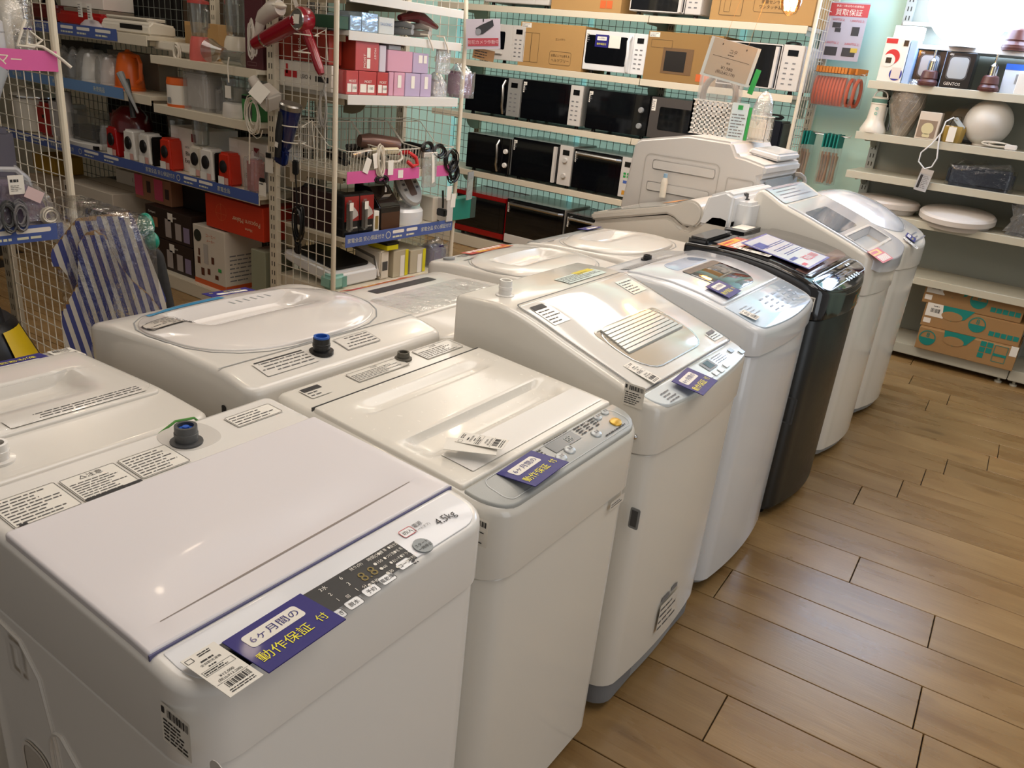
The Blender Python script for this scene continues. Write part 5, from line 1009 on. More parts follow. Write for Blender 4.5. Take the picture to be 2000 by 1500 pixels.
t = carton('brown food picture carton at the back of the right top shelf', (-4.25, 2.99, 1.316), .30, .1, .19, CARD, flaps=False); fr(t, 'picture', mat('food_print', '9c7b4e', .6), (-.14, .02, .02, .17)); b = B(frontm(0, .0018)); [b.ring((-.1+.04*i, .04+.015*(i % 2)), .0, .012) for i in range(3)]; b.out('fruit_print', RED, t, smooth=0)
blender('pink bottle blender with a red rim on the right top shelf', (-4.035, 2.83, 1.316), .052, .12, .30, mat('coral_pink', 'd0645c', .35), GLASSY, mat('coral_red', 'b4453f', .4))
blender('tall clear jug blender with a white base on the right top shelf', (-3.83, 2.92, 1.316), .075, .14, .40, CREAM, GLASSY, BLACK)
t = thing('funnel', 'clear funnel lying on its side on the right top shelf', 'funnel', (-3.86, 2.80, 1.375)); B(lambda p: (p[2], p[1], p[0])).lathe([(.058, -.05), (.06, -.045), (.03, .03), (.022, .07)], 20).out('cone', GLASSY, t); t.location.z = 1.376
t = thing('glass_beaker', 'clear beaker lying before the maroon carton', 'beaker', (-3.70, 2.80, 1.354)); B(lambda p: (p[2], p[1], p[0])).lathe([(.0005, -.08), (.035, -.08), (.037, .08), (.034, .08), (.034, -.075)], 18).out('cup', GLASSY, t)
t = carton('tall maroon fruit dessert maker carton beside the shelf end', (-3.555, 2.80, 1.316), .135, .2, .36, mat('maroon_carton', '4f1d24', .5), flaps=False); ft(t, mat('pale_maroon_print', 'a88a86', .5), ('FROZEN', .016, .0, .10), ('DESSERT', .016, .0, .082), ('MAKER', .016, .0, .064)); B(frontm(0)).frame(-.05, .015, .02, .032, .002, .001, .001).out('print_frame', mat('pale_maroon_print', 'a88a86', .5), t, smooth=0)
cord([(-3.66, 2.73, 1.36), (-3.67, 2.728, 1.32), (-3.655, 2.72, 1.24)], .004, CREAM, 'thin white cord hanging over the right top kitchen shelf edge')
# bottom tray
t = carton('white kettle carton marked 2.2L at the far left of the tray', (-5.86, 2.80, .085), .34, .3, .33, mat('beige_printed_carton', 'b9a48d', .6)); ft(t, INK, ('2.2L', .045, .10, .26)); fr(t, 'picture', mat('dark_brown_print', '4b2f24', .6), (.03, .12, .13, .2))
t = carton('white kettle carton marked 2.2L behind the white post', (-5.58, 2.79, .085), .20, .3, .315, mat('beige_printed_carton', 'b9a48d', .6)); ft(t, INK, ('2.2L', .045, .03, .255)); fr(t, 'picture', mat('dark_brown_print', '4b2f24', .6), (-.03, .11, .08, .19))
carton('yellow edged carton lying on the far left kettle cartons', (-6.0, 2.90, .418), .3, .2, .12, mat('ochre_print', 'b58a2a', .6))
t = carton('big white appliance carton with handle slot, front of the tray', (-5.20, 2.765, .085), .58, .3, .375, mat('plain_white_carton', 'cfc4b4', .6)); fr(t, 'dark_label', INK, (-.27, .315, -.215, .345)); fr(t, 'print', INKG, (.1, .22, .2, .232))
t = carton('flat white carton marked 1.2L lying behind the big white carton', (-5.02, 3.02, .462), .55, .13, .09, mat('plain_white_carton', 'cfc4b4', .6)); ft(t, INK, ('1.2L', .04, -.05, .045))
t = thing('black_handle_case', 'black case with a bar handle in front of the big white carton', 'case', (-4.97, 2.66, .0)); B().box(-.16, .16, 0, .09, 0, .27).out('case', BLACK, t, bevel=.02); B().tube([(-.14, .04, .27), (-.13, .04, .335), (.13, .04, .345), (.15, .04, .27)], .014, 8).out('handle', BLACK, t)
t = carton('pink and white popcorn picture carton above the brown cartons', (-4.62, 2.86, .458), .38, .2, .15, mat('food_photo_print', '9a6a4c', .6)); fr(t, 'pink_print', mat('hot_pink_print', 'cf4f6e', .5), (-.185, .02, -.10, .145), (.02, .02, .11, .145)); fr(t, 'dish_print', mat('dark_dish', '3d2620', .6), (-.06, .05, -.02, .12), (.13, .04, .17, .1))
KB = mat('dark_brown_print_carton', '2e1f18', .5)
for i, (x, z, lab) in enumerate(((-4.385, .085, 'lower dark brown mixer carton in the stack left of the coffee carton'), (-4.385, .272, 'upper dark brown mixer carton in the stack left of the coffee carton'))):
    t = carton(lab, (x, 2.80, z), .46, .25, .184, KB, flaps=False, group='dark brown mixer cartons'); fr(t, 'picture', mat('food_photo_print', '9a6a4c', .6), (-.215, .06, -.165, .12), (-.155, .06, -.105, .12), (-.215, .015, -.165, .055)); fr(t, 'jug_print', mat('milky_jug_print', 'a99f9a', .5), (-.03, .02, .03, .13), (.07, .02, .13, .12)); fr(t, 'mauve_print', mat('mauve_print', '8c7f9c', .5), (.15, .02, .21, .11)); ft(t, PAPER, ('Compact', .02, -.16, .15), ('Compact', .02, .05, .15)); fr(t, 'price_label', PAPER, (.0, .12, .05, .17))
t = carton('black mixer carton on top of the brown stack at the back', (-4.25, 2.93, .458), .34, .12, .14, BLACK, flaps=False)
t = carton('orange red Popcorn Maker carton standing upside down under the shelf strip', (-3.76, 2.80, .438), .50, .25, .185, mat('popcorn_red', 'c23414', .5), flaps=False); ft(t, mat('cream_print', 'e3c9a8', .5), ('Popcorn Maker', .038, .11, .085, math.pi), ('Home', .024, .13, .045, math.pi)); b = B(frontm(0)); b.ring((-.11, .10), .045, .047).rect(-.16, .09, -.06, .092, 0).rect(-.112, .05, -.108, .15, 0); b.out('line_drawing', mat('pale_orange_print', 'd4663a', .5), t, smooth=0)
t = carton('white coffee maker carton with drink pictures and orange base', (-3.975, 2.785, .085), .29, .26, .345, mat('white_glossy_carton', 'd3cabc', .5), flaps=False); fr(t, 'orange_band', mat('orange_print', 'cf5a22', .5), (-.145, 0, .145, .03)); B(right(.29)).rect(.0, .0, .26, .03).out('orange_band', mat('orange_print', 'cf5a22', .5), t, smooth=0)
B(frontm(0)).ring((-.10, .285), 0, .035, .0008).out('round_logo', mat('black_green', '242a20', .5), t, smooth=0); ft(t, mat('orange_print', 'cf5a22', .5), ('コーヒー', .024, .02, .30), ('メーカー', .02, .02, .27)); fr(t, 'cups', mat('coffee_print', '5a2d18', .6), (-.08, .055, -.05, .1), (-.11, .12, -.085, .16), (-.02, .07, .005, .105), (.02, .14, .045, .18), (-.10, .17, -.085, .21), (.05, .055, .08, .08)); fr(t, 'machine_picture', mat('pale_grey_print', 'b7b1ab', .5), (-.05, .13, -.01, .245)); fr(t, 'green_print', GREEN, (.08, .105, .11, .125)); B(right(.29)).dashes(.03, .05, .23, .22, 7, 5, .3).out('side_print', INKG, t, smooth=0)
carton('narrow grey green carton beside the coffee carton', (-3.56, 2.80, .085), .12, .2, .30, mat('sage_carton', '8f927c', .6), flaps=False)
carton('dark carton behind the kettles on the middle left shelf', (-5.0, 3.02, 1.095), .55, .13, .2, mat('taupe_carton', '8d8374', .7), flaps=False)
carton('black appliance carton at the far back of the middle left shelf', (-5.62, 3.02, 1.095), .4, .13, .22, BLACK, flaps=False)
carton('dim brown carton behind the red blender row', (-4.45, 3.04, .698), .5, .12, .26, mat('taupe_carton', '8d8374', .7), flaps=False)
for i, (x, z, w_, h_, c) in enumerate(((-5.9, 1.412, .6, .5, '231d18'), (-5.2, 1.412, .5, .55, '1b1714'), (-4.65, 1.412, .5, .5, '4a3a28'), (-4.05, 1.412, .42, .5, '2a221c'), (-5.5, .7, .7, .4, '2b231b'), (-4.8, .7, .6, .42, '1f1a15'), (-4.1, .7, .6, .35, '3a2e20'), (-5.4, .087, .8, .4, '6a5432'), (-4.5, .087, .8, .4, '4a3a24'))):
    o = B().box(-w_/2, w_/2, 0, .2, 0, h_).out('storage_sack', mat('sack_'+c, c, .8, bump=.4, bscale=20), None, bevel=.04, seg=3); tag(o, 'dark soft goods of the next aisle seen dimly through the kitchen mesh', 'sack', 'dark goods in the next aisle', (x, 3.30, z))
# ================================================================ GOODS: hair care gondola (fronts face +x)
GX = -2.972
def gl(y0, y1, z, dx=0): return (GX+dx, (y0+y1)/2, z)
def gbox(label, y0, y1, z, h, d=.16, m=None, dx=0, **k): return carton(label, gl(y0, y1, z, dx), y1-y0-.002, d, h, m, R90, flaps=False, **k)
SAL = mat('salmon_red_carton', 'b84a48', .4, coat=.2); DSAL = mat('deep_red_carton', '96301f', .45); SILVF = mat('holographic_foil', 'b9cfe0', .14, .7, bump=1, bscale=25)
carton('dark green carton at the near end of the upper hair care shelf', gl(2.80, 2.88, 1.54), .075, .15, .055, mat('bottle_green', '1f4a34', .5), R90, flaps=False)
gbox('short silver foil bag box on the upper hair care shelf', 2.885, 2.96, 1.54, .065, m=SILVF); gbox('taller silver foil carton next to the white salon carton', 2.96, 3.07, 1.54, .085, m=SILVF)
t = gbox('white salon carton on the upper hair care shelf', 3.075, 3.185, 1.54, .075, m=mat('pale_grey_carton', 'c4cac9', .4)); ft(t, mat('pale_blue_ink', '7f95b8', .5), ('SALONIC', .020, -.005, .045))
def iron(name, label, loc, rz, m, L=.26, cordm=None, tilt=0):
    t = thing(name, label, 'hair iron', loc, 0); t.rotation_euler = (0, tilt, rz); B().tube([(0, 0, 0), (L*.55, 0, .0), (L, 0, .004)], [.019, .017, .014], 10).out('lower_arm', m, t); B().tube([(0, .004, .03), (L*.55, .004, .036), (L, .004, .026)], [.017, .016, .012], 10).out('upper_arm', m, t); B().tube([(0, 0, .01), (-.03, 0, .01), (-.05, .0, -.002)], .006, 6).out('cord_guard', cordm or BLACK, t); return t
iron('hair_iron', 'black hair iron beside the white salon carton', (-3.06, 3.225, 1.562), R90*2-.1, BLACK, .2); iron('hair_iron', 'grey hair iron with a white cord on the upper shelf', (-3.10, 3.30, 1.562), .12, GREYP, .13, CREAM); iron('hair_iron', 'second grey hair iron nearest the far post of the upper shelf', (-3.10, 3.43, 1.562), .05, mat('warm_grey', 'a8a29b', .4), .14, CREAM)
t = thing('hair_brush_iron', 'dark red hair brush iron lying across the grey irons', 'hair iron', (-3.03, 3.28, 1.625)); t.rotation_euler = (-.13, 0, R90+.1); B().tube([(0, 0, 0), (.12, 0, .02), (.2, 0, .012), (.33, 0, -.02)], [.014, .03, .03, .012], 10).out('body', DRED, t)
cord([(-2.99, 3.40, 1.56), (-2.95, 3.41, 1.56), (-2.94, 3.43, 1.52), (-2.942, 3.45, 1.49)], .005, CREAM, 'white plug hanging over the upper hair care shelf edge'); cord([(-2.99, 3.53, 1.56), (-2.95, 3.54, 1.56), (-2.94, 3.56, 1.515), (-2.942, 3.575, 1.485)], .005, CREAM, 'second white plug hanging at the far end of the upper hair care shelf')
# boxes on the 1.256 shelf
t = gbox('upright salmon red dryer carton on top of the row', 2.925, 3.085, 1.367, .145, m=SAL, d=.3); B(lambda p: (-.081-p[2], p[0], p[1])).rect(.0, .0, .3, .145).out('dark_side', DSAL, t, smooth=0); ft(t, PAPER, ('MOIST', .022, -.02, .045, R90), ('MOIST', .018, .05, .08, -R90)); fr(t, 'price_label', PAPER, (-.005, .06, .018, .105), (-.005, .012, .018, .055))
gbox('narrow white carton end between the red and pink cartons', 3.087, 3.135, 1.367, .122, m=mat('lilac_white_carton', 'c9c3cf', .5))
gbox('pink carton lying on its side above the lilac cartons', 3.145, 3.33, 1.372, .10, m=PINK); t = gbox('lilac carton above the pink row with two price labels', 3.332, 3.455, 1.372, .098, m=LILAC); fr(t, 'price_label', PAPER, (-.02, .05, .01, .088), (.02, .05, .045, .088))
gbox('flat grey carton lying on the pink carton', 3.15, 3.24, 1.473, .022, m=GREYP, d=.12)
GR = 'red dryer cartons on the hair care shelf'
for i, (a, c, s_) in enumerate(((2.868, 2.948, 'leftmost'), (2.950, 3.074, 'middle'), (3.076, 3.155, 'rightmost'))):
    t = gbox('glossy red dryer carton in the bottom row, '+s_+' of three', a, c, 1.257, .108, m=mat('glossy_red_carton', 'b84a4a', .15, coat=.5), group=GR); ft(t, PAPER, ('MOIST', .017, 0, .062)); q = c-a; fr(t, 'price_label', PAPER, (-q*.42, .012, -q*.08, .05), (-q*.02, .012, q*.36, .048)); ft(t, INK, ('150', .017, q*.17, .032), name='number')
for i, (a, c, m_, s_) in enumerate(((3.16, 3.195, PINK, 'thin'), (3.197, 3.278, PINK, 'left'), (3.28, 3.398, LILAC, 'middle'), (3.40, 3.488, LILAC, 'right'))):
    t = gbox(s_+' pink or lilac carton in the bottom row beside the red cartons', a, c, 1.257, .113, m=m_, group='pink cartons on the hair care shelf')
    if i: fr(t, 'price_label', PAPER, (-.015, .04, .012, .10))
bagged('clear silver bag of tools hanging before the far end of the carton shelf', (-3.06, 3.565, 1.257), .10, .12, .12, mat('pale_tools', 'bdb6b8', .4), filmm=film('crumpled', haze=.3, gloss=.25, bump=1, scale=30))
t = thing('clear_pouch', 'clear pouch with a silver film standing above the bagged tools', 'pouch', (-2.965, 3.575, 1.375)); t.rotation_euler = (0, 0, R90); B().box(-.055, .055, 0, .02, 0, .15).out('film', film('crumpled', haze=.3, gloss=.25, bump=1, scale=30), t, bevel=.006); B().box(-.05, .05, .002, .018, .115, .15).out('header', PAPER, t)
bagged('purple pink dryer bag wrapped in clear film at the far shelf end', (-3.03, 3.72, 1.257), .13, .16, .19, mat('plum_cloth', '8e5f80', .6), cw=.85, filmm=film('crumpled2', haze=.12, gloss=.22, bump=1, scale=18))
t = gbox('red Moist dryer carton at the back seen through the near mesh', 2.83, 2.915, 1.38, .15, d=.36, m=DSAL, dx=-.08); B(lambda p: (-.0435-p[2], p[0], p[1])).text('MOIST', .03, .2, .06, .001, -R90).out('lettering', PAPER, t, smooth=0)
t = gbox('white printed dryer carton under the red one, seen through the near mesh', 2.83, 2.862, 1.257, .12, d=.38, m=PAPER, dx=-.06); B(lambda p: (-.0158-p[2], .38-p[0], p[1])).text('MOIST', .028, .2, .055, .001, -R90*2).box(.27, .36, .04, .065, 0, .001).out('lettering', INK, t, smooth=0); B(lambda p: (-.0158-p[2], .38-p[0], p[1])).rect(.05, .045, .14, .075, .001).rect(.06, .06, .075, .105, .001).out('dryer_picture', RED, t, smooth=0)
# baskets' goods
t = thing('round_brush_dryer', 'brown barrel hair dryer lying in the middle wire basket', 'hair dryer', (-3.09, 3.27, 1.00)); t.rotation_euler = (.0, .12, 1.25); B(lambda p: (p[2], p[1], p[0])).lathe([(.03, -.15), (.045, -.1), (.048, .06), (.045, .075), (.04, .07), (.0005, .06)], 20).out('barrel', mat('brown_metal', '6b4f45', .3, .3), t); B(lambda p: (p[2], p[1], p[0])).lathe([(.041, .076), (.0005, .077)], 20).out('air_grille', GREYP, t)
t = thing('hair_curler', 'cream and champagne curling iron across the front of the wire baskets', 'hair iron', (-2.985, 3.03, .978)); t.rotation_euler = (0, -.03, R90-.02); B().tube([(-.10, 0, -.005), (-.02, 0, .0), (.02, 0, .006)], [.012, .021, .02], 12).out('grip', mat('champagne', '9c9186', .25, .5), t); B().tube([(.03, 0, .006), (.22, 0, .0)], [.019, .017], 12).out('barrel', mat('cream_barrel', 'd6cbaa', .35), t); B().tube([(.22, 0, 0), (.245, 0, -.005), (.25, -.01, -.04), (.22, -.012, -.055), (.14, -.012, -.052), (.06, -.012, -.04)], .007, 8).out('cord', CREAM, t); B().box(-.035, -.012, -.023, -.018, -.008, .010).out('switch', BLACK, t)
o = spiral_bundle((-2.945, 3.085, .94), .022, .075, 7, .0042, CREAM, None, 'white_cord_bundle', 5, 'x'); tag(o, 'white cord bundle hanging from the curling iron', 'cord')
o = spiral_bundle((-2.94, 3.10, .85), .05, .022, 6, .004, BLACK, None, 'black_cord_bundle', 7, 'x'); tag(o, 'black tied cord hanging over the pink strip', 'cord'); cord([(-2.94, 3.11, .84), (-2.937, 3.14, .81), (-2.94, 3.165, .775)], .006, BLACK, 'black plug below the tied cord at the pink strip')
o = B().tube([(-3.02, 3.30, .965), (-2.97, 3.33, .975), (-2.945, 3.36, .95), (-2.94, 3.37, .915), (-2.945, 3.34, .905), (-2.96, 3.31, .93)], .011, 8).out('red_strap', RED, None); tag(o, 'red strap loop sticking out of the middle basket', 'strap')
for i, (y, z, r_) in enumerate(((2.93, .93, .03), (3.17, .93, .03), (3.22, .945, .028), (3.46, .94, .032), (3.55, .95, .03), (3.62, .93, .03))):
    t = iron('hair_iron', ('black hair iron in the nearest basket', 'black hair iron under the curling iron', 'dark grey iron under the brown dryer', 'black hair iron at the left of the far basket', 'black hair iron on top of the far basket', 'black hair iron by the far basket end')[i], (-3.03-.02*(i % 3), y, z), R90*2+.3*(i % 3-1), BLACK if i != 2 else DGREY, .2, tilt=0)
for i, (y, z) in enumerate(((3.45, 1.0), (3.56, .98), (3.66, .92), (3.70, .86))):
    o = spiral_bundle((-2.95+.0*i, y, z), .055-.01*(i == 3), .035+.03*(i > 1), 6, .0045, BLACK, None, 'black_cord_bundle', 11+i, 'x'); tag(o, ('black cords tangled above the far wire basket', 'black cords by the far basket rim', 'black cords hanging from the far post', 'black cord bundle hanging lowest at the far post')[i], 'cord')
t = thing('packet', 'tall clear silver packet hanging over the pink strip', 'packet', (-2.937, 3.475, .785)); t.rotation_euler = (0, 0, R90); B().box(-.055, .06, 0, .014, 0, .19).out('film', film('silver_pack', haze=.28, gloss=.3, bump=.8, scale=20), t, bevel=.004); B().box(-.055, .055, .001, .012, .165, .19).out('header', PAPER, t); B(frontm(0)).add([(-.0, .185, .001), (.028, .17, .001), (.042, .03, .001), (.018, .02, .001), (.012, .13, .001)], [(0, 4, 3, 2, 1)]).out('paper_tag', PAPER, t, smooth=0)
t = thing('grey_pouch', 'small grey film pouch hanging at the far post', 'pouch', (-2.90, 3.80, .70)); t.rotation_euler = (0, 0, R90+.2); B().box(-.035, .035, 0, .006, 0, .16).out('film', film('grey_pouch_film', tint='9a9a9a', haze=.4, gloss=.2), t); B().box(-.035, .035, -.001, .0, .12, .16).out('header', GREYP, t)
for i, (y, z) in enumerate(((3.66, .745), (3.70, .70))): 
    t = thing('paper_tag', ('white tag beside the far post below the black cords', 'lower white tag by the far post')[i], 'price tag', (-2.94, y, z)); t.rotation_euler = (0, 0, R90); B().box(-.022, .022, 0, .001, -.045, .035).out('paper', PAPER, t, smooth=0)
for i, (y, z, r_) in enumerate(((3.0, .93, .4), (3.05, .955, -.2), (3.16, .915, 0))):
    t = thing('paper_tag', ('crumpled white tag in the nearest basket', 'white tag tied to the curling iron', 'plain white tag behind the white cord')[i], 'price tag', (-2.957+.008*(i > 0), y, z)); t.rotation_euler = (0, r_, R90); B().box(-.02, .02, -.012, -.011, -.045, .03).out('paper', PAPER, t, smooth=0)
# shavers, beauty devices
SH = 'boxed shavers on the lower hair care shelf'
for i, y in enumerate((2.872, 2.978)):
    t = carton('black and red blister packed shaver, '+('nearest the white post' if i == 0 else 'right beside the nearest one'), (GX, y+.05, .566), .104, .06, .215, mat('shaver_black', '14161a', .25, coat=.4), R90, 'shaver_pack', SH, 'shaver', False)
    B(frontm(0)).add([(-.05, .08, .001), (.05, .08, .001), (.05, .205, .001), (-.05, .205, .001)], [(0, 1, 2, 3)]).out('red_print', mat('shaver_red', '8e2320', .25, coat=.4), t, smooth=0); B(frontm(0)).add([(.0, .085, .0016), (.045, .105, .0016), (.04, .125, .0016), (.015, .15, .0016), (.002, .15, .0016)], [(0, 1, 2, 3, 4)]).out('head_picture', mat('pale_grey_print', 'b7b1ab', .5), t, smooth=0); ft(t, PAPER, ('SHAVER', .012, .02, .045))
    B().box(-.046, -.008, -.028, .0, .03, .19).out('blister', GLASSY, t, bevel=.01); B().tube([(-.027, -.012, .045), (-.027, -.014, .11), (-.027, -.012, .17)], [.011, .014, .012], 10).out('shaver', mat('gunmetal', '6f6a66', .3, .6), t); B(lambda p: (p[0], -.029-p[2], p[1])).rect(-.042, .14, -.015, .18).out('price_label', PAPER, t, smooth=0)
for i in range(4):
    carton('dark red shaver carton behind the first one, '+('first', 'second', 'third', 'fourth')[i]+' seen through the near mesh', (GX-.07-.085*i, 2.93, .566), .10, .08, .205, mat('shaver_maroon', '2c1316', .35), R90, 'shaver_pack', SH, 'shaver', False)
t = carton('tall narrow white and gold carton beside the shavers', gl(3.085, 3.125, .566), .04, .06, .115, PAPER, R90, flaps=False); fr(t, 'gold_print', mat('gold_print', '8f7a48', .4), (-.012, .02, .012, .09))
t = thing('mask_box', 'black and brown translucent box with a white price tag', 'box', gl(3.13, 3.29, .566), R90); B().prism([(0, 0), (.2, 0), (.2, .225), (.09, .225), (0, .13)], -.078, .078, 'x').out('box', mat('smoky_box', '231c19', .12, coat=.4), t, bevel=.004); B().box(-.07, .07, -.001, .01, .005, .10).out('brown_panel', mat('brown_glass', '4d3426', .15, coat=.3), t); o = B(lambda p: (p[0], .045-p[1]*.6-p[2], .18-.0+p[1]*.6)).rect(-.03, -.03, .03, .02, .01).out('price_label', PAPER, t, smooth=0); B().box(-.006, .006, .04, .042, .20, .27).out('tag_string', PAPER, t)
t = thing('facial_steamer', 'white facial device with an oval grey control face tilted back', 'facial steamer', gl(3.30, 3.58, .566), R90); B().lathe([(.115, 0), (.125, .02), (.125, .075), (.11, .09), (.0005, .095)], 28, (0, .12, 0), 1, .85).out('base', WHITE2, t); B().box(-.03, .03, .08, .14, .08, .12).out('neck', mat('light_grey', 'c9c5c0', .4), t)
TM = Matrix.Translation((0, .09, .20)) @ Matrix.Rotation(math.radians(58), 4, 'X') @ Matrix.Rotation(.12, 4, 'Z'); B(TM).lathe([(.06, -.03), (.085, -.012), (.088, .008), (.078, .02), (.0005, .022)], 28, sx=1, sy=1.25).out('face', mat('silver_face', 'b4b4b2', .3, .3), t); B(TM).rrect(-.028, -.055, .028, .075, .012, .0225).out('dark_panel', mat('brown_panel', '5d4a45', .25), t, smooth=0); b = B(TM)
for s_ in (-1, 1):
    for k in range(3): b.rrect(s_*.05-.012, -.02+.03*k, s_*.05+.012, -.006+.03*k, .004, .0225)
b.out('buttons', DGREY, t, smooth=0)
carton('cream box edge behind the facial device', gl(3.60, 3.68, .566, -.04), .07, .1, .14, CREAM, R90, flaps=False); t = carton('teal and silver box sticking out past the far post', gl(3.70, 3.93, .575, .03), .215, .07, .125, mat('emerald_carton', '14796a', .3, coat=.3), R90, flaps=False); B().box(-.165, -.108, 0, .07, 0, .128).out('white_end', mat('light_grey', 'c9c5c0', .4), t); B().box(.06, .1085, -.001, .071, .001, .124).out('clear_window', mat('window_dark', '38443f', .1, coat=.5), t)
cord([(-2.94, 3.60, .76), (-2.938, 3.605, .70), (-2.94, 3.61, .66)], .006, BLACK, 'black plug hanging before the cream box edge'); o = B().box(-.03, .03, -.015, .015, -.02, .02).out('power_adapter', BLACK, None, bevel=.005); tag(o, 'black power adapter hanging between facial device and teal box', 'adapter', loc=(-2.925, 3.585, .64))
# lower plinth
t = thing('massager', 'big white and black foot massager lying on the gondola base', 'massager', (-3.00, 2.99, .292), R90); B().prism([(0, 0), (.40, .08), (.40, .13), (.05, .09), (0, .075)], -.15, .17, 'x').out('body', WHITE2, t, bevel=.012, seg=3); B(lambda p: (p[0], p[1], .084+p[1]*.122+p[2])).rrect(-.12, .03, .14, .37, .03, 0, .012).out('black_pad', BLACK, t, bevel=.004); B().tube([(.17, .0, .02), (.185, .04, .12), (.185, .36, .17)], .014, 8).out('side_rail', STEEL, t)
t = thing('tape_cartridge', 'white device with a dark square beside the massager', 'device', (-2.99, 3.20, .292), R90); B().box(-.035, .035, 0, .2, 0, .16).out('body', CREAM, t, bevel=.008); fr(t, 'dark_square', DGREY, (-.02, .05, .02, .10))
YB = mat('yellow_tape', 'd8cf1c', .45)
for i, (a, c, z, h_) in enumerate(((3.26, 3.38, .292, .15), (3.40, 3.53, .292, .135))):
    t = carton('cream carton with a yellow edge, '+('left' if i == 0 else 'right')+' of two on the gondola base', gl(a, c, z, -.01), c-a, .3, h_, mat('cream_carton', 'bdb49c', .6), R90, flaps=False); fr(t, 'yellow_edge', YB, ((c-a)/2-.025, .0, (c-a)/2, h_)); fr(t, 'white_panel', PAPER, (-.005, .0, .03, h_*.8))
t = carton('yellow and black carton lying on top at the gondola base', gl(3.19, 3.29, .455), .09, .15, .04, YB, R90, flaps=False); B().box(-.046, .046, -.001, .1, .028, .041).out('black_top', BLACK, t)
bagged('clear bag on the far cream carton with a purple box', (-3.06, 3.60, .292), .14, .2, .16, mat('purple_box', '3c2f70', .5))
t = thing('mint_case', 'mint green rounded case at the near corner of the gondola base', 'case', (-2.985, 2.86, .292), R90); B().box(-.06, .055, 0, .09, 0, .075).out('case', mat('mint_plastic', '8fc0b4', .35), t, bevel=.015, seg=3); B().box(.02, .05, -.002, .0, .01, .065).out('door_line', mat('mint_dark', '6fa398', .4), t)
# ---- hung on the near end grid (y = 2.8)
EY = 2.78
PW = mat('pearl_white', 'd0c9c0', .25)
t = thing('hair_dryer', 'white folding hair dryer hanging at the gondola corner with wrapped cord', 'hair dryer', (-3.30, EY-.05, 1.585)); B().tube([(.03, 0, .02), (-.02, 0, .012), (-.09, 0, -.025), (-.12, 0, -.05)], [.034, .040, .034, .022], 14).out('barrel', PW, t); B().tube([(-.10, 0, -.03), (-.135, 0, -.10), (-.155, 0, -.16), (-.185, 0, -.205)], [.024, .022, .019, .010], 12).out('handle', PW, t); B().ball((.02, 0, .028), .038, .036, .016).out('air_cap', CREAM, t)
o = spiral_bundle((-3.445, EY-.075, 1.455), .022, .085, 6, .005, mat('pearl_white', 'd0c9c0', .25), None, 'white_cord_bundle', 21); tag(o, 'white cord wrapped below the white folding dryer', 'cord')
WR = mat('wine_red', '8c1024', .18, coat=.5)
t = thing('hair_dryer', 'dark red folding hair dryer with a round head hanging in a wire ring holder', 'hair dryer', (-3.092, EY-.07, 1.562)); B().tube([(-.02, 0, -.005), (-.20, 0, -.075), (-.29, 0, -.108), (-.34, 0, -.126)], [.042, .036, .033, .027], 16).out('barrel', WR, t)
B(lambda p: (p[0], -p[2], p[1])).lathe([(.045, -.035), (.054, -.02), (.055, .02), (.046, .035), (.0005, .037)], 26).out('head', WR, t); B(lambda p: (p[0], -p[2], p[1])).lathe([(.040, .0365), (.043, .040), (.047, .036)], 26).out('chrome_rim', CHROME, t); B().tube([(-.262, 0, -.098), (-.272, 0, -.102)], .0355, 16).out('nozzle_ring', CHROME, t)
B().tube([(.01, .0, -.03), (.05, .01, -.11), (.10, .01, -.20), (.112, .01, -.222)], [.024, .023, .021, .015], 12).out('handle', WR, t); B(lambda p: (p[0]+p[1]*.1, -.0395-p[2], p[1])).rect(-.018, -.02, .02, .02).out('price_label', PAPER, t, smooth=0); B(lambda p: (p[0]-.05+p[1]*-.5, -.0-p[2], .07+p[1])).rect(-.014, -.03, .014, .03).out('price_tag', PAPER, t, smooth=0)
def ringholder(label, x, z, r):
    t = thing('dryer_holder', label, 'holder', (x, EY-.06, z)); b = B()
    for dz in (0, -.075): b.tube(arc((0, 0, dz), r, 0, 340, 20), .003, 6)
    b.tube([(r, 0, 0), (r*.9, .07, .03), (r*.9, .085, -.1), (r, 0, -.075)], .003, 6).tube([(-r, 0, -.075), (-r*.9, .07, -.05), (-r*.9, .085, -.1)], .003, 6); b.out('wire_rings', WIRE, t); return t
ringholder('white wire ring holder around the red dryer handle', -3.08, 1.50, .055); ringholder('white wire ring holder around the navy dryer', -3.17, 1.09, .055)
t = thing('hair_dryer', 'navy blue hair dryer with a silver rim standing nose down in a holder', 'hair dryer', (-3.19, EY-.06, 1.175)); t.rotation_euler = (0, .22, 0); NV = mat('navy_lacquer', '0f1c4a', .12, coat=.6)
B().lathe([(.02, -.21), (.033, -.19), (.05, -.03), (.052, -.01)], 22).out('barrel', NV, t); B().lathe([(.054, -.012), (.056, .008), (.05, .016), (.046, .016), (.0005, .005)], 22).out('silver_rim', STEEL, t); B().tube([(-.01, -.035, -.03), (.0, -.05, -.12), (.015, -.05, -.24)], [.02, .018, .016], 10).out('handle', BLACK, t); B().box(-.03, .045, -.04, .0, -.28, -.2).out('foot_block', NV, t, bevel=.01); B(lambda p: (p[0], -.07-p[2], p[1])).rect(.005, -.19, .028, -.165).out('price_label', PAPER, t, smooth=0)
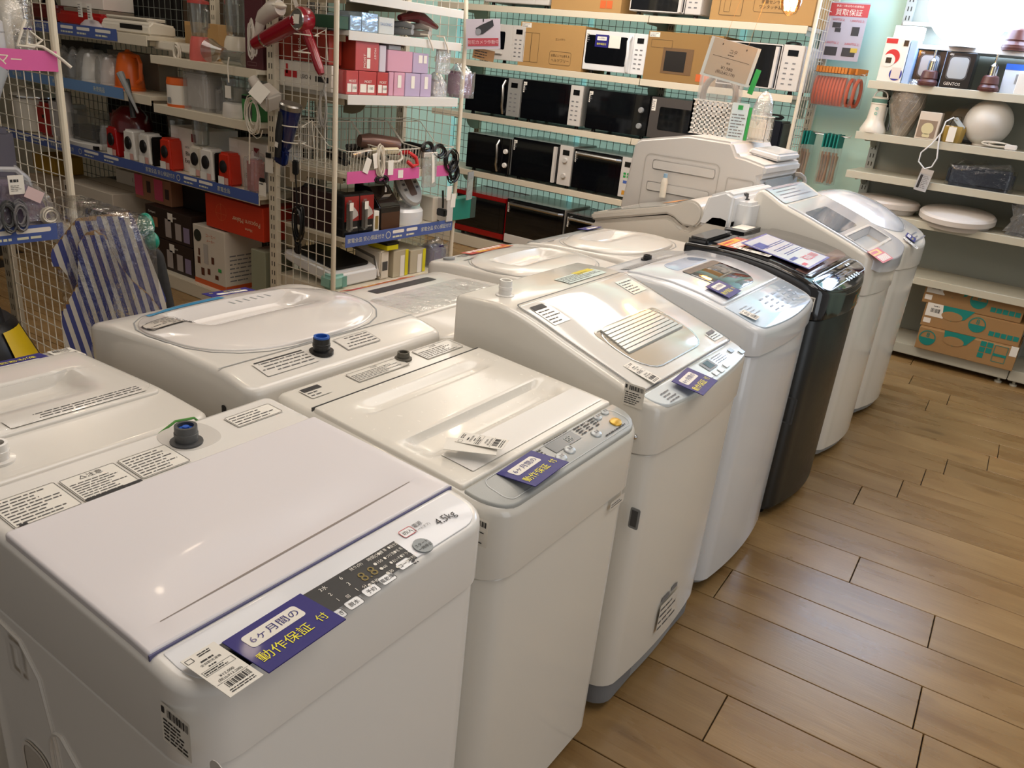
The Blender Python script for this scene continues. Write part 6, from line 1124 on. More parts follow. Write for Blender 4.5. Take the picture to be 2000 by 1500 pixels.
cord([(-3.16, EY-.06, .89), (-3.165, EY-.05, .80), (-3.16, EY-.05, .68)], .004, BLACK, 'thin black cord under the navy dryer'); o = spiral_bundle((-3.16, EY-.04, .62), .03, .10, 8, .0045, BLACK, None, 'black_cord_bundle', 23); tag(o, 'long black cord bundle hanging on the near mesh', 'cord'); o = B().box(-.018, .018, -.012, .012, -.03, .03).out('plug', BLACK, None, bevel=.006); tag(o, 'black plug at the bottom of the long cord bundle', 'plug', loc=(-3.165, EY-.04, .49)); o = B().box(-.016, .016, -.012, .012, -.035, .035).out('plug', BLACK, None, bevel=.006); tag(o, 'black plug just under the navy dryer', 'plug', loc=(-3.158, EY-.06, .895))
t = thing('paper_tag', 'beige tag beside the black plug under the navy dryer', 'price tag', (-3.195, EY-.05, .865)); B().box(-.017, .017, 0, .001, -.045, .04).out('paper', mat('beige_tag', 'c7b8a4', .6), t, smooth=0)
t = thing('travel_dryer', 'boxy white travel dryer with price tags hanging at the gondola edge', 'hair dryer', (-3.385, EY-.05, 1.205)); t.rotation_euler = (.35, .45, 0); B().box(-.055, .055, -.03, .06, -.06, .03).out('body', mat('pearl_white', 'd0c9c0', .25), t, bevel=.01); B().tube([(-.05, .0, .0), (-.11, 0, .03)], [.03, .024], 12).out('nozzle', mat('pearl_white', 'd0c9c0', .25), t); B(lambda p: (p[0], p[1]*.6-.035, .032+p[1]*.5+p[2])).rect(-.05, -.05, .05, .05).out('price_label', PAPER, t, smooth=0); B(lambda p: (p[0], -.032-p[2], p[1])).rect(-.0, -.05, .05, .01).out('white_label', PAPER, t, smooth=0)
o = spiral_bundle((-3.475, EY-.06, 1.10), .05, .085, 6, .0035, CREAM, None, 'white_cord_bundle', 27); tag(o, 'white looped cord hanging left of the travel dryer', 'cord'); cord([(-3.50, EY-.06, 1.05), (-3.505, EY-.06, .95), (-3.51, EY-.06, .86)], .004, CREAM, 'thin white cord below the looped cord at the gondola edge'); o = spiral_bundle((-3.05, EY+.012, 1.19), .03, .10, 4, .004, mat('grey_cord', 'a5a39d', .5), None, 'grey_cord_bundle', 29); tag(o, 'grey cord of the red dryer hanging on the near mesh', 'cord'); cord([(-2.985, EY-.06, 1.345), (-3.03, EY+.01, 1.30), (-3.05, EY+.014, 1.24)], .005, mat('grey_cord', 'a5a39d', .5), 'grey cord dropping from the red dryer handle')
t = thing('paper_tag', 'white tag clipped on the gondola upright under the looped cord', 'price tag', (-3.425, EY-.004, .865)); B().box(-.03, .03, 0, .001, -.04, .035).out('paper', PAPER, t, smooth=0); B().box(-.018, .018, -.006, .0, .035, .06).out('clip', BLACK, t)
# ---- camera notice on the far post
t = thing('camera_notice', 'white notice with a security camera drawing on the far gondola post', 'sign', (-2.865, 3.765, 1.597)); t.rotation_euler = (0, -.10, .42); B().box(-.095, .095, 0, .002, -.075, .075).out('card', mat('lilac_white_card', 'c7c1cf', .35, coat=.3), t, smooth=0); fr(t, 'red_band', mat('notice_red', 'b34a58', .4), (-.085, -.06, .085, -.02)); ft(t, mat('notice_pale', 'dcc0c6', .5), ('防犯カメラ作動中', .022, 0, -.04), h=.0016)
b = B(frontm(0)); b.add([(-.03, -.005, .001), (.0, .0, .001), (.06, .04, .001), (.055, .07, .001), (-.01, .045, .001), (-.04, .03, .001)], [(0, 1, 2, 3, 4, 5)]).rect(.0, .06, .006, .075, .001); b.out('camera_drawing', mat('drawing_grey', '33363c', .5), t, smooth=0); B(frontm(0)).ring((-.026, .012), .0, .016, .0016).out('lens_drawing', mat('drawing_pale', '8d9199', .5), t, smooth=0)
t = thing('brown_slip', 'brown printed slip hanging below the camera notice', 'slip', (-2.87, 3.79, 1.495)); t.rotation_euler = (0, .1, .45); B().box(-.06, .06, 0, .001, -.028, .028).out('paper', mat('kraft_slip', 'a8825a', .6), t, smooth=0); B(frontm(0)).dashes(-.05, -.02, .05, .02, 3, 8, .35).out('print', INK, t, smooth=0)
# ================================================================ GOODS: steamer gondola
AX = -3.06
t = thing('garment_steamer', 'white bottle shaped steamer at the left edge on the pink shelf', 'steamer', (AX, 1.355, 1.353), R90); B().lathe([(.04, 0), (.045, .01), (.042, .09), (.03, .10), (.036, .16), (.03, .2), (.0005, .21)], 20).out('body', mat('cool_pearl', 'c4c6cb', .3), t); ft(t, INK, ('steam', .010, .015, .06), y=-.046)
t = thing('bagged_steamer', 'white handheld steamer in a clear bag beside the white post', 'steamer', (AX-.02, 1.455, 1.353), R90); B().ball((-.005, .04, .115), .045, .04, .065).out('head', CREAM, t); B().tube([(-.03, .02, .12), (-.03, .02, .0)], .022, 10).out('grip', CREAM, t); b = B(); shell(b, half(.065, -.02, .10, .05, .04), 0, lambda x, y: .19-6*x*x, .02, nx=8); b.out('bag', film('crumpled2', haze=.12, gloss=.22, bump=1, scale=18), t)
o = B().tube([(-3.03, 1.46, 1.455), (-3.02, 1.44, 1.42), (-3.02, 1.42, 1.375), (-3.018, 1.47, 1.372), (-3.016, 1.50, 1.395), (-3.02, 1.46, 1.425), (-3.02, 1.45, 1.38), (-3.015, 1.50, 1.375), (-3.0, 1.545, 1.345), (-2.985, 1.575, 1.315)], .0055, 8).out('cable', CREAM, None); tag(o, 'white tied cord of the bagged steamer, its end crossing the white post', 'cord')
o = B().tube(arc((-3.02, 1.458, 1.428), .012, 0, 330, 10, 'z'), .003, 6).out('cable_tie', mat('tie_purple', '3b2b6d', .5), None); tag(o, 'dark purple tie around the white steamer cord', 'cable tie')
t = thing('steam_nozzle', 'grey flared steamer head hanging under the pink shelf', 'steamer', (-3.05, 1.335, 1.26)); t.rotation_euler = (-.5, .0, 0); B().lathe([(.05, -.15), (.056, -.145), (.052, -.10), (.045, -.08), (.046, -.06), (.04, .0), (.038, .05)], 20).out('head', mat('pale_grey_plastic', '9da3a8', .4), t)
t = thing('steam_tank', 'dark purple grey steamer tank at the left edge', 'steamer', (-3.16, 1.36, .766)); B().box(-.08, .08, -.14, .045, 0, .335).out('tank', mat('purple_grey', '55535f', .4), t, bevel=.02)
t = thing('clothes_iron', 'lilac and silver iron wrapped in film on the blue strip shelf', 'iron', (-3.09, 1.40, .766)); B().prism([(-.12, .0), (.09, .0), (.06, .08), (.0, .16), (-.10, .17)], -.05, .05, 'x').out('body', mat('lilac_metal', '8d7c9c', .3, .3), t, bevel=.02, seg=3); B().tube([(0, -.14, .13), (0, -.08, .20), (0, -.01, .195), (0, .025, .16), (0, .04, .08)], .015, 10).out('handle', mat('silver_grey', 'a9a9ab', .35, .3), t); B().prism([(-.13, .0), (.11, .0), (.08, .10), (.02, .165), (-.10, .18)], -.06, .065, 'x').out('film', film('crumpled2', haze=.12, gloss=.22, bump=1, scale=18), t, bevel=.02)
t = thing('paper_tag', 'white tag with bold print hanging before the lilac iron', 'price tag', (-3.005, 1.352, .925)); t.rotation_euler = (0, 0, R90); B().box(-.026, .026, 0, .001, -.035, .03).out('paper', PAPER, t, smooth=0); B(frontm(0)).dashes(-.02, .004, .02, .016, 1, 4, .8).dashes(-.02, -.025, .02, -.002, 4, 3, .3).out('print', INK, t, smooth=0)
t = thing('paper_tag', 'pink printed tag stuck to the filmed iron', 'price tag', (-3.0, 1.405, .885)); t.rotation_euler = (0, .5, R90); B().box(-.03, .03, 0, .001, -.02, .02).out('paper', mat('pink_white_paper', 'd9bfc0', .5), t, smooth=0)
for i, y in enumerate((1.27, 1.315, 1.355)):
    o = spiral_bundle((-3.01, y, .815), .025, .05, 5, .005, DGREY if i % 2 else mat('mid_grey_cord', '77767a', .5), None, 'grey_cord_bundle', 41+i, 'x'); tag(o, ('dark', 'middle', 'right')[i]+' grey cord coil on the blue strip shelf at the left edge', 'cord')
o = spiral_bundle((-3.03, 1.465, .80), .03, .028, 4, .0035, CREAM, None, 'white_cord_bundle', 47, 'x'); tag(o, 'small white tied cord bow on the blue strip shelf', 'cord')
# ================================================================ GOODS: microwaves
SV = mat('silver_plastic', 'a9a9a6', .3, .3); WP = mat('white_panel_plastic', 'cfcbc6', .35); BF = mat('black_glass_front', '0a0b0f', .06, coat=.7); MY = 5.308
microwave('white silver microwave at the left end of the top microwave shelf', (-3.76, MY, 1.841), .58, .36, .28, WP, WP, .12, WP, tag_=False)
t = carton('large brown microwave carton on the top shelf with orange marks', (-3.17, MY, 1.841), .565, .35, .33); fr(t, 'orange_marks', mat('orange_mark', 'd0632c', .5), (.12, .025, .165, .075), (.17, .025, .215, .075)); fr(t, 'oven_print', mat('brown_print', '5c4a30', .7), (-.17, .125, .02, .29))
microwave('black microwave with white surround and white panel on the top shelf', (-2.565, MY, 1.841), .515, .36, .29, BF, WP, .11, WP, 'bar', WP, frame_m=WP, tag_=False)
t = carton('large brown carton with a microwave line drawing, right end of the top shelf', (-1.915, MY, 1.841), .655, .34, .33); B(frontm(0)).frame(-.27, .03, -.12, .30, .01, .003, .001).frame(-.24, .05, -.20, .28, .005, .002, .001).out('oven_drawing', mat('brown_print', '5c4a30', .7), t, smooth=0); ft(t, mat('brown_print', '5c4a30', .7), ('重量センサー搭載', .024, .09, .12), ('ワンタッチあたため', .024, .09, .09)); B(frontm(0)).frame(-.05, .06, .225, .15, .015, .002, .001).out('speech_frame', mat('brown_print', '5c4a30', .7), t, smooth=0)
t = microwave('small white microwave behind the camera notice', (-3.86, MY, 1.446), .43, .34, .27, WP, WP, .115, WP, None, win=(.12, .78, .3, .8)); B().box(-.14, .02, -.02, 0, .06, .075).out('grip', WP, t, bevel=.006)
t = carton('large plain brown carton on the second microwave shelf', (-3.42, MY, 1.446), .555, .35, .30, tag_=(-.265, .262, .085, .032)); B(frontm(0)).frame(-.235, .03, -.10, .23, .006, .002, .001).frame(-.172, .03, -.168, .23, .001, .0019, .001).out('oven_drawing', mat('brown_print', '5c4a30', .7), t, smooth=0); B(frontm(0)).frame(-.0, .03, .185, .12, .015, .0022, .001).out('speech_frame', mat('brown_print', '5c4a30', .7), t, smooth=0); ft(t, mat('brown_print', '5c4a30', .7), ('ヘルツフリー', .026, .092, .06), ('全国どこでも使える', .018, .092, .092), ('コンパクト', .018, .08, .2))
t = microwave('white framed microwave with a navy warranty card on its door', (-2.893, MY, 1.446), .485, .36, .28, WHITE2, WHITE2, .10, WHITE2, 'bow', WHITE2, win=(.04, .88, .16, .88)); fr(t, 'navy_card', NAVY, (-.16, .175, -.055, .255)); fr(t, 'white_card', PAPER, (-.05, .175, .04, .255)); ft(t, YEL, ('動作保証付', .015, -.107, .195)); B(frontm(0)).rrect(-.145, .218, -.07, .243, .004, .0014).out('card_panel', PAPER, t, smooth=0); ft(t, NAVY, ('6ヶ月間の', .012, -.107, .231), name='card_lettering', h=.002)
t = carton('brown carton with a printed microwave picture on the second shelf', (-2.385, MY, 1.446), .53, .35, .305, CARD2, tag_=(-.255, .268, .075, .03)); fr(t, 'oven_picture', mat('picture_brown', '6e5335', .7), (-.14, .05, .08, .21)); fr(t, 'oven_window', mat('picture_black', '1c1815', .4), (-.12, .065, .03, .19), h=.0012); fr(t, 'orange_marks', mat('orange_mark', 'd0632c', .5), (.12, .02, .165, .065), (.175, .02, .22, .065)); B(frontm(0)).frame(-.235, .205, -.08, .255, .003, .0018, .001).frame(.17, .25, .215, .295, .002, .0018, .001).out('print_frame', mat('brown_print', '5c4a30', .7), t, smooth=0)
microwave('black door microwave with a white control panel behind the hanging sign', (-1.86, MY, 1.446), .53, .34, .285, BF, WP, .13, WP, 'bar', WP, frame_m=WP); o = spiral_bundle((-1.70, MY+.1, 1.74), .05, .012, 3, .006, BLACK, None, 'black_cord_bundle', 51); tag(o, 'black cord lying on the microwave behind the hanging sign', 'cord')
microwave('black microwave with curved silver handle and silver panel, third shelf', (-3.905, MY, 1.053), .525, .36, .295, BF, SV, .12, SV, 'bow', STEEL)
microwave('black door microwave with a white panel, second on the third shelf', (-3.365, MY, 1.053), .53, .36, .30, BF, SV, .105, WP, None)
microwave('all black microwave with two round knobs on the third shelf', (-2.81, MY, 1.053), .49, .36, .29, BF, BLACK, .11, BF, None, knobs=2, knob_m=GREYP, buttons=False, disp=False)
microwave('charcoal grey microwave at the right of the third shelf', (-2.31, MY, 1.053), .49, .36, .29, mat('charcoal_front', '4c4846', .35), mat('charcoal_front', '4c4846', .35), .09, mat('charcoal_front', '4c4846', .35), None, win=(.18, .95, .22, .78))
t = thing('coffee_brewer', 'black coffee brewer with a cable on top at the right of the third shelf', 'coffee maker', (-1.72, MY, 1.053)); B().box(-.075, .09, 0, .2, 0, .235).out('body', mat('blue_black', '12161f', .25), t, bevel=.012); B(lambda p: (p[0], -.001-p[2], p[1])).ring((.01, .05), 0, .03).out('spout', BLACK, t, smooth=0); o = spiral_bundle((0, .06, .255), .07, .014, 4, .006, BLACK, t)
t = microwave('black microwave with two white knobs on the fourth shelf', (-3.90, MY, .619), .43, .36, .29, BF, SV, .085, BF, 'bow', STEEL, knobs=2, knob_m=WHITE, buttons=False, disp=False, tag_=False); B().box(.205, .215, -.002, .0, .022, .29).out('silver_edge', STEEL, t)
microwave('black door microwave with white bar handle and dial panel, fourth shelf', (-3.395, MY, .619), .545, .36, .31, BF, SV, .115, WP, 'bar', WP, knobs=2, knob_m=mat('pale_knob', 'c2bfba', .4), buttons=False)
t = microwave('oven with a long silver handle across the top and coloured keys', (-2.86, MY, .619), .50, .36, .30, BF, SV, .10, WP, 'top', STEEL, buttons=False); fr(t, 'green_keys', GREEN, *[(.175+.03*(k % 2), .16+.02*(k//2), .195+.03*(k % 2), .175+.02*(k//2)) for k in range(4)], y=-.001); fr(t, 'blue_key', mat('blue_key', '4763b0', .4), (.18, .12, .21, .14), y=-.001); fr(t, 'orange_key', mat('orange_key', 'c9902f', .4), (.18, .04, .215, .07), y=-.001)
REDO = mat('oven_red', '8d1013', .25, coat=.4); t = microwave('red oven with a black glass door on the bottom shelf', (-3.93, MY, .091), .50, .40, .36, BF, REDO, .006, REDO, None, tag_=False, frame_m=None); B().box(-.25, .25, -.012, .006, .03, .075).out('bottom_trim', REDO, t, bevel=.004); B().box(-.25, .25, -.012, .006, .325, .36).out('top_trim', REDO, t, bevel=.004)
t = microwave('silver oven with a black glass door on the bottom shelf', (-3.40, MY, .091), .54, .40, .37, BF, mat('oven_silver', 'a7a59e', .3, .5), .006, SV, 'top', STEEL); B().box(-.27, .27, -.006, .006, .02, .09).out('bottom_trim', WP, t, bevel=.004); t = microwave('dark red oven partly hidden by the washers on the bottom shelf', (-2.87, MY, .091), .48, .40, .355, BF, DRED, .006, DRED, 'top', STEEL)
# ================================================================ GOODS: hooks and poster between the shelves
for i, (z, n, nm) in enumerate(((1.60, 12, 'orange'), (1.235, 6, 'teal'))):
    o = B().tube([(-1.567, 5.50, z), (-1.545, 5.50, z+.012), (-1.26, 5.50, z+.004), (-1.25, 5.50, z+.016)], .0028, 6).tube([(-1.567, 5.53, z), (-1.26, 5.53, z+.0), (-1.26, 5.50, z+.004)], .0028, 6).out('display_hook', CHROME, None); tag(o, 'metal display hook holding the '+nm+' packets', 'hook')
ORB = mat('orange_band_fabric', 'd25c34', .5)
def loop_pack(x, last=False, lab=''):
    t = thing('reflective_band', lab, 'band', (x, 5.515, 1.60), 0, 'orange looped bands on the upper hook'); t.rotation_euler = (0, 0, R90-.5 if last else R90*.93)
    b = B(); b.tube([(.030*math.cos(a*.4488), 0, -.105+.078*math.sin(a*.4488)) for a in range(14)], .011, 6, True); b.out('loop', ORB, t); B().box(-.045, .045, -.012, .012, -.195, .0).out('packet', film('packet_film', gloss=.12, haze=.05, bump=.5), t, bevel=.003); B().box(-.045, .045, -.008, .008, -.0, .035).out('header', mat('orange_header', 'c97a2c', .5), t)
    if last: B(frontm(-.011)).rect(-.03, -.17, -.01, -.14).out('black_mark', BLACK, t, smooth=0)
for i in range(10): loop_pack(-1.535+.019*i, False, 'orange looped band packet hanging in the tight row on the upper hook')
loop_pack(-1.325, True, 'orange looped band packet turned to the front, second from the hook tip'); loop_pack(-1.285, True, 'orange looped band packet at the tip of the upper hook')
for i in range(8):
    x = (-1.53+.02*i) if i < 3 else (-1.40+.022*(i-3)); t = thing('tool_packet', ('teal topped packet of pale tools hanging by the shelf post' if i < 3 else 'teal topped packet of pale tools hanging on the lower hook tip'), 'packet', (x, 5.515, 1.235), 0, 'teal packets on the lower hook by the post' if i < 3 else 'teal packets at the lower hook tip'); t.rotation_euler = (0, .05*(i % 3-1), R90*.9)
    B().box(-.045, .045, -.004, .004, -.07, .012).out('header', TEAL, t); B().box(-.045, .045, -.008, .008, -.30, -.07).out('packet', film('packet_film', gloss=.12, haze=.05, bump=.5), t, bevel=.003); B().tube([(-.01, 0, -.29), (.01, 0, -.12)], .008, 6).tube([(.012, 0, -.28), (-.015, 0, -.1)], .007, 6).out('tools', mat('pale_handles', 'b08a6d', .5), t)
t = thing('buyback_poster', 'laminated buyback guarantee poster with a red heading', 'poster', (-1.475, 5.60, 1.842)); t.rotation_euler = (0, 0, .05); B().box(-.125, .125, 0, .002, -.165, .165).out('sheet', mat('poster_white', 'b9b6c4', .2, coat=.6), t, smooth=0); fr(t, 'red_heading', mat('poster_red', 'c0434a', .3, coat=.4), (-.105, .085, .125, .157)); ft(t, PAPER, ('買取保証', .040, .01, .108), h=.0014); ft(t, PAPER, ('新品・1年以内の未使用品', .014, .01, .143), name='small_lettering')
fr(t, 'product_pictures', mat('picture_charcoal', '33343a', .5), (-.07, .02, -.02, .05), (-.05, -.005, -.015, .018), (.05, -.02, .095, .03), (-.085, -.14, -.01, -.09), (.02, -.14, .10, -.09)); fr(t, 'yellow_picture', mat('poster_yellow', 'c9b24a', .5), (.07, -.115, .11, -.09), h=.0016); ft(t, mat('poster_red', 'c0434a', .3, coat=.4), ('500円以上', .017, -.04, .066), ('1,000円以上', .017, .07, .063), ('1,000円以上', .017, -.05, -.066), ('2,000円以上', .017, .07, -.068), name='prices')
# ================================================================ GOODS: lamp shelving
RY = 5.306
GLOBE = mat('lit_globe', 'ffffff', .4, em='c4dcff', es=13)
def globe_lamp(label, x):
    t = thing('globe_lamp', label, 'lamp', (x, 5.36, 1.79)); B().ball((0, .0, .23), .228, n=32, m=20).out('shade', GLOBE, t); B().lathe([(.07, -.001), (.07, .012), (.05, .02)], 20).out('base', WHITE, t); return t
globe_lamp('large lit white globe lamp on the upper lamp shelf', -.755); globe_lamp('second lit globe lamp cut by the right picture edge', -.235)
WOODB = mat('dark_red_wood', '55302a', .35, vary=.15, bscale=30)
def turned(label, loc, s=1, stem=True):
    t = thing('candle_lamp', label, 'lamp', loc); B().lathe([(.05*s, 0), (.052*s, .02*s), (.042*s, .035*s), (.046*s, .04*s), (.04*s, .075*s), (.03*s, .082*s)], 22).out('base', WOODB, t); B().lathe([(.0525*s, .008*s), (.053*s, .012*s), (.0525*s, .016*s)], 22).out('ring', WOODB, t)
    if stem: B().lathe([(.024*s, .082*s), (.022*s, .13*s), (.012*s, .14*s), (.007*s, .145*s), (.006*s, .19*s), (.0005, .19*s)], 18).out('chrome_stem', CHROME, t)
    return t
t = carton('white and red printed sensor light carton at the left of the lamp shelf', (-1.082, RY, 1.576), .13, .12, .235, PAPER, flaps=False); fr(t, 'red_print', RED, (-.06, .205, .0, .23)); B(frontm(0)).ring((-.01, .135), .0, .04, .0008).out('red_disc', RED, t, smooth=0); B(frontm(0)).ring((-.025, .115), .0, .035, .0012).out('white_disc', PAPER, t, smooth=0); fr(t, 'black_print', BLACK, (-.04, .1, -.01, .13), (.035, .195, .06, .225), h=.0016); B(frontm(0)).ring((.03, .045), .0, .035, .0008).out('blue_disc', mat('deep_blue_print', '20308e', .4), t, smooth=0); fr(t, 'white_print', mat('warm_white_print', 'd8cfc6', .5), (.005, .02, .055, .08), h=.0014)
carton('second white sensor light carton, only its pale blue edge showing', (-.995, RY+.01, 1.576), .038, .12, .23, mat('pale_blue_carton', 'a9c2e4', .5), flaps=False)
for i, x in enumerate((-.897, -.737)):
    t = carton('black GENTOS lantern carton'.replace('GENTOS ', '')+(' behind the brown turned lamp' if i == 0 else ' with the white lettering in full view'), (x, RY+(.06 if i == 0 else 0), 1.576), .15, .12, .185, mat('lantern_black', '0e1013', .3, coat=.3), flaps=False); o = B(frontm(0)).rrect(-.05, .05, .045, .16, .02, .0006).out('lantern_picture', mat('lantern_grey', 'a7adb0', .3), t, smooth=0); B(frontm(0)).frame(-.056, .044, .051, .166, .02, .006, .0012).out('lantern_rim', DGREY, t, smooth=0); ft(t, PAPER, ('GENTOS', .022, -.012, .022), ('400', .014, -.05, .172))
    B().box(-.0775, -.0755, 0, .12, 0, .185).out('blue_lit_edge', mat('pale_blue_carton', 'a9c2e4', .5), t, smooth=0)
turned('brown turned wooden lamp before the left black lantern carton', (-.875, RY+.02, 1.576)); turned('brown turned wooden lamp beside the blue and white carton', (-.568, RY+.03, 1.576))
t = carton('white and blue lamp carton at the right of the lamp shelf', (-.455, RY+.05, 1.576), .12, .12, .15, mat('cool_white_carton', 'c9d3df', .5), flaps=False); fr(t, 'blue_top', mat('bright_blue_print', '2c62c4', .4), (-.06, .12, .06, .15)); fr(t, 'picture', GREYP, (-.0, .05, .04, .1))
carton('small white carton with pale print before the right edge', (-.405, RY, 1.576), .07, .06, .11, PAPER, flaps=False); t = carton('yellow green bulb carton at the right picture edge', (-.345, RY-.0, 1.576), .045, .05, .105, mat('pale_yellow_carton', 'cfd39a', .5), flaps=False); fr(t, 'green_print', GREEN, (-.02, .005, .02, .03))
turned('brown turned wooden lamp near the top right picture edge', (-.50, 5.385, 1.79), 1.35, False); carton('flat white camera light carton on the upper left of the lamp shelves', (-1.06, 5.40, 1.812), .15, .1, .07, PAPER, flaps=False)
t = thing('humidifier', 'white tapered lantern lamp with a loop handle, second lamp shelf', 'lamp', (-1.11, RY+.06, 1.291)); B().lathe([(.072, 0), (.074, .015), (.058, .05), (.048, .075), (.043, .16)], 24).out('body', CREAM, t); B().lathe([(.043, .165), (.044, .19)], 24).out('vent_ring', mat('vent_green', '5d8478', .4), t); B().lathe([(.044, .158), (.046, .163), (.044, .167)], 24).lathe([(.044, .19), (.045, .196), (.03, .202), (.0005, .202)], 24).out('rim', CREAM, t); B().tube(arc((0, 0, .198), .038, 0, 180, 12, 'y'), .004, 8).out('loop_handle', WHITE, t); b = B(frontm(-.05)); b.ring((.005, .135), .004, .009).ring((.005, .108), .004, .009); b.out('teal_buttons', mat('pale_teal', '7fb3a8', .4), t, smooth=0)
WK = mat('wicker', '8f7d63', .4, .3, bump=1, bscale=120, vary=.4); t = thing('wicker_lamp', 'woven brown cone shaped lamp wrapped in film', 'lamp', (-.965, RY+.10, 1.291)); B().lathe([(.035, 0), (.06, .06), (.095, .17), (.09, .24), (.05, .29), (.03, .31)], 26).out('woven_shade', WK, t); b = B()
for k in range(14):
    a0 = k*.4488; b.tube([((.036+r_)*math.cos(a0+z*5), (.036+r_)*math.sin(a0+z*5), z) for r_, z in ((.0, .0), (.026, .06), (.061, .17), (.056, .24), (.016, .29))], .003, 4)
b.out('wicker_strands', mat('wicker_pale', 'a8977c', .35, .3), t); B().lathe([(.045, -.0), (.065, .05), (.10, .17), (.096, .25), (.05, .305), (.03, .325)], 20).out('film', film('crumpled2', haze=.12, gloss=.22, bump=1, scale=18), t)
cord([(-1.03, RY+.2, 1.45), (-1.04, RY+.12, 1.40), (-1.03, RY+.08, 1.31)], .004, BLACK, 'thin black cord between the white lantern lamp and the wicker lamp'); o = spiral_bundle((-1.07, RY+.2, 1.47), .05, .03, 5, .008, mat('blue_black', '12161f', .25), None, 'black_cord_bundle', 61); tag(o, 'dark cord heap behind the white lantern lamp', 'cord')
t = carton('beige night light carton with an egg lamp picture', (-.807, RY, 1.291), .115, .08, .15, mat('cream_print_carton', 'd2c6b6', .5), flaps=False); fr(t, 'picture', mat('taupe_photo', '8f7b68', .5), (-.05, .01, .045, .105)); B(frontm(0)).ring((.0, .06), .0, .032, .0012).rrect(-.02, .012, .02, .032, .008, .0012).out('lamp_picture', mat('cream_photo', 'cfc49a', .5), t, smooth=0)
t = thing('amber_lamp', 'small amber glass lamp with a long white price tag', 'lamp', (-.675, RY+.05, 1.291)); B().lathe([(.05, 0), (.055, .01), (.062, .075), (.058, .09)], 8).out('glass', mat('amber_brown_glass', 'a88a3f', .15, coat=.4), t); fr(t, 'price_tag', PAPER, (-.02, .005, .02, .085), y=-.064); B().tube([(-.03, 0, .09), (-.02, 0, .14), (.02, 0, .14), (.03, 0, .09)], .002, 6).out('wire_handle', BLACK, t)
t = thing('ring_lamp', 'grey ring mirror lamp leaning behind the white globe', 'lamp', (-.63, RY+.28, 1.40)); t.rotation_euler = (-.15, 0, 0); B(lambda p: (p[0], -p[2], p[1])).lathe([(.075, 0), (.11, -.01), (.115, .01), (.075, .012)], 28).out('ring', mat('ring_grey', '86887f', .4), t); B(lambda p: (p[0], -p[2], p[1])).lathe([(.0005, 0), (.075, 0)], 28).out('mirror', mat('pale_mirror', 'a8b6bc', .15, .6), t); B().box(-.04, .04, -.02, .03, -.108, -.095).out('stand', DGREY, t)
t = thing('globe_lamp', 'plain unlit white globe lamp on the second lamp shelf', 'lamp', (-.525, RY+.12, 1.291)); B().ball((0, 0, .125), .125, n=32, m=20).out('globe', mat('opal_glass', 'd3d0c8', .35), t); B().lathe([(.05, 0), (.052, .008), (.04, .02)], 20).out('base', WHITE, t)
o = spiral_bundle((-.44, RY+.02, 1.312), .07, .012, 5, .004, CREAM, None, 'white_cord_bundle', 63); tag(o, 'white coiled cord with a plug in front of the unlit globe', 'cord'); o = B().box(-.03, .03, -.012, .012, -.014, .014).out('plug', WHITE, None, bevel=.004); tag(o, 'white plug block at the end of the coiled cord', 'plug', loc=(-.37, RY+.01, 1.306))
o = B().tube([(-.64, RY+.06, 1.375), (-.665, RY+.03, 1.41), (-.69, RY-.0, 1.425), (-.72, RY-.02, 1.40), (-.725, RY-.02, 1.34), (-.76, RY-.025, 1.27), (-.80, RY-.03, 1.22), (-.80, RY-.03, 1.17), (-.76, RY-.03, 1.135), (-.725, RY-.03, 1.15), (-.71, RY-.03, 1.20), (-.725, RY-.025, 1.28), (-.73, RY-.02, 1.33)], .0042, 8).out('cable', WHITE2, None); tag(o, 'white lamp cord hanging in a big loop over two lamp shelves', 'cord'); o = B().box(-.012, .012, -.008, .008, -.04, .04).out('cord_switch', mat('ice_switch', 'b9c6cf', .3), None, bevel=.004); o.rotation_euler = (0, .9, 0); tag(o, 'pale inline switch on the looped white cord', 'switch', loc=(-.655, RY+.03, 1.395)); o.rotation_euler = (0, -.8, 0)
t = thing('lamp_tag', 'grey and white tag hanging at the bottom of the looped cord', 'price tag', (-.745, RY-.03, 1.085)); t.rotation_euler = (0, .12, 0); B().box(-.034, .034, 0, .002, -.075, .05).out('paper', mat('grey_white_tag', 'b9babc', .4), t, smooth=0); fr(t, 'dark_bar', INK, (-.026, -.06, -.012, .015)); B(frontm(0)).dashes(-.008, -.06, .028, .015, 8, 4, .35).out('print', INKG, t, smooth=0); B(lambda p: (p[0], -.002-p[2], p[1])).rect(-.034, .02, .034, .05).out('header', mat('pale_grey_print', 'b7b1ab', .5), t, smooth=0)
bagged('long dark navy box wrapped in clear film on the third lamp shelf', (-.475, RY, 1.064), .35, .16, .155, mat('navy_box', '131c2b', .3), cw=.97, filmm=CLEAR)
def ceil_light(label, x, z, r, y=.19):
    t = thing('ceiling_light', label, 'ceiling light', (x, RY+y, z)); B().lathe([(r*.86, 0), (r*.9, .02), (r*.9, .03)], 36).out('base_ring', mat('pale_base', 'c6c0ba', .4), t); B().lathe([(r*.93, .03), (r, .034), (r, .062), (r*.94, .074), (r*.6, .086), (.0005, .09)], 36).out('diffuser', mat('diffuser_white', 'd6cfc8', .4), t); return t
ceil_light('round white ceiling light disc behind the last washer', -.955, .841, .20); t = ceil_light('round white ceiling light disc tilted over the shelf edge', -.535, .838, .205, .12); t.rotation_euler = (.12, 0, 0)
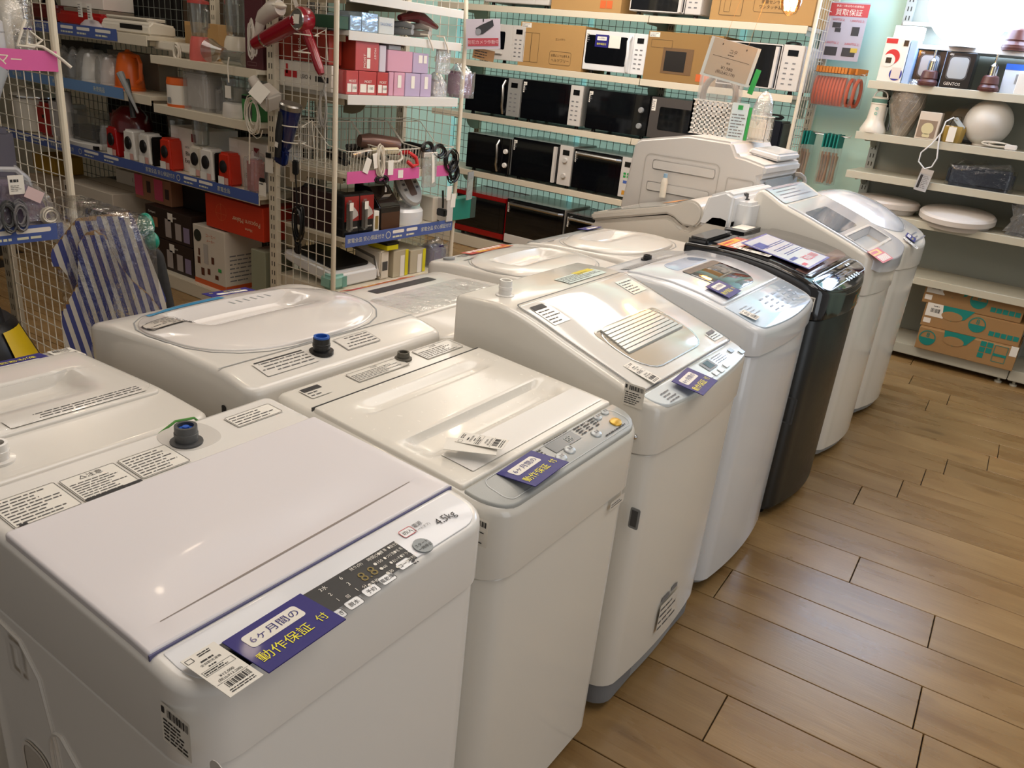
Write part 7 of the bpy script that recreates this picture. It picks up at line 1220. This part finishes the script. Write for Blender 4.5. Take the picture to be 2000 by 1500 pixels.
t = thing('dark_bag', 'black goods in a clear bag at the right picture edge', 'bag', (-.17, RY+.05, .841)); B().prism([(-.11, 0), (.12, 0), (.12, .17), (-.02, .16), (-.06, .10)], 0, .15, 'y').out('contents', mat('slate_cloth', '262b31', .5), t, bevel=.02); B().prism([(-.125, 0), (.13, 0), (.13, .185), (-.05, .175), (-.12, .185), (-.08, .09)], -.015, .165, 'y').out('bag', film('crumpled2', haze=.12, gloss=.22, bump=1, scale=18), t, bevel=.02)
for i, (x, z, y, lab) in enumerate(((-.275, .101, -.02, 'bottom brown and teal ceiling light carton of the stack'), (-.285, .2345, .025, 'middle brown and teal ceiling light carton of the stack'), (-.315, .3685, .045, 'top brown and teal ceiling light carton, close under the shelf'))):
    h_ = .133; t = carton(lab, (x, RY+y, z), .53, .34, h_, mat('tan_carton', 'a07c50', .7, vary=.05, bscale=9), group='ceiling light cartons')
    c0 = -.21 if i == 0 else .03; b = B(frontm(0)); b.ring((c0, .075), .040, .046, .001); b.add([(c0+.04*math.cos(math.radians(a)), .075+.04*math.sin(math.radians(a)), .001) for a in range(180, 361, 20)], [tuple(range(10))])
    l0 = -.10 if i == 0 else -.14
    b.add([(l0-.03, .145, .001), (l0+.14, .145, .001), (l0+.10, .085, .001), (l0+.03, .06, .001), (l0-.02, .085, .001)], [(4, 3, 2, 1, 0)]); b.out('teal_print', TEAL, t, smooth=0); B(frontm(0)).lathe([(.05, .0012), (.0005, .0013)], 22, (l0+.03, .09, 0), 1.15, .55).out('disc_picture', mat('tan_carton', 'a07c50', .7, vary=.05, bscale=9), t, smooth=0)
    ft(t, TEAL, ('8', .042, c0, .095)); fr(t, 'teal_squares', mat('teal_print', '12837a', .5), *([(.07+.035*(k % 2), .105-.035*(k//2), .10+.035*(k % 2), .135-.035*(k//2)) for k in range(5)] if i == 0 else [(.10+.032*k, .03, .127+.032*k, .058) for k in range(5)]))
    if i == 0: fr(t, 'white_label', PAPER, (.225, .085, .262, .145)); B(frontm(0)).frame(.145, .03, .215, .13, .003, .003, .001).rect(.148, .065, .212, .08, .001).out('print_frame', TEAL, t, smooth=0)
    else:
        o = fr(t, 'white_label', PAPER, (-.255, .065, -.155, .145)); B(frontm(0, .002)).barcode(-.23, .09, -.18, .115, i+70).dashes(-.22, .125, -.175, .133, 1, 4, .6).out('print', INK, o, smooth=0); fr(t, 'small_label', PAPER, (-.255, .022, -.215, .052))
